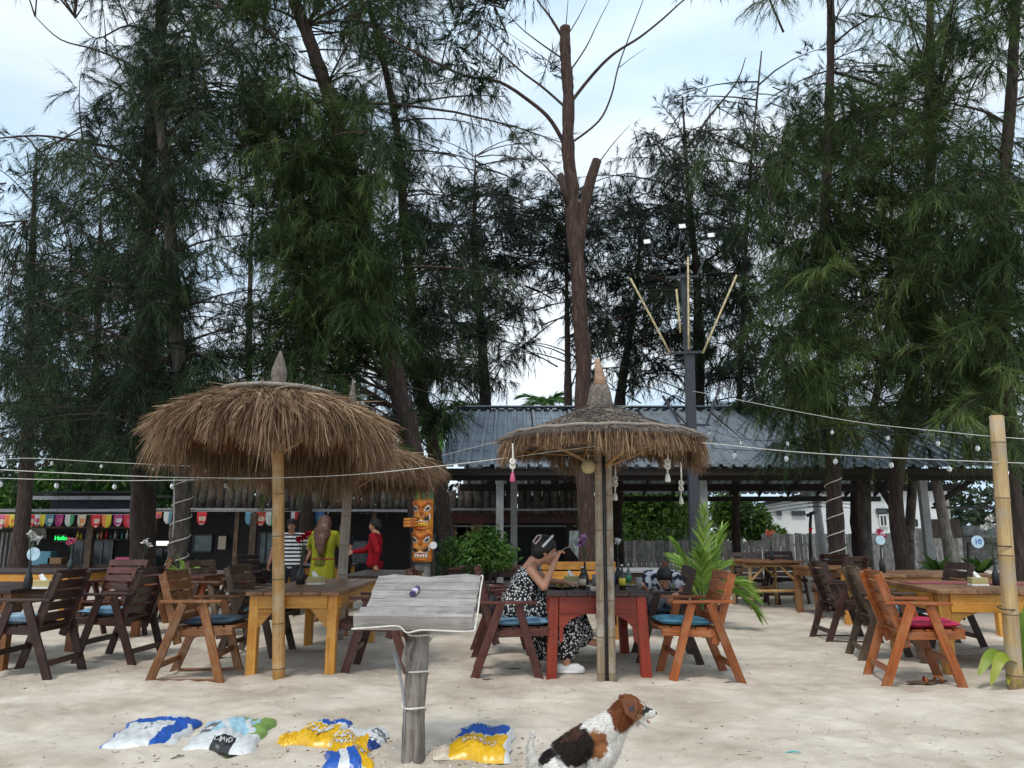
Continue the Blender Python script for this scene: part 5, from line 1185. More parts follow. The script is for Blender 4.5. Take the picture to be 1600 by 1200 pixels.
table('small brown table in front of the roped brown trunk', 4.7, 5.6, 11.7, 12.6, 0.74, 'brown', 'topbrown', 0, None)
table('dark brown table at the left edge carrying the vase and tissue box', -6.9, -4.98, 7.25, 8.5, ZT, 'brown', 'dark', 0, 'straight')
table('yellow table at the far left, behind the dark one', -8.6, -6.35, 10.6, 11.8, 0.73, 'yellow', 'redtop', 0, 'straight', runalong='x')
table('red-brown table with the white flower vase behind the left chairs', -4.95, -4.0, 9.65, 11.2, 0.72, 'orange', 'darkred', 0, None)
table('small honey table in the shade left of the striped shirt', -3.75, -2.8, 12.4, 13.5, 0.74, 'yellow', 'dark', 0, 'straight', runalong='x')
table('low brown table behind the boy in the middle distance', 1.3, 2.4, 11.2, 12.1, 0.72, 'dark', 'concrete', 0, None)
table('dark table far back between the red dress and the bushes', -1.1, 0.2, 12.6, 13.8, 0.7, 'dark', 'darkred', 0, None)
# bamboo pole table
bt = thing('bamboo_table', 'yellow bamboo-pole table near the palm plant, right middle distance', 'table', (4.6, 13.4, 0))
bx0, bx1, by0, by1 = P(1175, 950, 13.1).x, P(1246, 950, 13.1).x, 13.1, 14.1
for xx in (bx0, bx1):
    for yy in (by0, by1): pole('leg', bt, (xx, yy, -.05), (xx, yy, 0.76), 0.035, 0.033, M['bamboo'], 8, 2)
for yy in (by0, by1):
    pole('rail', bt, (bx0, yy, 0.30), (bx1, yy, 0.30), 0.025, 0.025, M['bamboo'], 8, 2); pole('top_rail', bt, (bx0-.1, yy, 0.72), (bx1+.1, yy, 0.72), 0.03, 0.03, M['bamboo'], 8, 2)
    for s, xx in ((1, bx0), (-1, bx1)): pole('brace', bt, (xx, yy-.02, 0.46), (xx+s*.24, yy-.02, 0.7), 0.02, 0.02, M['bamboo'], 8)
for k in range(7): board('top_board', bt, (bx0-.12, by0-.05+k*.17, 0.775), (bx1+.12, by0-.05+k*.17, 0.775), 0.16, 0.03, M['brown'])
# yellow bench-back behind the red table
bn = thing('garden_bench', 'honey-coloured plank bench behind the red table', 'bench', (0.9, 10, 0)); b0, b1 = P(843, 900, 9.9).x, P(962, 900, 9.9).x
for py in (884, 899, 931): 
    z = P(900, py, 9.9).z; board('plank', bn, (b0, 9.9, z), (b1, 9.9, z), 0.10, 0.03, M['yellow' if py < 930 else 'orange'], (0, 1, 0))
for k in range(4): board('seat_plank', bn, (b0, 9.5+k*.11, 0.42), (b1, 9.5+k*.11, 0.42), 0.10, 0.03, M['yellow'])
for xx in (b0+.08, b1-.06):
    board('leg', bn, (xx, 9.48, -.05), (xx, 9.48, 0.40), 0.09, 0.08, M['yellow'], (0, 1, 0)); board('back_leg', bn, (xx, 9.95, -.05), (xx, 9.95, 0.86), 0.09, 0.05, M['yellow'], (0, 1, 0))
rn = thing('table_runner', 'faded pink cloth runner on the brown-topped right front table', 'cloth', (5.1, 7.9, 0.73))
prism('cloth', rn, [(-.55, -.18), (.6, -.2), (.62, .2), (-.56, .22)], (4.62, 8.0, 0.731), (0.988, -0.156, 0), (0.156, 0.988, 0), (0, 0, 1), 0.004, plain('pink_cloth', (0.26, 0.06, 0.07), 0.8, 0, 0.3, 8))
# ------------------------------------------------------------------ ORGANIC BODIES (one continuous surface each)
def capsule(a, b, ra, rb, seg=14):
    a = Vector(a); b = Vector(b); L = (b-a).length
    x = (b-a).normalized() if L > 1e-6 else Vector((0, 0, 1)); s = x.orthogonal().normalized(); u = x.cross(s)
    rings = []
    for k in range(1, 6): an = math.pi/2*k/5; rings.append((-math.cos(an)*ra, math.sin(an)*ra))
    for k in range(5, 0, -1): an = math.pi/2*k/5; rings.append((L+math.cos(an)*rb, math.sin(an)*rb))
    V = [a-x*ra]; F = []
    for (h, r) in rings:
        for k in range(seg): an = 2*math.pi*k/seg; V.append(a+x*h+(s*math.cos(an)+u*math.sin(an))*r)
    V.append(a+x*(L+rb)); n_ = len(rings)
    for k in range(seg): F.append([0, 1+(k+1) % seg, 1+k])
    for i in range(n_-1):
        for k in range(seg): F.append([1+i*seg+k, 1+i*seg+(k+1) % seg, 1+(i+1)*seg+(k+1) % seg, 1+(i+1)*seg+k])
    e_ = len(V)-1
    for k in range(seg): F.append([e_, 1+(n_-1)*seg+k, 1+(n_-1)*seg+(k+1) % seg])
    return V, F
def ellips(c, r, rot=None, seg=16):
    V, F = capsule((0, 0, -0.0005), (0, 0, 0.0005), 1, 1, seg); M_ = rot or Matrix.Identity(3)
    return [Vector(c)+M_ @ Vector((v[0]*r[0], v[1]*r[1], v[2]*r[2])) for v in V], F
def organic(name, prims, vox, mat, parent, smooth=6, post=None):
    """fuse overlapping volumes into one skin"""
    V = []; F = []
    for v, f in prims:
        o = len(V); V += [tuple(p) for p in v]; F += [[i+o for i in q] for q in f]
    me = bpy.data.meshes.new('tmp'); me.from_pydata(V, [], F); ob = bpy.data.objects.new('tmp', me)
    m1 = ob.modifiers.new('r', 'REMESH'); m1.mode = 'VOXEL'; m1.voxel_size = vox
    m2 = ob.modifiers.new('s', 'SMOOTH'); m2.factor = 0.5; m2.iterations = smooth
    me2 = worked(ob); me2.materials.clear(); me2.materials.append(mat)
    if post:
        co = np.empty(len(me2.vertices)*3, dtype=np.float32); me2.vertices.foreach_get('co', co); co = post(co.reshape(-1, 3)); me2.vertices.foreach_set('co', co.ravel().astype(np.float32))
    me2.polygons.foreach_set('use_smooth', [True]*len(me2.polygons)); me2.update()
    o = bpy.data.objects.new(name, me2); col.objects.link(o); return adopt(o, parent)
def caps(*chain):
    """chain of (point, radius)"""
    return [capsule(chain[i][0], chain[i+1][0], chain[i][1], chain[i+1][1]) for i in range(len(chain)-1)]
def hand(wrist, fwd, palmn, s=1.0, curl=0.5, thumb=1):
    """palm, four fingers of different length bent at two joints, thumb from the side"""
    w = Vector(wrist); f = Vector(fwd).normalized(); n_ = Vector(palmn); n_ = (n_-f*n_.dot(f)).normalized(); sd = f.cross(n_)*thumb; out = []
    for k, off in enumerate((-0.030, -0.010, 0.010, 0.029)):
        kn = w+f*0.082*s+sd*off*s; out += caps((w+sd*off*0.5*s, 0.016*s), (kn, 0.0125*s))
        Lf = (0.060, 0.076, 0.082, 0.072)[k]*s; d1 = (f*math.cos(curl*.7)+n_*math.sin(curl*.7)); d2 = (f*math.cos(curl*1.7)+n_*math.sin(curl*1.7)); d3 = (f*math.cos(curl*2.5)+n_*math.sin(curl*2.5))
        p1 = kn+d1*Lf*0.45+sd*off*0.15*s; p2 = p1+d2*Lf*0.32; p3 = p2+d3*Lf*0.23; out += caps((kn, 0.0105*s), (p1, 0.0092*s), (p2, 0.0082*s), (p3, 0.007*s))
    t0 = w+f*0.022*s+sd*0.022*s; t1 = t0+(f*0.55+sd*0.7+n_*0.25).normalized()*0.036*s; t2 = t1+(f*0.85+sd*0.25+n_*(0.3+curl*.4)).normalized()*0.028*s; t3 = t2+(f*0.9-sd*0.05+n_*(0.3+curl*.6)).normalized()*0.022*s
    return out+caps((t0, 0.014*s), (t1, 0.011*s), (t2, 0.0095*s), (t3, 0.0078*s))
def head(c, look, up=(0, 0, 1), s=1.0):
    """skull, jaw, nose, lips, ears, brow; returns primitives and the axes"""
    f = Vector(look).normalized(); u = Vector(up); u = (u-f*u.dot(f)).normalized(); r = f.cross(u); c = Vector(c); Rm = Matrix((r, f, u)).transposed(); pr = []
    def e(dr, df, du, a, b_, d): pr.append(ellips(c+(r*dr+f*df+u*du)*s, (a*s, b_*s, d*s), Rm))
    e(0, -0.012, 0.030, 0.074, 0.092, 0.082); e(0, 0.020, -0.020, 0.060, 0.066, 0.080); e(0, 0.048, -0.078, 0.030, 0.030, 0.026)
    e(0, 0.093, -0.018, 0.013, 0.016, 0.020); e(0, 0.080, 0.005, 0.009, 0.012, 0.022); e(0, 0.080, -0.050, 0.021, 0.010, 0.006); e(0, 0.078, -0.060, 0.018, 0.010, 0.006)
    for s_ in (-1, 1): e(0.072*s_, -0.005, -0.008, 0.010, 0.018, 0.028); e(0.028*s_, 0.072, 0.024, 0.020, 0.010, 0.008); e(0.036*s_, 0.055, -0.025, 0.020, 0.022, 0.020)
    return pr, (r, f, u, Rm)
M['lip'] = plain('lips', (0.36, 0.085, 0.07), 0.45); M['eye'] = plain('eye', (0.03, 0.02, 0.018), 0.2); M['eyewhite'] = plain('eye_white', (0.7, 0.68, 0.65), 0.3)
def face(parent, c, ax, s=1.0):
    r, f, u, Rm = ax; c = Vector(c)
    for sg in (-1, 1):
        v, fc = ellips(c+(r*0.029*sg+f*0.074+u*0.004)*s, (0.013*s, 0.009*s, 0.007*s), Rm, 10); o = mesh('eye', v, fc, M['eyewhite'], parent, True)
        v, fc = ellips(c+(r*0.029*sg+f*0.080+u*0.004)*s, (0.0062*s, 0.005*s, 0.0062*s), Rm, 8); mesh('pupil', v, fc, M['eye'], o, True)
        v, fc = ellips(c+(r*0.030*sg+f*0.080+u*0.026)*s, (0.020*s, 0.006*s, 0.0042*s), Rm, 8); mesh('eyebrow', v, fc, M['hair'], parent, True)
    v, fc = ellips(c+(f*0.088-u*0.055)*s, (0.022*s, 0.006*s, 0.008*s), Rm, 10); mesh('lips', v, fc, M['lip'], parent, True)
def hairdo(name, parent, c, ax, mat, s=1.0, extra=(), vox=0.009):
    r, f, u, Rm = ax; c = Vector(c); pr = []
    def e(dr, df, du, a, b_, d): pr.append(ellips(c+(r*dr+f*df+u*du)*s, (a*s, b_*s, d*s), Rm))
    e(0, -0.022, 0.050, 0.083, 0.096, 0.080); e(0, -0.052, 0.0, 0.080, 0.066, 0.085)
    for s_ in (-1, 1): e(0.064*s_, -0.012, 0.030, 0.019, 0.050, 0.055)
    return organic(name, pr+list(extra), vox, mat, parent, 3)
def cloth(name, c1, kind='plain', c2=None, rough=0.85):
    m, n, l, b = mat_new(name); b.inputs['Roughness'].default_value = rough; b.inputs['Specular IOR Level'].default_value = 0.2
    t = n.new('ShaderNodeTexCoord')
    if kind == 'stripes':
        s = n.new('ShaderNodeSeparateXYZ'); l.new(t.outputs['Object'], s.inputs[0]); mm = n.new('ShaderNodeMath'); mm.operation = 'MULTIPLY'; mm.inputs[1].default_value = 17.0; l.new(s.outputs['Z'], mm.inputs[0])
        fr = n.new('ShaderNodeMath'); fr.operation = 'FRACT'; l.new(mm.outputs[0], fr.inputs[0]); g = n.new('ShaderNodeMath'); g.operation = 'GREATER_THAN'; g.inputs[1].default_value = 0.52; l.new(fr.outputs[0], g.inputs[0]); fac = g.outputs[0]
    elif kind == 'floral':
        v = n.new('ShaderNodeTexVoronoi'); v.inputs['Scale'].default_value = 47; wz = n.new('ShaderNodeTexNoise'); wz.inputs['Scale'].default_value = 60; mxv = n.new('ShaderNodeMixRGB'); mxv.inputs['Fac'].default_value = 0.02
        l.new(t.outputs['Object'], mxv.inputs['Color1']); l.new(wz.outputs['Color'], mxv.inputs['Color2']); l.new(t.outputs['Object'], wz.inputs['Vector']); l.new(mxv.outputs['Color'], v.inputs['Vector'])
        r = n.new('ShaderNodeValToRGB'); r.color_ramp.elements[0].position = 0.36; r.color_ramp.elements[0].color = (1, 1, 1, 1); r.color_ramp.elements[1].position = 0.42; r.color_ramp.elements[1].color = (0, 0, 0, 1); l.new(v.outputs['Distance'], r.inputs['Fac']); fac = r.outputs['Color']
    elif kind == 'bands':
        v = n.new('ShaderNodeTexNoise'); v.inputs['Scale'].default_value = 16; l.new(t.outputs['Object'], v.inputs['Vector']); r = n.new('ShaderNodeValToRGB'); r.color_ramp.elements[0].position = 0.50; r.color_ramp.elements[1].position = 0.54; l.new(v.outputs['Fac'], r.inputs['Fac']); fac = r.outputs['Color']
    else:
        v = n.new('ShaderNodeTexNoise'); v.inputs['Scale'].default_value = 9; l.new(t.outputs['Object'], v.inputs['Vector']); fac = v.outputs['Fac']; c2 = tuple(x*0.72 for x in c1)
    mx = n.new('ShaderNodeMixRGB'); mx.inputs['Color1'].default_value = c1+(1,); mx.inputs['Color2'].default_value = c2+(1,); l.new(fac, mx.inputs['Fac']); l.new(mx.outputs['Color'], b.inputs['Base Color'])
    w = n.new('ShaderNodeTexWave'); w.inputs['Scale'].default_value = 3.0; w.inputs['Distortion'].default_value = 6; l.new(t.outputs['Object'], w.inputs['Vector']); bp = n.new('ShaderNodeBump'); bp.inputs['Strength'].default_value = 0.35; bp.inputs['Distance'].default_value = 0.02
    l.new(w.outputs['Fac'], bp.inputs['Height']); l.new(bp.outputs['Normal'], b.inputs['Normal']); return m

# ------------------------------------------------------------------ WOMAN EATING
Yw = 7.28; wx = 0.02
wo = thing('person', 'seated woman in a black and white floral sleeveless dress lifting a fork to her mouth', 'woman', (wx, Yw, 0))
hip = Vector((wx+0.02, Yw, 0.54)); chest = P(836, 925, Yw); chest = Vector((wx+0.12, Yw, 0.80)); neckb = Vector((wx+0.185, Yw, 0.955)); hc = P(853, 862, Yw); hc = Vector((hc.x, Yw, hc.z))
look = Vector((0.97, -0.04, -0.20)); hp, ax = head(hc, look, s=1.13)
shR = Vector((wx+0.155, Yw-0.15, 0.895)); elR = P(850, 917, Yw-0.27); haR = P(868, 876, Yw-0.20)
shL = Vector((wx+0.18, Yw+0.15, 0.895)); elL = Vector((wx+0.30, Yw+0.30, 0.78)); haL = Vector((wx+0.50, Yw+0.20, 0.76))
knR = Vector((wx+0.50, Yw-0.09, 0.54)); anR = P(884, 1036, Yw-0.14); knL = Vector((wx+0.53, Yw+0.10, 0.60)); anL = P(918, 999, Yw-0.02)
pr = hp+caps((hc+Vector((-0.02, 0, -0.05)), 0.052), (neckb, 0.058))
pr += caps((neckb, 0.070), (chest, 0.115), (hip, 0.14))
pr += caps((shR, 0.046), (elR, 0.037), (haR, 0.023)); pr += caps((neckb+Vector((-.01, -.05, -.03)), 0.045), (shR, 0.047)); pr += caps((neckb+Vector((-.01, .05, -.03)), 0.045), (shL, 0.047)); pr += caps((shL, 0.052), (elL, 0.040), (haL, 0.024))
fw_ = Vector((0.38, 0.10, 0.92)); pr += hand(haR, fw_, (0.9, 0.35, -0.2), 0.95, 0.95, 1); pr += hand(haL, (1, -0.1, -0.1), (0, 0, -1), 0.95, 0.35, -1)
pr += caps((hip, 0.13), (knR, 0.075), (anR, 0.038)); pr += caps((hip, 0.13), (knL, 0.075), (anL, 0.038))
toe = anL+Vector((0.13, -0.02, -0.045)); pr += caps((anL+Vector((-.02, 0, -.01)), 0.034), (anL+Vector((0.06, -.01, -.025)), 0.034), (toe, 0.024))
for k in range(5): pr += caps((toe+Vector((-.01, -0.03+k*.014, 0)), 0.011), (toe+Vector((0.03-abs(k-1)*.004, -0.032+k*.015, -0.006)), 0.008))
pr += caps((anR+Vector((-.01, 0, -.02)), 0.034), (anR+Vector((0.09, 0, -0.055)), 0.030))
body = organic('body', pr, 0.0065, M['skin'], wo, 5); face(wo, hc, ax, 1.13)
dressm = cloth('floral_dress', (0.016, 0.016, 0.018), 'floral', (0.70, 0.70, 0.70))
dp = caps((neckb+Vector((-0.01, 0, -0.06)), 0.082), (chest+Vector((0.0, 0, 0)), 0.132), ((chest+hip)/2, 0.145), (hip, 0.172))
for s_ in (-1, 1):
    dp += caps((neckb+Vector((-.01, s_*.05, -.03)), 0.048), (Vector((wx+.155, Yw+s_*.105, 0.895)), 0.050), (chest+Vector((-.01, s_*.09, 0.0)), 0.10))
    dp += caps((chest+Vector((0.05, s_*.06, -0.0)), 0.095), (hip+Vector((0.02, s_*.08, 0)), 0.12))
dp += caps((hip, 0.165), (knR, 0.108), (Vector((wx+0.53, Yw-.08, 0.33)), 0.125)); dp += caps((hip, 0.165), (knL, 0.115), (Vector((wx+0.58, Yw+.03, 0.33)), 0.13))
dp += caps((hip+Vector((-.01, 0, -0.03)), 0.15), (Vector((wx+0.30, Yw, 0.36)), 0.17), (Vector((wx+.34, Yw, 0.20)), 0.17)); dp += caps((knR+Vector((0, 0, -.1)), 0.12), (Vector((wx+0.44, Yw-.02, 0.19)), 0.15)); dp += caps((knR+Vector((0.02, 0, -.1)), 0.12), (Vector((anR.x-.01, Yw-.12, 0.20)), 0.105)); dp += caps((knL, 0.11), (Vector((wx+0.60, Yw-.02, 0.32)), 0.12))
def hem(co):
    z = np.maximum(co[:, 2], 0.10+0.012*np.sin(co[:, 0]*22)+0.55*np.clip(co[:, 0]-wx-0.52, 0, 1)); co = co.copy()
    a = np.arctan2(co[:, 1]-Yw, co[:, 0]-wx-0.35); low = np.clip((0.5-co[:, 2])/0.35, 0, 1); rr = 1+0.06*low*np.sin(a*9+co[:, 2]*6)
    co[:, 0] = (co[:, 0]-wx-.35)*rr+wx+.35; co[:, 1] = (co[:, 1]-Yw)*rr+Yw; co[:, 2] = z; return co
organic('dress', dp, 0.009, dressm, wo, 5, hem)
r_, f_, u_, Rm_ = ax
bun = [ellips(hc+f_*-0.095+u_*0.055, (0.050, 0.055, 0.052), Rm_)]+caps((hc+f_*-.06, 0.06), (hc-f_*.075-u_*.075, 0.03))
hr = hairdo('hair', wo, hc, ax, M['hair'], 1.20, bun)
band = []
for k in range(13):
    a = -math.pi*0.52+math.pi*1.04*k/12; band.append(hc+u_*(0.045+math.cos(a)*0.112)+r_*math.sin(a)*0.106+f_*(-0.035+0.070*math.cos(a)))
tube('hairband', wo, band, 0.012, M['white'], 6)
clp = [hc+(-f_*.065+u_*.125+r_*.03)*1.14, hc+(-f_*.095+u_*.112+r_*.04)*1.14, hc+(-f_*.118+u_*.060+r_*.062)*1.14, hc+(-f_*.095+u_*.045+r_*.082)*1.14, hc+(-f_*.065+u_*.10+r_*.068)*1.14, hc+(-f_*.065+u_*.125+r_*.03)*1.14]
tube('hair_clip', wo, clp, 0.007, plain('pinkish_clip', (0.66, 0.50, 0.46), 0.4), 6)
shm_ = []
sc0 = anR+Vector((-0.01, 0, -0.065)); sc0.z = 0.028
organic('shoe', caps((sc0+Vector((-.045, 0, 0.018)), 0.040), (sc0+Vector((0.05, 0, 0.012)), 0.042), (sc0+Vector((0.145, -.005, 0.002)), 0.036))+[ellips(sc0+Vector((0.05, 0, -.018)), (0.14, 0.05, 0.016))]+[ellips(sc0+Vector((0.10, 0, 0.038)), (0.04, 0.035, 0.016))], 0.007, M['white'], wo, 4)
fk = thing('fork', 'thin metal fork raised in the right hand of the seated woman', 'fork', haR); tip = haR+fw_.normalized()*0.085+Vector((0.012, 0.01, 0))
metal = plain('shiny_metal', (0.55, 0.56, 0.56), 0.25, 0.9)
tube('handle', fk, [tip+Vector((-.05, 0, -.03)), tip, tip+Vector((0.05, 0.01, 0.035)), tip+Vector((0.10, 0.02, 0.045))], [0.004, 0.003, 0.003, 0.006], metal, 6)
for k in (-1, 0, 1): pole('tine', fk, tip+Vector((0.10, 0.02+k*.005, 0.045)), tip+Vector((0.135, 0.022+k*.006, 0.045)), 0.0016, 0.001, metal, 5)

# ------------------------------------------------------------------ BOY
Yb = 7.95; bc = P(1038, 905, Yb-0.12); bo = thing('person', 'small boy in a white and navy shirt bowing his head over the orange chair', 'boy', (bc.x, Yb, 0))
look = Vector((-0.05, -0.75, -0.66)); hp, ax = head(bc, look, (0, -0.6, 0.8), 0.9)
hipb = Vector((bc.x+0.0, Yb+0.16, 0.56)); chb = Vector((bc.x, Yb+0.03, 0.76)); nb_ = bc+Vector((0, 0.06, -0.045))
pr = hp+caps((bc+Vector((0, .03, -.03)), 0.04), (nb_, 0.042), (chb, 0.09), (hipb, 0.10)); sp_ = []
shl = chb+Vector((-0.135, 0, 0.045)); shr = chb+Vector((0.135, 0, 0.045)); hl = P(1003, 912, Yb-.25); hr_ = P(1052, 931, Yb-.40); el_ = P(1010, 925, Yb-.02); er_ = P(1068, 925, Yb-.12)
pr += caps((shl, 0.04), (el_, 0.032), (hl, 0.022))+caps((shr, 0.04), (er_, 0.032), (hr_, 0.022))
pr += hand(hl, (-0.6, -0.7, -0.1), (0, 0, -1), 0.75, 0.5, 1)+hand(hr_, (-0.5, -0.6, -0.5), (0, 0.5, -0.9), 0.8, 0.9, -1)
for s_ in (-1, 1):
    kn = Vector((bc.x+s_*.095, Yb-.12, 0.52)); an = Vector((bc.x+s_*.085, Yb+.22, 0.50)); pr += caps((hipb+Vector((s_*.06, 0, 0)), 0.07), (kn, 0.055))+caps((kn, 0.05), (an, 0.035), (an+Vector((0, .12, -.02)), 0.028))
organic('body', pr, 0.0075, M['skin'], bo, 4); face(bo, bc, ax, .9)
hairdo('hair', bo, bc, ax, M['hair'], 0.93)
organic('shirt', caps((nb_+Vector((0, 0.03, -.03)), 0.065), (chb, 0.118), ((chb*.4+hipb*.6), 0.118))+caps((chb+Vector((-.06, 0, .03)), 0.08), (shl, 0.058), (shl.lerp(el_, .6), 0.055))+caps((chb+Vector((.06, 0, .03)), 0.08), (shr, 0.058), (shr.lerp(er_, .6), 0.055)), 0.009, cloth('boy_shirt', (0.66, 0.68, 0.72), 'bands', (0.03, 0.035, 0.06)), bo, 4)
organic('shorts', caps((hipb+Vector((0, 0, 0.03)), 0.125), (hipb+Vector((0, 0, -.02)), 0.12))+sum([caps((hipb+Vector((s_*.06, 0, 0)), 0.10), (Vector((bc.x+s_*.095, Yb-.10, 0.53)), 0.078)) for s_ in (-1, 1)], []), 0.009, cloth('washed_denim', (0.22, 0.26, 0.30), 'bands', (0.36, 0.40, 0.44)), bo, 4)

# ------------------------------------------------------------------ STANDING PEOPLE
def standing(label, cat, px, py_top, d, facing, H, top_c, top_kind, top_c2, bottom_c, armR, armL, hair='short', skirt=False, long_top=0.0, skinm='skin', belt=None, hat=False, width=1.0, sleeve=0.6, hairmat='hair'):
    X = P(px, py_top, d).x; S = H/1.68; f = Vector((math.cos(R(facing)), math.sin(R(facing)), 0)); r = Vector((f.y, -f.x, 0)); O = Vector((X, d, 0))
    def q(a, b_, z): return O+(r*a*width+f*b_+Vector((0, 0, z)))*S
    t = thing('person', label, cat, (X, d, 0)); hc = q(0, 0.03, 1.565); hp, ax = head(hc, f+Vector((0, 0, -0.08)), s=S)
    nk = q(0, -0.005, 1.42); ch = q(0, 0, 1.24); wa = q(0, 0, 1.04); hi = q(0, -0.01, 0.92); pr = hp+caps((hc-Vector((0, 0, .06*S)), 0.050*S), (nk, 0.055*S)); pr += caps((nk, 0.07*S), (ch, 0.115*S), (wa, 0.10*S), (hi, 0.125*S)); tp = []; bt_ = []
    for s_, arm in ((1, armR), (-1, armL)):
        sh = q(0.175*s_, 0, 1.375); el = q(*arm[0]); ha = q(*arm[1]); pr += caps((q(0.06*s_, 0, 1.39), 0.055*S), (sh, 0.052*S))+caps((sh, 0.050*S), (el, 0.038*S), (ha, 0.025*S))
        pr += hand(ha, (ha-el)+Vector((0, 0, -0.05)), f*0.5-r*s_*0.9, 0.95*S, 0.45, s_)
        tp += caps((q(0.07*s_, 0, 1.38), 0.072*S), (sh, 0.068*S), (sh.lerp(el, sleeve) if sleeve <= 1 else el, 0.056*S)); tp += caps((q(0.10*s_, 0, 1.30), 0.10*S), (q(0.08*s_, 0, 1.08), 0.10*S), (q(0.085*s_, 0, 0.93-long_top), 0.125*S))
        if sleeve > 1: tp += caps((el, 0.052*S), (el.lerp(ha, sleeve-1), 0.045*S))
        kn = q(0.095*s_, 0.02, 0.49); an = q(0.10*s_, 0, 0.09); pr += caps((q(0.08*s_, 0, 0.90), 0.095*S), (kn, 0.058*S), (an, 0.036*S))+caps((an+Vector((0, 0, -.035)), 0.04*S), (an+f*0.13*S+Vector((0, 0, -.055)), 0.03*S))
        bt_ += caps((q(0.08*s_, 0, 0.90), 0.112*S), (kn, 0.078*S), (q(0.10*s_, 0, 0.16), 0.062*S))
    organic('body', pr, 0.009, M[skinm], t, 4); face(t, hc, ax, S)
    tp += caps((nk+Vector((0, 0, -.05*S)), 0.085*S), (ch, 0.128*S), (wa, 0.115*S), (hi-Vector((0, 0, long_top*S)), 0.145*S))
    organic('dress' if long_top > .2 else 'shirt', tp, 0.011, cloth(label[:12]+'_top', top_c, top_kind, top_c2), t, 4)
    organic('trousers', bt_+caps((hi+Vector((0, 0, 0.06)), 0.13*S), (hi, 0.135*S)), 0.012, cloth(label[:12]+'_low', bottom_c), t, 3)
    r_, f_, u_, Rm_ = ax; ex = []
    if hair == 'long': ex = [ellips(hc-f_*0.04*S-u_*0.04*S, (0.125*S, 0.095*S, 0.16*S), Rm_), ellips(hc-f_*0.105*S-u_*0.18*S, (0.15*S, 0.055*S, 0.19*S), Rm_), ellips(hc-f_*0.155*S-u_*0.33*S+r_*.01*S, (0.10*S, 0.035*S, 0.14*S), Rm_), ellips(hc-f_*0.165*S-u_*0.44*S+r_*.03*S, (0.055*S, 0.028*S, 0.10*S), Rm_)]
    if hair == 'bun': ex = [ellips(hc-f_*0.09*S-u_*0.02*S, (0.055*S, 0.05*S, 0.06*S), Rm_)]
    hairdo('hair', t, hc, ax, M[hairmat], 1.03*S, ex)
    if hat: organic('cap', [ellips(hc+(u_*0.085-f_*.01)*S, (0.092*S, 0.108*S, 0.055*S), Rm_), ellips(hc+(u_*0.072+f_*0.11)*S, (0.06*S, 0.055*S, 0.010*S), Rm_)], 0.009, M['hair'], t, 2)
    if belt: tube('belt', t, [wa+(r*math.cos(a)*0.190+f*math.sin(a)*0.128)*S+Vector((0, 0, -.04)) for a in np.linspace(0, 2*math.pi, 25)], 0.011, M[belt], 6)
    return t
M['hairbrown'] = plain('reddish_brown_hair', (0.095, 0.036, 0.018), 0.5, 0, 0.6, 45, 0.5)
M['skindark'] = plain('tanned_skin', (0.36, 0.16, 0.095), 0.5, 0, 0.05, 12)
def fit_h(py, d): return P(800, py, d).z
standing('man in a black and white striped polo shirt and dark cap behind the bamboo pole', 'man', 457, 812, 12.2, -80, fit_h(812, 12.2), (0.72, 0.72, 0.72), 'stripes', (0.012, 0.014, 0.025), (0.03, 0.03, 0.035), ((-.30, -.05, 1.12), (-.34, .05, 0.93)) and ((0.27, -0.02, 1.12), (0.30, 0.08, 0.90)), ((-0.30, -0.05, 1.13), (-0.26, 0.14, 0.98)), 'short', hat=True, width=1.18, sleeve=0.75, skinm='skindark')
standing('woman with long reddish-brown hair in a belted lime-yellow dress, seen from behind', 'woman', 508, 806, 11.2, 78, fit_h(806, 11.2), (0.27, 0.27, 0.018), 'plain', None, (0.12, 0.13, 0.02), ((0.26, 0.10, 1.15), (0.20, 0.30, 1.08)), ((-0.26, 0.08, 1.15), (-0.20, 0.28, 1.10)), 'long', long_top=0.24, belt='red', width=1.12, sleeve=0.8, hairmat='hairbrown')
standing('woman in a dark red long-sleeved blouse seen from the side, near the totem', 'woman', 588, 811, 12.0, 172, fit_h(811, 12.0), (0.30, 0.006, 0.016), 'plain', None, (0.010, 0.010, 0.012), ((0.14, 0.22, 1.13), (0.10, 0.45, 1.10)), ((-0.24, -0.12, 1.12), (-0.22, -0.10, 0.88)), 'bun', long_top=0.02, width=0.95, sleeve=1.85)
standing('person in dark clothes mostly hidden by the grey bamboo pole, holding a hand out', 'person', 538, 820, 12.9, -110, fit_h(818, 12.9), (0.03, 0.022, 0.022), 'plain', None, (0.02, 0.02, 0.02), ((0.25, 0.10, 1.12), (0.20, 0.3, 1.05)), ((-0.24, 0.12, 1.12), (-0.26, 0.34, 1.08)), 'short', width=0.95, sleeve=0.4)

# ------------------------------------------------------------------ DOG
Yd = 3.95
dg_ = thing('dog', 'white dog with brown head and black back patches sitting on the sand, panting', 'dog', (P(890, 1200, Yd).x, Yd, 0))
def D(px, py, dy=0.0): return P(px, py, Yd+dy)
hd = D(985, 1105); muz = D(1007, 1114); nose = D(1022, 1116)
pr = [ellips(hd, (0.058, 0.058, 0.058))]+caps((hd+Vector((0.0, 0, 0.004)), 0.052), (D(998, 1109), 0.043), (muz, 0.031), (nose+Vector((-.012, 0, 0.003)), 0.023))
pr += caps((D(992, 1118), 0.032), (D(1002, 1125), 0.019), (D(1010, 1133), 0.013))            # open lower jaw
pr += caps((hd+Vector((-.01, 0, -.005)), 0.060), (D(965, 1126), 0.066), (D(941, 1145), 0.082), (D(913, 1164), 0.092), (D(887, 1186), 0.100), (D(866, 1208), 0.108), (D(856, 1230), 0.108))
pr += caps((D(968, 1124), 0.056), (D(953, 1158), 0.066), (D(941, 1185), 0.062), (D(915, 1208), 0.070))
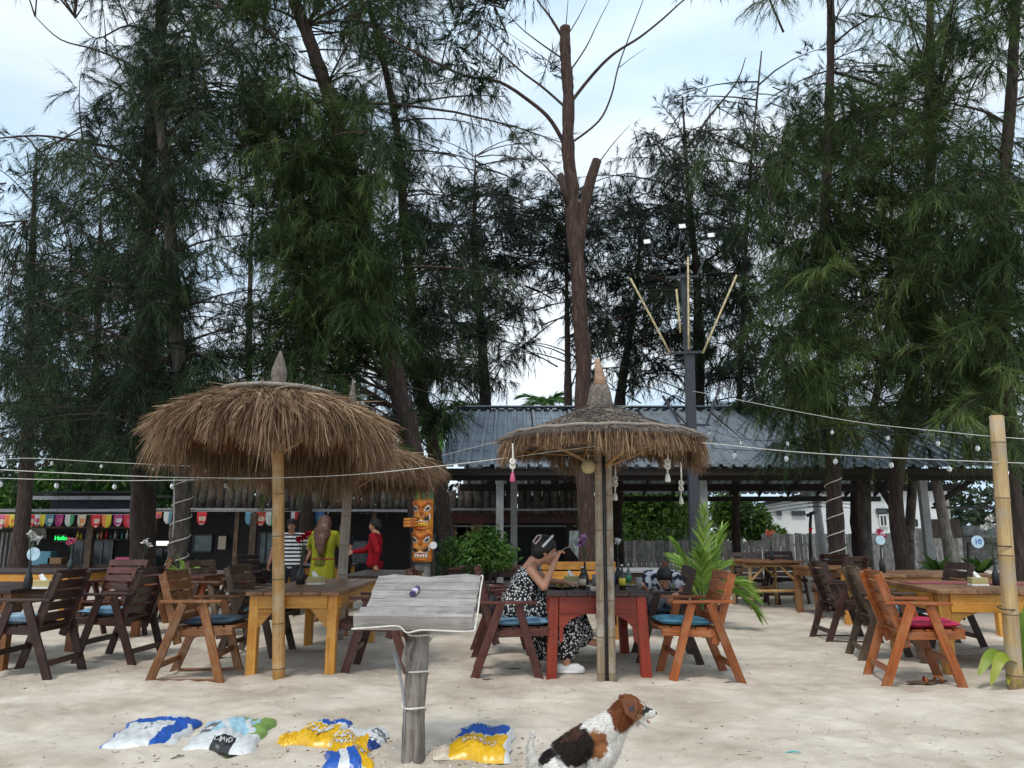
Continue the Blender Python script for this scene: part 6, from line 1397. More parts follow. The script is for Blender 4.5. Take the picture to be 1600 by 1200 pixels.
for s_ in (-1, 1):
    sh = D(940, 1180, s_*0.065); pr += caps((sh, 0.055), (D(930, 1215, s_*.075), 0.036), (D(935, 1248, s_*.075), 0.022), (D(936, 1272, s_*.075), 0.020), (D(945, 1276, s_*.075), 0.020))
    pr += caps((D(868, 1212, s_*.09), 0.085), (D(897, 1235, s_*.11), 0.052), (D(868, 1262, s_*.11), 0.030), (D(890, 1274, s_*.11), 0.024), (D(905, 1276, s_*.11), 0.022))
pr += caps((D(838, 1240), 0.030), (D(832, 1200, .02), 0.022), (D(829, 1165, .03), 0.018), (D(833, 1143, .03), 0.009))
dm_, n, l, b = mat_new('dog_coat'); t = n.new('ShaderNodeTexCoord'); b.inputs['Roughness'].default_value = 0.85; b.inputs['Specular IOR Level'].default_value = 0.15
nz = n.new('ShaderNodeTexNoise'); nz.inputs['Scale'].default_value = 22; nz.inputs['Detail'].default_value = 5; l.new(t.outputs['Object'], nz.inputs['Vector'])
va = n.new('ShaderNodeVectorMath'); va.operation = 'MULTIPLY_ADD'; va.inputs[1].default_value = (0.09, 0.09, 0.09); l.new(nz.outputs['Color'], va.inputs[0]); l.new(t.outputs['Object'], va.inputs[2])
cur_ = None
fine = n.new('ShaderNodeTexNoise'); fine.inputs['Scale'].default_value = 120; l.new(t.outputs['Object'], fine.inputs['Vector'])
w0 = n.new('ShaderNodeValToRGB'); w0.color_ramp.elements[0].position = .3; w0.color_ramp.elements[0].color = (0.50, 0.46, 0.40, 1); w0.color_ramp.elements[1].position = .6; w0.color_ramp.elements[1].color = (0.70, 0.68, 0.64, 1); l.new(fine.outputs['Fac'], w0.inputs['Fac']); cur_ = w0.outputs['Color']
def patch(cpos, rr, colr, sz=(1, 1, 1)):
    global cur_
    sb = n.new('ShaderNodeVectorMath'); sb.operation = 'SUBTRACT'; c_ = Vector(cpos)+Vector((0.045, 0.045, 0.045)); sb.inputs[1].default_value = c_; l.new(va.outputs[0], sb.inputs[0])
    ms_ = n.new('ShaderNodeVectorMath'); ms_.operation = 'MULTIPLY'; ms_.inputs[1].default_value = (1/sz[0], 1/sz[1], 1/sz[2]); l.new(sb.outputs[0], ms_.inputs[0])
    ln_ = n.new('ShaderNodeVectorMath'); ln_.operation = 'LENGTH'; l.new(ms_.outputs[0], ln_.inputs[0]); mr = n.new('ShaderNodeMapRange'); mr.inputs['From Min'].default_value = rr*1.10; mr.inputs['From Max'].default_value = rr*0.90
    l.new(ln_.outputs['Value'], mr.inputs['Value']); mx = n.new('ShaderNodeMixRGB'); mx.inputs['Color2'].default_value = colr+(1,); l.new(mr.outputs[0], mx.inputs['Fac']); l.new(cur_, mx.inputs['Color1']); cur_ = mx.outputs['Color']
BR = (0.15, 0.048, 0.018); BK = (0.018, 0.014, 0.012)
patch(D(932, 1163, -0.08), 0.060, (0.24, 0.095, 0.038), (0.9, 1, 1.1))
patch(D(896, 1164, -0.05), 0.098, BK, (1.0, 1.6, 0.95)); patch(D(888, 1144, -0.02), 0.055, (0.055, 0.028, 0.018), (1.5, 1.5, .7)); patch(D(855, 1184, -0.06), 0.050, BK, (1.0, 1.5, .95))
patch(D(978, 1103, 0), 0.088, BR, (1, 1.3, 0.9)); patch(D(972, 1118, -.05), 0.055, BR, (0.9, 1.2, 1.3)); patch(D(994, 1120, -.03), 0.026, (0.40, 0.20, 0.09), (1, 1.5, 1)); patch(D(1010, 1109, 0), 0.022, (0.03, 0.03, 0.032), (1.6, 2.5, .8)); patch(D(1015, 1118, 0), 0.014, (0.5, 0.48, 0.45), (1.5, 2.5, .8))
l.new(cur_, b.inputs['Base Color']); bp = n.new('ShaderNodeBump'); bp.inputs['Strength'].default_value = 0.6; bp.inputs['Distance'].default_value = 0.006; l.new(fine.outputs['Fac'], bp.inputs['Height']); l.new(bp.outputs['Normal'], b.inputs['Normal'])
bd = organic('body', pr, 0.0065, dm_, dg_, 5)
# short fur
co = np.empty(len(bd.data.vertices)*3, dtype=np.float32); bd.data.vertices.foreach_get('co', co); co = co.reshape(-1, 3); no = np.empty(len(co)*3, dtype=np.float32); bd.data.vertices.foreach_get('normal', no); no = no.reshape(-1, 3)
bd['kind'] = 'part' if False else ''
del bd['kind']
ix = rng.integers(0, len(co), 30000); flow = np.array([-0.75, 0, -0.55])
ix = ix[(co[ix, 0] < muz.x-0.02)]
V, Q, T, A = ribbons(co[ix]-no[ix]*0.003, no[ix]*0.38+flow+rng.normal(size=(len(ix), 3))*0.25, rng.uniform(0.014, 0.036, len(ix)), 0.0018, 0.3, np.clip(rng.normal(.5, .2, len(ix)), 0, 1))
fu = npmesh('fur', V, Q, T, dm_, dg_, A); fu['kind'] = 'stuff'
for s_ in (-1, 1):
    e0 = hd+Vector((-0.012, s_*0.052, 0.040)); V_ = [e0+Vector((-.030, 0, 0.0)), e0+Vector((0.026, 0, 0.002)), e0+Vector((0.030, s_*0.030, -0.030)), e0+Vector((0.012, s_*0.036, -0.072)), e0+Vector((-.018, s_*0.034, -0.050)), e0+Vector((0.0, s_*0.024, -0.018))]
    pe = caps((V_[0], 0.010), (V_[1], 0.010))+caps((V_[0], 0.010), (V_[4], 0.010), (V_[3], 0.008))+caps((V_[1], 0.010), (V_[2], 0.010), (V_[3], 0.008))+caps((V_[5]+Vector((0, 0, 0.01)), 0.018), (V_[3]*.5+V_[5]*.5, 0.013))
    ear = organic('ear', pe, 0.005, plain('ear_fur', (0.15, 0.05, 0.02), 0.9), dg_, 3)
    v, fc = ellips(V_[5]+Vector((0.004, s_*.014, -.012)), (0.014, 0.004, 0.022)); mesh('inner_ear', v, fc, plain('dark_inner_ear', (0.05, 0.04, 0.045), 0.8), ear, True)
    v, fc = ellips(D(1003, 1105)+Vector((-.004, s_*0.024, 0.002)), (0.007, 0.005, 0.007)); mesh('eye', v, fc, M['eye'], dg_, True)
v, fc = ellips(nose+Vector((0.004, 0, 0.004)), (0.010, 0.012, 0.009)); mesh('nose', v, fc, M['black'], dg_, True)
tg = caps((D(999, 1119), 0.010), (D(1008, 1124), 0.008), (D(1015, 1129), 0.005)); organic('tongue', tg, 0.004, plain('tongue', (0.48, 0.16, 0.16), 0.4), dg_, 2)
v, fc = ellips(D(1004, 1119), (0.018, 0.014, 0.006)); mesh('mouth', v, fc, plain('dark_mouth', (0.03, 0.012, 0.012), 0.6), dg_, True)

# ------------------------------------------------------------------ TOTEM
dt = 12.0; tm = thing('tiki_totem', 'carved totem post painted bright orange with two grimacing faces on a grey base', 'totem', (P(660, 900, dt).x, dt, 0))
tor, n, l, b = mat_new('totem_orange'); t = n.new('ShaderNodeTexCoord'); nz = n.new('ShaderNodeTexNoise'); nz.inputs['Scale'].default_value = 9; nz.inputs['Detail'].default_value = 5; l.new(t.outputs['Object'], nz.inputs['Vector'])
rp_ = n.new('ShaderNodeValToRGB'); e = rp_.color_ramp.elements; e[0].position = .35; e[0].color = (0.42, 0.09, 0.01, 1); e[1].position = .62; e[1].color = (0.80, 0.32, 0.03, 1); l.new(nz.outputs['Fac'], rp_.inputs['Fac']); l.new(rp_.outputs['Color'], b.inputs['Base Color']); b.inputs['Roughness'].default_value = 0.35
tor2 = plain('totem_dark_orange', (0.52, 0.12, 0.01), 0.35, 0, 0.25, 14); tye = plain('totem_yellow', (0.75, 0.50, 0.05), 0.4); tbl = M['black']; twh = M['white']
q0 = P(660, 877, dt); q1 = P(660, 768, dt); cx = q0.x; r = 0.155; yF = dt-r
zz = lambda py: P(660, py, dt-r).z
lathe('column', tm, [(r*.97, zz(878)), (r, zz(872)), (r, zz(832)), (r*.96, zz(829)), (r, zz(826)), (r, zz(786)), (r*.97, zz(767))], (cx, dt, 0), tor, 24)
lathe('base', tm, [(r*.85, -0.1), (r*.85, 0.4), (r*.8, zz(878))], (cx, dt, 0), M['greydark'], 14)
def on(px, py, out=0.0):
    x = (px-660)/1180*dt; x = max(-r*.98, min(r*.98, x)); return Vector((cx+x, dt-math.sqrt(max(0.0004, r*r-x*x))-out, zz(py)))
def tk(name, pts, rad, mat): return tube(name, tm, catmull([on(*p, 0.004) for p in pts], 3), rad, mat, 6)
def patchm(name, pts, mat, out=0.012, par=None):
    V_ = [on(p[0], p[1], out) for p in pts]+[on(p[0], p[1], -0.02) for p in pts]; k = len(pts); c_ = sum(V_[:k], Vector())/k; V_.append(c_+Vector((0, -0.010, 0)))
    F_ = [[i, (i+1) % k, 2*k] for i in range(k)]+[[(i+1) % k, i, k+i, k+(i+1) % k] for i in range(k)]; return mesh(name, V_, F_, mat, par or tm)
for px in (646, 650, 654, 658, 662, 666, 670, 674): patchm('leaf', [(px-2.2, 768), (px+2.2, 768), (px+1.6, 777), (px, 781), (px-1.6, 777)], M['f_green'] if px % 3 else tye)
for base, k_ in ((783, 1), (832, 2)):
    for s_ in (-1, 1):
        f = lambda dx: 658+s_*dx
        tk('brow', [(f(2), base+9), (f(7), base+3), (f(13), base+2), (f(15), base+6)], [0.022]*10, tor2)
        patchm('eye_socket', [(f(4), base+15), (f(8), base+8), (f(13), base+6), (f(14), base+12), (f(10), base+16)], twh, 0.010)
        patchm('eye', [(f(6), base+13.5), (f(9), base+9.5), (f(12.5), base+8), (f(12.5), base+12), (f(9), base+14.5)], tbl, 0.016)
    tk('nose', [(658, base+6), (658, base+14), (658, base+18)], [0.020]*3+[0.028]*2+[0.036]*2, tor2)
    patchm('mouth_rim', [(646, base+22), (652, base+24), (658, base+25), (664, base+23), (671, base+19), (672, base+27), (667, base+33), (658, base+31), (650, base+33), (645, base+31)], twh, 0.012)
    for s_ in (-1, 1): patchm('mouth', [(658+s_*3, base+27.5), (658+s_*8, base+25), (658+s_*12, base+23.5), (658+s_*12, base+29), (658+s_*8, base+30)], tbl, 0.020)
    for k in range(5): patchm('tooth', [(649+k*4.2, base+34.5), (652+k*4.2, base+34.5), (651.8+k*4.2, base+39), (649.3+k*4.2, base+39)], tye if k_ == 1 else twh, 0.010)
    tk('chin_band', [(645, base+41), (652, base+43), (664, base+43), (674, base+41)], [0.014]*10, tor2)
board('hand', tm, on(646, 817)+Vector((-.14, 0.04, 0)), on(650, 817)+Vector((0, 0.0, 0)), 0.13, 0.09, tor2, (0, 1, 0))
for k in range(3): board('finger', tm, on(646, 811+k*5)+Vector((-.15, -.01, 0)), on(652, 811+k*5)+Vector((0, -.01, 0)), 0.035, 0.03, tor, (0, 1, 0))
fan = thing('table_sign', 'round white table-number disc standing right of the totem face', 'sign', P(676, 885, 11.7)); o = lathe('disc', fan, [(0.001, -.006), (0.055, -.006), (0.055, .006), (0.001, .006)], (0, 0, 0), M['white'], 20); o.data.polygons.foreach_set('use_smooth', [False]*len(o.data.polygons)); o.parent = None; o.matrix_parent_inverse = Matrix.Identity(4); o.matrix_basis = Matrix.Translation(P(677, 852, 11.7)) @ Matrix.Rotation(math.pi/2, 4, 'X'); adopt(o, fan)
tube('stem', fan, [P(679, 835, 11.75), P(677, 852, 11.72), P(679, 900, 11.7), P(679, 960, 11.9)], 0.008, M['steel'], 5)

# ------------------------------------------------------------------ MENU BOARD on the driftwood post
sd = thing('menu_stand', 'slanted weathered grey plank board on a crooked driftwood post wound with cable', 'stand', G(645, 1185))
b0 = G(648, 1188); Ys = b0.y
post = [Vector((b0.x-.01, Ys, -0.15)), P(646, 1130, Ys), P(650, 1070, Ys), P(655, 1020, Ys+.02), P(657, 972, Ys+.05)]
postc = catmull(post, 6)
tube('post', sd, postc, [0.068, 0.066, 0.064, 0.062, 0.060, 0.060, 0.058, 0.058, 0.057, 0.057, 0.058, 0.060, 0.060, 0.062, 0.062, 0.062, 0.060, 0.058, 0.057, 0.056, 0.056, 0.058, 0.060, 0.062, 0.062], M['driftpost'], 16, 0.035, True, 0.10)
tube('knot', sd, [P(640, 1045, Ys-.02), P(634, 1030, Ys-.05), P(636, 1015, Ys-.05), P(645, 1000, Ys-.03)], [0.03, 0.026, 0.022, 0.02], M['driftpost'], 8, .08)
yf = Ys-0.17; yb = Ys+0.34; zf = P(650, 966, yf).z; zb_ = P(650, 903, yb).z
n_b = 5; al = (Vector((0, yb, zb_))-Vector((0, yf, zf))); nb2 = Vector((0, -al.z, al.y)).normalized()
def xline(px0, py0, d0, px1, py1, d1, t): return P(px0, py0, d0).x*(1-t)+P(px1, py1, d1).x*t
seamz = []
for k in range(n_b):
    t0 = (k+.5)/n_b; c = Vector((0, yf, zf))+al*t0; lx = xline(556, 966, yf, 586, 903, yb, t0); rx = xline(738, 970, yf, 752, 900, yb, t0)
    if k >= 1: lx += 0.03
    L_ = rx-lx; w_ = al.length/n_b; nx_ = 14; V_ = []
    for i in range(nx_+1):
        x_ = lx+L_*i/nx_
        for (a_, h_) in ((-.5, -.5), (.5, -.5), (.5, .5), (-.5, .5)):
            e_ = 0.006*math.sin(i*1.9+k)+random.uniform(-.003, .003)
            if k == n_b-1 and a_ > 0: e_ += 0.016*math.sin(i*0.7)+0.01*(i > 9)
            p_ = c+al.normalized()*(a_*(w_-0.003)+(e_ if a_ > 0 and k == n_b-1 else e_*0.25))+nb2*(h_*0.030+(random.uniform(-.0015, .0015) if h_ > 0 else 0))
            V_.append(Vector((x_+(random.uniform(-.008, .008) if i in (0, nx_) else 0), p_.y, p_.z)))
    F_ = [[0, 1, 2, 3], [nx_*4+3, nx_*4+2, nx_*4+1, nx_*4]]
    for i in range(nx_):
        for q in range(4): F_.append([i*4+q, (i+1)*4+q, (i+1)*4+(q+1) % 4, i*4+(q+1) % 4])
    o = mesh('plank', [v-c for v in V_], [f[::-1] for f in F_], M['grey']); o.location = c; adopt(o, sd)
    bmx = bmesh.new(); bmx.from_mesh(o.data); bmesh.ops.recalc_face_normals(bmx, faces=bmx.faces); bmx.to_mesh(o.data); bmx.free()
lx0 = P(556, 966, yf).x; rx0 = P(740, 972, yf).x
board('edge_plank', sd, (lx0-.005, yf-.03, zf-.015), (rx0, yf-.03, zf-.02), 0.085, 0.025, M['grey'], (0, 1, 0.35))
board('batten', sd, (b0.x+.01, yf+.05, zf-.012), (b0.x+.01, yb-.05, zb_-.025), 0.07, 0.03, M['driftpost'], nb2)
tube('cable', sd, catmull([Vector((lx0-.01, yf-.055, zf-.05)), Vector((lx0+.12, yf-.06, zf-.04)), Vector((lx0+.24, yf-.06, zf-.035)), Vector((b0.x-.03, yf-.055, zf-.068)), Vector((b0.x+.06, yf-.055, zf-.055)), Vector((rx0-.02, yf-.055, zf-.062)), Vector((rx0+.012, yf-.02, zf-.03)), Vector((P(751, 935, yf+.3).x, yf+.28, zf+.13)), Vector((P(754, 902, yb).x, yb+.01, zb_+.012)), Vector((P(745, 902, yb).x, yb+.03, zb_-.01))], 6), 0.0045, M['rope'], 6)
sp2 = []
for k in range(81):
    tt = k/80; z = 0.10+tt*(zf-0.16); an = tt*2*math.pi*3.2+1.9; c = P(800, 1185, Ys); cxx = b0.x+(0.045*tt); qa = min(postc, key=lambda v: abs(v.z-z)); sp2.append(Vector((qa.x+math.cos(an)*0.069, qa.y-math.sin(an)*0.069, z+0.035*math.cos(an))))
tube('wound_cable', sd, sp2[16:], 0.0055, M['rope'], 6)
st = thing('bent_rod', 'thin grey metal rod stuck in the sand left of the driftwood post', 'rod', P(632, 1160, Ys)); tube('rod', st, [P(631, 1165, Ys-.05), P(633, 1110, Ys-.05), P(628, 1070, Ys-.05), P(616, 1018, Ys-.03)], [0.005, 0.007, 0.009, 0.009], M['concrete'], 6)
cn_ = P(648, 941, Ys+.08); ca = thing('drink_can', 'small purple and white can lying on the weathered board', 'can', cn_)
ad = (al.normalized()*0.95+Vector((0.25, 0, 0))).normalized(); cc = Vector((cn_.x, 0, 0)); tpar = 0.50; cc = Vector((cn_.x, yf, zf))+al*tpar*Vector((0, 1, 1)) if False else Vector((cn_.x, yf+al.y*tpar, zf+al.z*tpar))+nb2*0.034
pole('can_body', ca, cc-ad*0.042, cc+ad*0.042, 0.018, 0.018, plain('purple_print', (0.10, 0.075, 0.20), 0.35, 0.3, 0.3, 30), 16)
pole('label_band', ca, cc-ad*0.026, cc+ad*0.010, 0.0185, 0.0185, plain('pale_label', (0.62, 0.60, 0.70), 0.4, 0, .3, 40), 16); pole('lid', ca, cc+ad*0.042, cc+ad*0.046, 0.015, 0.014, metal, 16)

# ------------------------------------------------------------------ SAND BAGS
def bagz(u, v, W, D_, h, seed):
    e = (max(0, 1-abs(u)**4)*max(0, 1-abs(v)**4))**0.36
    return 0.82*h*e*(0.85+0.13*math.sin(u*5+seed)+0.08*math.sin(v*7+seed*2+u*3))+0.0035*math.sin(u*23+v*9+seed)*e+0.0025*math.sin(v*31-u*13+seed)*e+0.0015*math.sin(u*51+v*40)*e-0.004-0.009*e*max(0, 1-abs(math.sin(u*3.1+v*2.3+seed))*7)-0.007*e*max(0, 1-abs(math.sin(u*2.2-v*3.9+seed*2))*8)
def bag(label, corners, h, colorfn, mats, seed, texts=(), group='printed plastic sand bags lying on the beach'):
    """corners: front-left, front-right, back-right, back-left as photo pixels on the sand"""
    c4 = [G(*c) for c in corners]; cen = sum(c4, Vector())/4; t = thing('sand_bag', label, 'bag', (cen.x, cen.y, 0), group); nn = 46
    def S(u, v):
        a = (u+1)/2; b_ = (v+1)/2; p = c4[0]*(1-a)*(1-b_)+c4[1]*a*(1-b_)+c4[2]*a*b_+c4[3]*(1-a)*b_
        wob = 0.018*math.sin(u*4+seed)*abs(v)+0.012*math.sin(v*9+seed)*abs(u)
        return Vector((p.x+wob, p.y+wob*.6, float(sandz(cen.x, cen.y))*.6+0.002+bagz(u, v, 1, 1, h, seed)))
    V_ = []; F_ = []; fm = []
    for i in range(nn+1):
        for j in range(nn+1): V_.append(S(i/nn*2-1, j/nn*2-1))
    o_ = len(V_)
    for i in range(nn+1):
        for j in range(nn+1): v = V_[i*(nn+1)+j]; V_.append(Vector((v.x, v.y, min(v.z-0.004, -0.03))))
    for i in range(nn):
        for j in range(nn):
            q = [i*(nn+1)+j, (i+1)*(nn+1)+j, (i+1)*(nn+1)+j+1, i*(nn+1)+j+1]; F_.append(q); fm.append(colorfn((i+.5)/nn*2-1, (j+.5)/nn*2-1)); F_.append([k+o_ for k in q[::-1]]); fm.append(0)
    o = mesh('sack', V_, F_, None, t, True, [M[m] for m in mats], fm)
    for (s, u0, v0, size, ang, mt) in texts:
        cu = bpy.data.curves.new('tmp', 'FONT'); cu.body = s; cu.size = 1; cu.offset = 0.012; cu.align_x = 'CENTER'; cu.align_y = 'CENTER'; cu.resolution_u = 3; me = worked(bpy.data.objects.new('tmp', cu))
        bm = bmesh.new(); bm.from_mesh(me); bmesh.ops.subdivide_edges(bm, edges=bm.edges, cuts=2); bm.to_mesh(me); bm.free(); ca_, sa_ = math.cos(R(ang)), math.sin(R(ang)); wx_ = (c4[1]-c4[0]).length/2; wy_ = max(0.05, (c4[3]-c4[0]).length/2)
        for vt in me.vertices:
            x, y = vt.co.x*size, vt.co.y*size*1.5; xr = x*ca_-y*sa_; yr = x*sa_+y*ca_; p = S(max(-.98, min(.98, u0+xr/wx_)), max(-.98, min(.98, v0+yr/wy_))); vt.co = p+Vector((0, -0.002, 0.006))
        me.materials.clear(); me.materials.append(M[mt]); lo_ = bpy.data.objects.new('print', me); col.objects.link(lo_); adopt(lo_, t)
    return t, S
def bagmat(k, c): 
    M[k] = plain(k, c, 0.30, 0, 0.10, 14, 0.12)
bagmat('b_blue', (0.02, 0.10, 0.42)); bagmat('b_white', (0.62, 0.64, 0.64)); bagmat('b_yellow', (0.72, 0.42, 0.012)); bagmat('b_sky', (0.35, 0.58, 0.68)); bagmat('b_green', (0.20, 0.33, 0.09)); bagmat('b_grey', (0.16, 0.16, 0.17)); bagmat('b_black', (0.02, 0.02, 0.022)); bagmat('b_navy', (0.01, 0.04, 0.18)); bagmat('b_cream', (0.62, 0.52, 0.42))
def c1(u, v):
    if (u > 0.35+v*0.15 and u < 0.80+v*.1): return 0
    if v > 0.38 and not (v > 0.62 and -0.1 < u < 0.45 and v < .85): return 0
    if u < -0.88 and v < 0.4: return 0
    if v > 0.9: return 1
    if abs(u+0.2-v*.2) < 0.2 and abs(v) < 0.20 and math.sin(u*38+v*20) > -0.1 and math.sin(v*26+u*9) > -0.3: return 2
    return 1
bag('flat blue and white plastic bag at the far left of the bags', [(158, 1170), (268, 1172), (322, 1126), (215, 1126)], 0.075, c1, ['b_blue', 'b_white', 'b_grey'], 1)
def c2(u, v):
    if v < -0.62 and -0.35 < u < 0.45 and v > -0.98: return 3
    if v < -0.30: return 1
    if u < -0.55 and v < 0.6: return 4 if math.sin(v*9+u*4) > -0.5 else 1
    if u > 0.62 - 0.1*math.sin(v*12): return 0
    if v > 0.55 and u > -.1: return 0 if math.sin(u*20) > -.3 else 2
    return 2 if math.sin(u*9+v*5) > -0.72 else 1
bag('white and sky blue bag with green end and a black label', [(288, 1172), (392, 1178), (437, 1126), (330, 1132)], 0.085, c2, ['b_green', 'b_white', 'b_sky', 'b_black', 'b_grey'], 2.3, [('OBAVO', 0.02, -0.80, 0.040, 2, 'b_white')])
def c3(u, v):
    if v > 0.25: return 0 if v > .4 else 1
    if u > 0.85: return 1
    return 2
bag('yellow and blue bag behind the crossed yellow one, left of the driftwood post', [(446, 1168), (520, 1172), (548, 1134), (490, 1136)], 0.075, c3, ['b_blue', 'b_white', 'b_yellow'], 3.7, [('CHP', -0.05, -0.30, 0.10, -10, 'b_white'), ('CD', 0.3, 0.65, 0.04, 0, 'b_white')])
bag('small crumpled yellow bag end sticking out of the sand, leftmost of the yellow ones', [(430, 1168), (462, 1170), (468, 1150), (446, 1152)], 0.04, lambda u, v: 1 if v > .6 else 0, ['b_yellow', 'b_white'], 5.1)
bag('white bag with grey lines and dark blue end lying just left of the post', [(532, 1176), (590, 1178), (610, 1148), (545, 1140)], 0.07, lambda u, v: (2 if v < -.5 else (1 if math.sin(v*14) > .55 else 0)) if u > .25 else (3 if v < -.1 and u > -.8 else 0), ['b_white', 'b_grey', 'b_navy', 'b_yellow'], 6.4)
def c5(u, v):
    if v < -0.35 and u < 0.35: return 0 if abs(u+.3) > 0.12 else 1
    if abs(v) > 0.92 or abs(u) > 0.94: return 1
    return 2
bag('crossed yellow bag with white letters at the bottom edge, over the others', [(508, 1206), (592, 1214), (560, 1158), (518, 1150)], 0.09, c5, ['b_blue', 'b_white', 'b_yellow'], 7.7, [('SEO', 0.05, 0.40, 0.105, -38, 'b_white'), ('HAC DL', 0.0, -0.10, 0.088, -32, 'b_white')])
def c6(u, v):
    if u > 0.86: return 1
    if u < -0.92: return 3
    if v > 0.02: return 0
    if v > -0.05: return 1
    return 2
t6, S6 = bag('blue and yellow bag with pale print right of the driftwood post', [(694, 1186), (792, 1192), (802, 1142), (722, 1142)], 0.10, c6, ['b_blue', 'b_white', 'b_yellow', 'b_cream'], 9.2, [('CRAS', -0.3, 0.5, 0.07, 8, 'b_sky'), ('//', 0.25, 0.55, 0.07, 0, 'b_sky'), ('CO', -0.2, -0.5, 0.085, -6, 'b_cream'), ('OD', 0.35, -0.5, 0.075, 4, 'b_cream')])
bag('crumpled cream plastic bag neck at the left end of the blue and yellow bag', [(668, 1186), (697, 1190), (702, 1172), (676, 1172)], 0.045, lambda u, v: 0, ['b_cream'], 11.0)

# ------------------------------------------------------------------ TABLEWARE
def vase(label, p, h=0.24, flower=None, mat='black', fh=0.2, fn=3, disc=None, num=None, body_r=0.038):
    t = thing('vase', label, 'vase', p); lathe('bottle', t, [(body_r*.8, 0), (body_r, 0.01), (body_r, h*.35), (body_r*.75, h*.5), (body_r*.34, h*.66), (body_r*.28, h*.95), (body_r*.36, h)], p, M[mat], 14)
    if flower:
        for k in range(fn):
            a = random.uniform(0, 6.28); top = Vector(p)+Vector((math.cos(a)*0.05*(k > 0), math.sin(a)*0.05*(k > 0), h+fh*random.uniform(.65, 1))); tube('stem', t, [Vector(p)+Vector((0, 0, h*.8)), (Vector(p)+Vector((0, 0, h))+top)/2, top], 0.0035, M['leafs'], 5)
            PB = np.repeat(np.array([tuple(top)]), 34, 0)+rng.normal(size=(34, 3))*0.008; DD = rng.normal(size=(34, 3))+np.array([0, -.2, 0.3]); V, Q, T, A = ribbons(PB, DD, rng.uniform(0.025, 0.048, 34), 0.026, 0.1, rng.uniform(0, 1, 34)); npmesh('flower', V, Q, T, FLW[flower], t, A)
    if disc:
        c = Vector(p)+Vector(disc); o = lathe('number_disc', t, [(0.001, -.004), (0.062, -.004), (0.062, .004), (0.001, .004)], (0, 0, 0), plain('pale_disc', (0.45, 0.62, 0.72), .5), 20); o.matrix_parent_inverse = Matrix.Identity(4); o.parent = None; o.matrix_basis = Matrix.Translation(c) @ Matrix.Rotation(math.pi/2, 4, 'X'); adopt(o, t); o.data.polygons.foreach_set('use_smooth', [False]*len(o.data.polygons))
        if num: text('lettering', t, num, c+Vector((0, -0.008, 0)), 0.075, (math.pi/2, 0, 0), plain('blue_number', (0.03, 0.16, 0.5), .5), 0.002)
    return t
M['leafs'] = plain('stem_green', (0.04, 0.10, 0.03), 0.6)
FLW = {'white': strandmat('white_petals', (0.45, 0.45, 0.40), (0.7, 0.7, 0.66), (0.82, 0.82, 0.8), .6, .3), 'red': strandmat('red_petals', (0.25, 0.004, 0.012), (0.5, 0.01, 0.03), (0.65, 0.03, 0.06), .6, .3), 'pink': strandmat('pink_petals', (0.45, 0.05, 0.12), (0.65, 0.10, 0.2), (0.75, 0.35, 0.42), .6, .3), 'coral': strandmat('coral_petals', (0.5, 0.10, 0.06), (0.7, 0.22, 0.14), (0.8, 0.4, 0.3), .6, .3), 'violet': strandmat('violet_petals', (0.3, 0.12, 0.3), (0.5, 0.25, 0.5), (0.7, 0.5, 0.7), .6, .3)}
def at_top(px, d, z): p = P(px, 900, d); return Vector((p.x, d, z))
vase('dark bottle vase with white flowers and a white disc on the far left table', at_top(45, 7.35, ZT), 0.25, 'white', disc=(0.02, -0.0, 0.32), fh=.28)
vase('dark bottle vase with red flower on the yellow table beside the bamboo pole', at_top(470, 8.0, ZT), 0.26, 'red', fh=0.30, fn=3, body_r=.045)
vase('dark bottle vase with a white flower on the red-brown table, left', at_top(222, 9.9, 0.72), 0.26, 'white', fh=.16, fn=2)
vase('vase with pink and white flowers in front of the bar window', at_top(108, 10.9, 0.73), 0.24, 'pink', 'glassdark', .2, 4)
vase('dark vase with violet orchid on the red table beside the plates', at_top(914, 8.05, ZT), 0.22, 'violet', fh=.26, fn=4)
vase('tall dark vase with one white flower right behind the double pole', at_top(966, 8.1, ZT), 0.26, 'white', fh=.18, fn=1)
vase('vase with coral flowers on the bamboo table', at_top(1208, 13.5, 0.79), 0.26, 'coral', fh=.24, fn=5)
vase('vase with a single dark red rose between the bamboo table and the roped trunk', at_top(1272, 12.2, 0.74), 0.24, 'red', fh=.34, fn=1)
vase('dark vase with bright pink flowers and a lilac disc on the honey table', at_top(1380, 10.3, 0.73), 0.30, 'pink', fh=.24, fn=4, disc=(-0.02, -0.06, 0.42))
vase('tall dark vase with number 10 disc on the right front table', at_top(1556, 7.7, ZT+.01), 0.25, 'white', fh=.42, fn=3, disc=(-0.14, 0, 0.42), num='10')
def tissue(label, p, rot):
    t = thing('tissue_box', label, 'tissue box', p); bx = board('box', t, Vector(p)+Vector((-.075, 0, .042)), Vector(p)+Vector((.075, 0, .042)), 0.11, 0.075, wood('bamboo_box' , (0.50, 0.42, 0.20), (0.36, 0.29, 0.12), .5)); board('base', t, Vector(p)+Vector((-.078, 0, .009)), Vector(p)+Vector((.078, 0, .009)), 0.114, 0.018, M['white'])
    V_ = [(-.02, -.03, 0), (.03, -.02, 0), (.02, .03, 0), (-.03, .02, 0), (-.045, -.02, .045), (-.02, .0, .06), (0.0, -.01, .035)]; mesh('tissue', [Vector(v)+Vector(p)+Vector((0, 0, .079)) for v in V_], [[0, 1, 6, 4], [1, 2, 5, 6], [2, 3, 4, 5], [3, 0, 4], [4, 6, 5]], M['white'], t); t.rotation_euler = (0, 0, R(rot)); return t
tissue('yellowish tissue box on the dark left table next to the vase', at_top(70, 7.38, ZT), 6)
tissue('yellowish tissue box on the long yellow table right of the bottle vase', at_top(494, 8.0, ZT), -8)
tissue('yellowish tissue box on the brown-topped right front table', at_top(1527, 7.65, ZT+.01), -9)
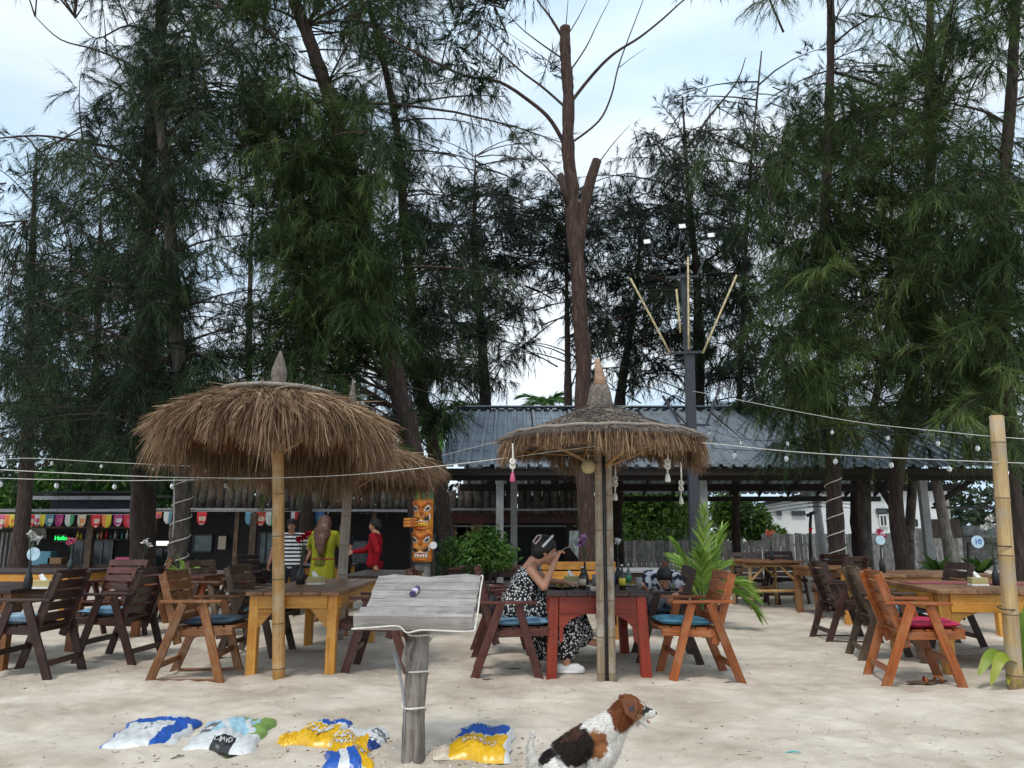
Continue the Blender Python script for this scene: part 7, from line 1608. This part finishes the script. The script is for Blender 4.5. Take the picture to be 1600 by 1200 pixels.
tissue('tissue box on the red table behind the plates', at_top(893, 8.15, ZT), 0)
def plate(label, p, r_=0.12, food=True, mat='white'):
    t = thing('plate', label, 'plate', p); lathe('dish', t, [(0.001, 0.003), (r_*.6, 0.003), (r_*.98, 0.020), (r_, 0.022), (r_*.95, 0.016), (r_*.6, 0.0)], p, M[mat], 24)
    if food: N_ = 60; V, Q, T, A = ribbons(np.array([tuple(p)])+np.stack([rng.normal(0, r_*.3, N_), rng.normal(0, r_*.3, N_), rng.uniform(0.006, 0.03, N_)], 1), rng.normal(size=(N_, 3)), 0.03, 0.018, 0, rng.uniform(0, 1, N_)); fo_ = npmesh('food', V, Q, T, strandmat('food'+str(len(bpy.data.materials)), (0.30, 0.10, 0.03), (0.12, 0.20, 0.03), (0.6, 0.45, 0.15), .5, 0), t, A); fo_['kind'] = 'stuff'
    return t
plate('dark plate with rice and greens in front of the seated woman', at_top(878, 7.35, ZT), 0.14, True, 'black')
plate('white plate with food in the middle of the red table, right of the dark plate', at_top(908, 7.5, ZT), 0.10)
plate('white plate near the right edge of the red table', at_top(985, 7.7, ZT), 0.11)
M['bottlebrown'] = plain('dark_glass', (0.02, 0.012, 0.008), 0.12)
def bottle(label, p, h, r_, mat, lab=None, name='bottle'):
    t = thing(name, label, 'bottle', p); lathe('glass', t, [(r_*.9, 0), (r_, .006), (r_, h*.55), (r_*.7, h*.68), (r_*.36, h*.78), (r_*.34, h*.97), (r_*.4, h)], p, M[mat], 14)
    if lab: lathe('label', t, [(r_*1.03, h*.18), (r_*1.03, h*.48)], p, M[lab], 14)
    lathe('cap', t, [(r_*.42, h*.97), (r_*.42, h*1.03), (0.001, h*1.035)], p, M['white'], 10); return t
bottle('dark sauce bottle with a white neck, in front of the red table vase', at_top(910, 7.3, ZT), 0.20, 0.034, 'bottlebrown', 'b_cream')
bottle('black bottle with a yellow-green label right beside the double pole', at_top(972, 7.25, ZT), 0.22, 0.03, 'bottlebrown', 'f_yellow')
bottle('small dark bottle immediately behind the right pole of the pointed umbrella', at_top(956, 7.6, ZT), 0.24, 0.035, 'bottlebrown', 'b_navy')
bottle('green-topped bottle towards the boy on the red table', at_top(982, 7.9, ZT), 0.20, 0.028, 'glassgreen', 'f_green')
def glass_(label, p, h=0.12, r_=0.032, mat='bottlebrown'):
    t = thing('drinking_glass', label, 'glass', p); lathe('cup', t, [(r_*.8, 0), (r_, h), (r_*.93, h), (r_*.75, 0.008)], p, M['bulb'], 14); lathe('drink', t, [(r_*.74, 0.009), (r_*.9, h*.8)], p, M[mat], 12); return t
glass_('glass of dark drink left of the double pole on the red table', at_top(930, 7.6, ZT)); glass_('glass at the right corner of the red table, before the boy', at_top(998, 7.5, ZT), .10)
cp2 = thing('sauce_cup', 'small cream wooden cup at the front edge of the red table', 'cup', at_top(927, 7.02, ZT)); lathe('cup', cp2, [(0.022, 0), (0.030, 0.01), (0.030, 0.04), (0.024, 0.045), (0.022, 0.03)], at_top(927, 7.02, ZT), M['b_cream'], 14)
bg_ = thing('handbag', 'black fabric bag lying against the back of the woman\'s chair', 'bag', (-0.22, 7.2, 0.5)); organic('pouch', [ellips((-0.20, 7.28, 0.56), (0.09, 0.16, 0.11))]+caps((Vector((-.20, 7.22, .5)), .08), (Vector((-.18, 7.38, .5)), .08)), 0.012, M['black'], bg_, 3)
tube('strap', bg_, catmull([(-0.2, 7.2, 0.64), (-0.22, 7.24, 0.74), (-0.22, 7.34, 0.74), (-0.2, 7.38, 0.64)], 4), 0.008, M['black'], 6)
# pair of slippers
for k, (px, py, rt, lb) in enumerate(((1462, 1068, 15, 'brown leather slipper under the bright orange chair, the right one'), (1440, 1069, -12, 'flat slipper under the bright orange chair, the left one'))):
    p = G(px, py); t = thing('slipper', lb, 'slipper', p, 'pair of slippers'); z0 = float(sandz(p.x, p.y))
    a_ = R(rt); fx = Vector((math.cos(a_), math.sin(a_), 0)); organic('sole', [ellips(p+Vector((0, 0, z0+.012)), (0.125, 0.045, 0.014), Matrix.Rotation(a_, 3, 'Z'))], 0.006, M['olive'], t, 2)
    c_ = p+fx*0.03+Vector((0, 0, z0+.015)); sdv = Vector((-fx.y, fx.x, 0)); tube('strap', t, [c_-sdv*.045, c_-sdv*.03+Vector((0, 0, .035)), c_+sdv*.03+Vector((0, 0, .035)), c_+sdv*.045], 0.012, M['orange'], 8)

# ------------------------------------------------------------------ PLANTS
pl1 = thing('coconut_plant', 'young coconut palm with bright green fronds between the tables', 'palm', (P(1100, 940, 10.3).x, 10.3, 0)); random.seed(4)
pc = P(1100, 925, 10.3); pc = Vector((pc.x, 10.3, 0.35))
tube('stem', pl1, [Vector((pc.x, pc.y, -.05)), pc, pc+Vector((0, 0, .3))], [.07, .045, .02], M['leafs'], 8)
for (dx, dy, dz, L_, dr_) in ((-0.55, 0.0, 1.15, 1.20, .30), (0.02, -.15, 1.25, 1.45, .05), (0.42, 0.1, 1.15, 1.35, .22), (-0.9, -.2, 0.75, 1.15, .55), (0.75, -.25, 0.9, 1.25, .95), (0.6, .5, 1.0, 1.2, .5), (-.4, .6, 1.0, 1.2, .4), (0.85, .1, 0.6, 1.15, 1.1), (-0.75, .3, .5, 1.0, .7), (-.2, -.5, 1.1, 1.1, .35)):
    frond(pl1, pc, (dx*0.80, dy, dz*1.1), L_*.88, dr_*.75, 32, 0.30, 0.027, M['palm'], 0.012)
def rosette(label, px, d, z, n_, L_, mat, W_=0.05, cat='plant'):
    c = P(px, 900, d); t = thing('potted_plant' if z > .2 else 'leafy_plant', label, cat, (c.x, d, 0)); base = Vector((c.x, d, z))
    if z > .2: lathe('pot', t, [(0.09, 0.0), (0.13, z*.9), (0.14, z), (0.12, z-.01)], (c.x, d, 0), M['darkred'], 14)
    for k in range(n_):
        a = k*2.4; D_ = np.array([[math.cos(a)*.7, math.sin(a)*.5, random.uniform(.5, 1.3)]]); V, Q, T, A = ribbons(np.array([tuple(base)]), D_, L_*random.uniform(.7, 1.1), W_, random.uniform(.2, .6), np.array([random.random()])); npmesh('leaf', V, Q, T, M[mat], t, A)
    return t
rosette('green strap-leaved plant at the foot of the roped grey trunk', 290, 11.0, 0.62, 16, 0.55, 'palm', .09)
rosette('darker strap-leaved plant left of the roped grey trunk', 240, 11.2, 0.6, 14, 0.42, 'palm', .07)
b_ = bush('round leafy green shrub in a pot before the grey roof post', [bl(758, 860, 12.5, .25, .22), bl(747, 848, 12.5, .17, .14), bl(775, 864, 12.4, .19, .18), bl(766, 841, 12.6, .14, .12), bl(738, 872, 12.4, .15, .13), bl(792, 870, 12.5, .11, .11)], 3600, M['leaf'], (0.05, 0.11), 0.034)
lathe('pot', b_, [(0.14, 0.0), (0.19, 0.42), (0.20, 0.46), (0.18, 0.45)], (P(768, 880, 12.5).x, 12.5, 0), M['darkred'], 16)
bush('sparse dark green shrub between the totem and the leafy pot', [bl(703, 862, 12.8, .16, .22), bl(712, 852, 12.9, .16, .14), bl(695, 880, 12.8, .14, .14)], 900, M['leaf'], (0.04, 0.08), 0.022)
for px, d_, lb in ((1468, 14.6, 'dark broad-leaved plant beside the square grey post at the right'), (1530, 14.2, 'second dark broad-leaved plant near the number 10 disc')): rosette(lb, px, d_, 0.55, 14, 0.55, 'leaf', .13)
rosette('grey-green agave plant on the sand behind the left tables', 205, 12.0, 0.60, 10, 0.3, 'leaf', .05)
# plant with yellowing broad leaves at the right edge
pr_ = thing('coconut_plant', 'plant with broad yellow-green leaves at the foot of the bamboo pole', 'palm', (P(1590, 1060, 6.7).x, 6.7, 0)); bs = Vector((P(1592, 1060, 6.75).x, 6.75, 0.02))
def blade(parent, pts, W_, mat, v_):
    c = catmull([Vector(p) for p in pts], 5); n_ = len(c); V_ = []; F_ = []
    for i, p in enumerate(c):
        t_ = i/(n_-1); w_ = W_*math.sin(math.pi*min(1, t_*.95+.05))**.7; tg = (c[min(i+1, n_-1)]-c[max(i-1, 0)]).normalized(); s_ = tg.cross(Vector((0, -.6, .8))).normalized()
        V_ += [p-s_*w_+Vector((0, 0, w_*.25)), p, p+s_*w_+Vector((0, 0, w_*.25))]
    for i in range(n_-1): F_ += [[i*3, i*3+1, i*3+4, i*3+3], [i*3+1, i*3+2, i*3+5, i*3+4]]
    npmesh('leaf', [tuple(v) for v in V_], F_, None, M[mat], parent, np.clip(np.repeat(np.linspace(v_, v_+.25, n_), 3)+rng.normal(0, .04, n_*3), 0, 1))
M['yleaf'] = strandmat('yellowing_leaf', (0.05, 0.14, 0.015), (0.22, 0.32, 0.03), (0.55, 0.45, 0.05), .4, .35, .4)
blade(pr_, [bs, P(1575, 1030, 6.6), P(1550, 1025, 6.5), P(1528, 1058, 6.45)], 0.055, 'yleaf', .32)
blade(pr_, [bs, P(1585, 1035, 6.5), P(1565, 1030, 6.4), P(1548, 1072, 6.35)], 0.05, 'yleaf', .42)
blade(pr_, [bs, P(1592, 1000, 6.7), P(1588, 965, 6.7), P(1580, 940, 6.7)], 0.05, 'yleaf', .1); blade(pr_, [bs, P(1600, 1010, 6.7), P(1606, 960, 6.7), P(1612, 935, 6.7)], 0.05, 'yleaf', .15)
blade(pr_, [bs, P(1600, 1035, 6.6), P(1615, 1020, 6.5), P(1630, 1040, 6.5)], 0.05, 'yleaf', .5)
for k in range(4): blade(pr_, [bs, P(1585+k*8, 1050, 6.6), P(1578+k*14, 1058, 6.5), P(1575+k*16, 1070, 6.4)], 0.022, 'yleaf', .4)

# ------------------------------------------------------------------ DEBRIS on the sand
random.seed(77); DB = {'dark': M['log'], 'pale': plain('shell_bit', (0.66, 0.62, 0.56), .7), 'brown': plain('dry_leaf', (0.20, 0.12, 0.06), .8)}
V = []; F = []
def chip(p, r_, fl_, out):
    o_ = len(out[0]); n_ = 6; a0 = random.uniform(0, 6.28); el_ = random.uniform(.3, 1)
    for (zz_, k_) in ((-.002, 1), (fl_, .6)):
        for i in range(n_):
            a = 2*math.pi*i/n_; x, y = math.cos(a)*r_*k_, math.sin(a)*r_*el_*k_*random.uniform(.7, 1.2); out[0].append((p.x+x*math.cos(a0)-y*math.sin(a0), p.y+x*math.sin(a0)+y*math.cos(a0), p.z+zz_))
    out[1].append([o_+n_+i for i in range(n_)])
    for i in range(n_): out[1].append([o_+i, o_+(i+1) % n_, o_+n_+(i+1) % n_, o_+n_+i])
for nm, mt, cnt, rr, lbl in (('pebbles', 'pale', 420, (0.004, 0.012), 'scattered pale shell bits and pebbles on the sand'), ('leaf_litter', 'brown', 260, (0.005, 0.016), 'scattered dry leaf and twig crumbs on the sand')):
    out = ([], [])
    for k in range(cnt):
        y = random.uniform(4.0, 9.5)**1.0; x = random.uniform(-1, 1)*y*0.75
        if k % 3 == 0: y = random.uniform(4.2, 5.0); x = random.uniform(-1.3, 0.2)
        chip(Vector((x, y, float(sandz(x, y)))), random.uniform(*rr), 0.004, out)
    o = mesh(nm, out[0], out[1], DB[mt]); o['kind'] = 'stuff'; o['label'] = lbl
N_ = 5200; yy = rng.uniform(4.1, 14, N_); xx = rng.uniform(-.75, .75, N_)*yy; kk = vnoise(xx, yy, 0.8, 8) > rng.normal(0.3, .5, N_); xx = xx[kk]; yy = yy[kk]; N_ = len(xx)
V, Q, T, A = trineedles(np.stack([xx, yy, sandz(xx, yy)+0.003], 1), np.stack([rng.normal(size=N_), rng.normal(size=N_), rng.normal(size=N_)*.06], 1), rng.uniform(.02, .075, N_), rng.uniform(.002, .0045, N_), rng.uniform(0, 1, N_))
o = npmesh('needle_litter', V, Q, T, strandmat('dry_needles', (0.05, 0.03, 0.02), (0.16, 0.10, 0.06), (0.30, 0.22, 0.14), .8, 0), None, A); o['kind'] = 'stuff'; o['label'] = 'dry brown needles scattered on the sand'
for (px, py, L_, a_, lb) in ((277, 1188, .07, .6, 'short dark twig in the sand below the white and green bag'), (399, 1167, .05, 1.2, 'small dark stick beside the green end of the white bag'), (1140, 1066, .16, 0.05, 'thin dark twig on the sand below the orange-brown chair'), (238, 1040, .05, 1.3, 'tiny twig standing in sand between the left chairs'), (1240, 1180, .08, -.3, 'turquoise plastic scrap on the bare sand at the bottom right')):
    p = G(px, py); t = thing('twig' if 'twig' in lb or 'stick' in lb else 'plastic_scrap', lb, 'twig' if 'plastic' not in lb else 'scrap', p); z = float(sandz(p.x, p.y)); v_ = Vector((math.cos(a_), math.sin(a_), .1))*L_/2
    tube('piece', t, [p-v_+Vector((0, 0, z+.004)), p+Vector((0, 0, z+.01)), p+v_+Vector((0, 0, z+.004))], [.004, .005, .003], M['log'] if 'plastic' not in lb else plain('turquoise', (0.05, 0.4, 0.4), .5), 6)

bpy.data.scenes.remove(shop_scene)
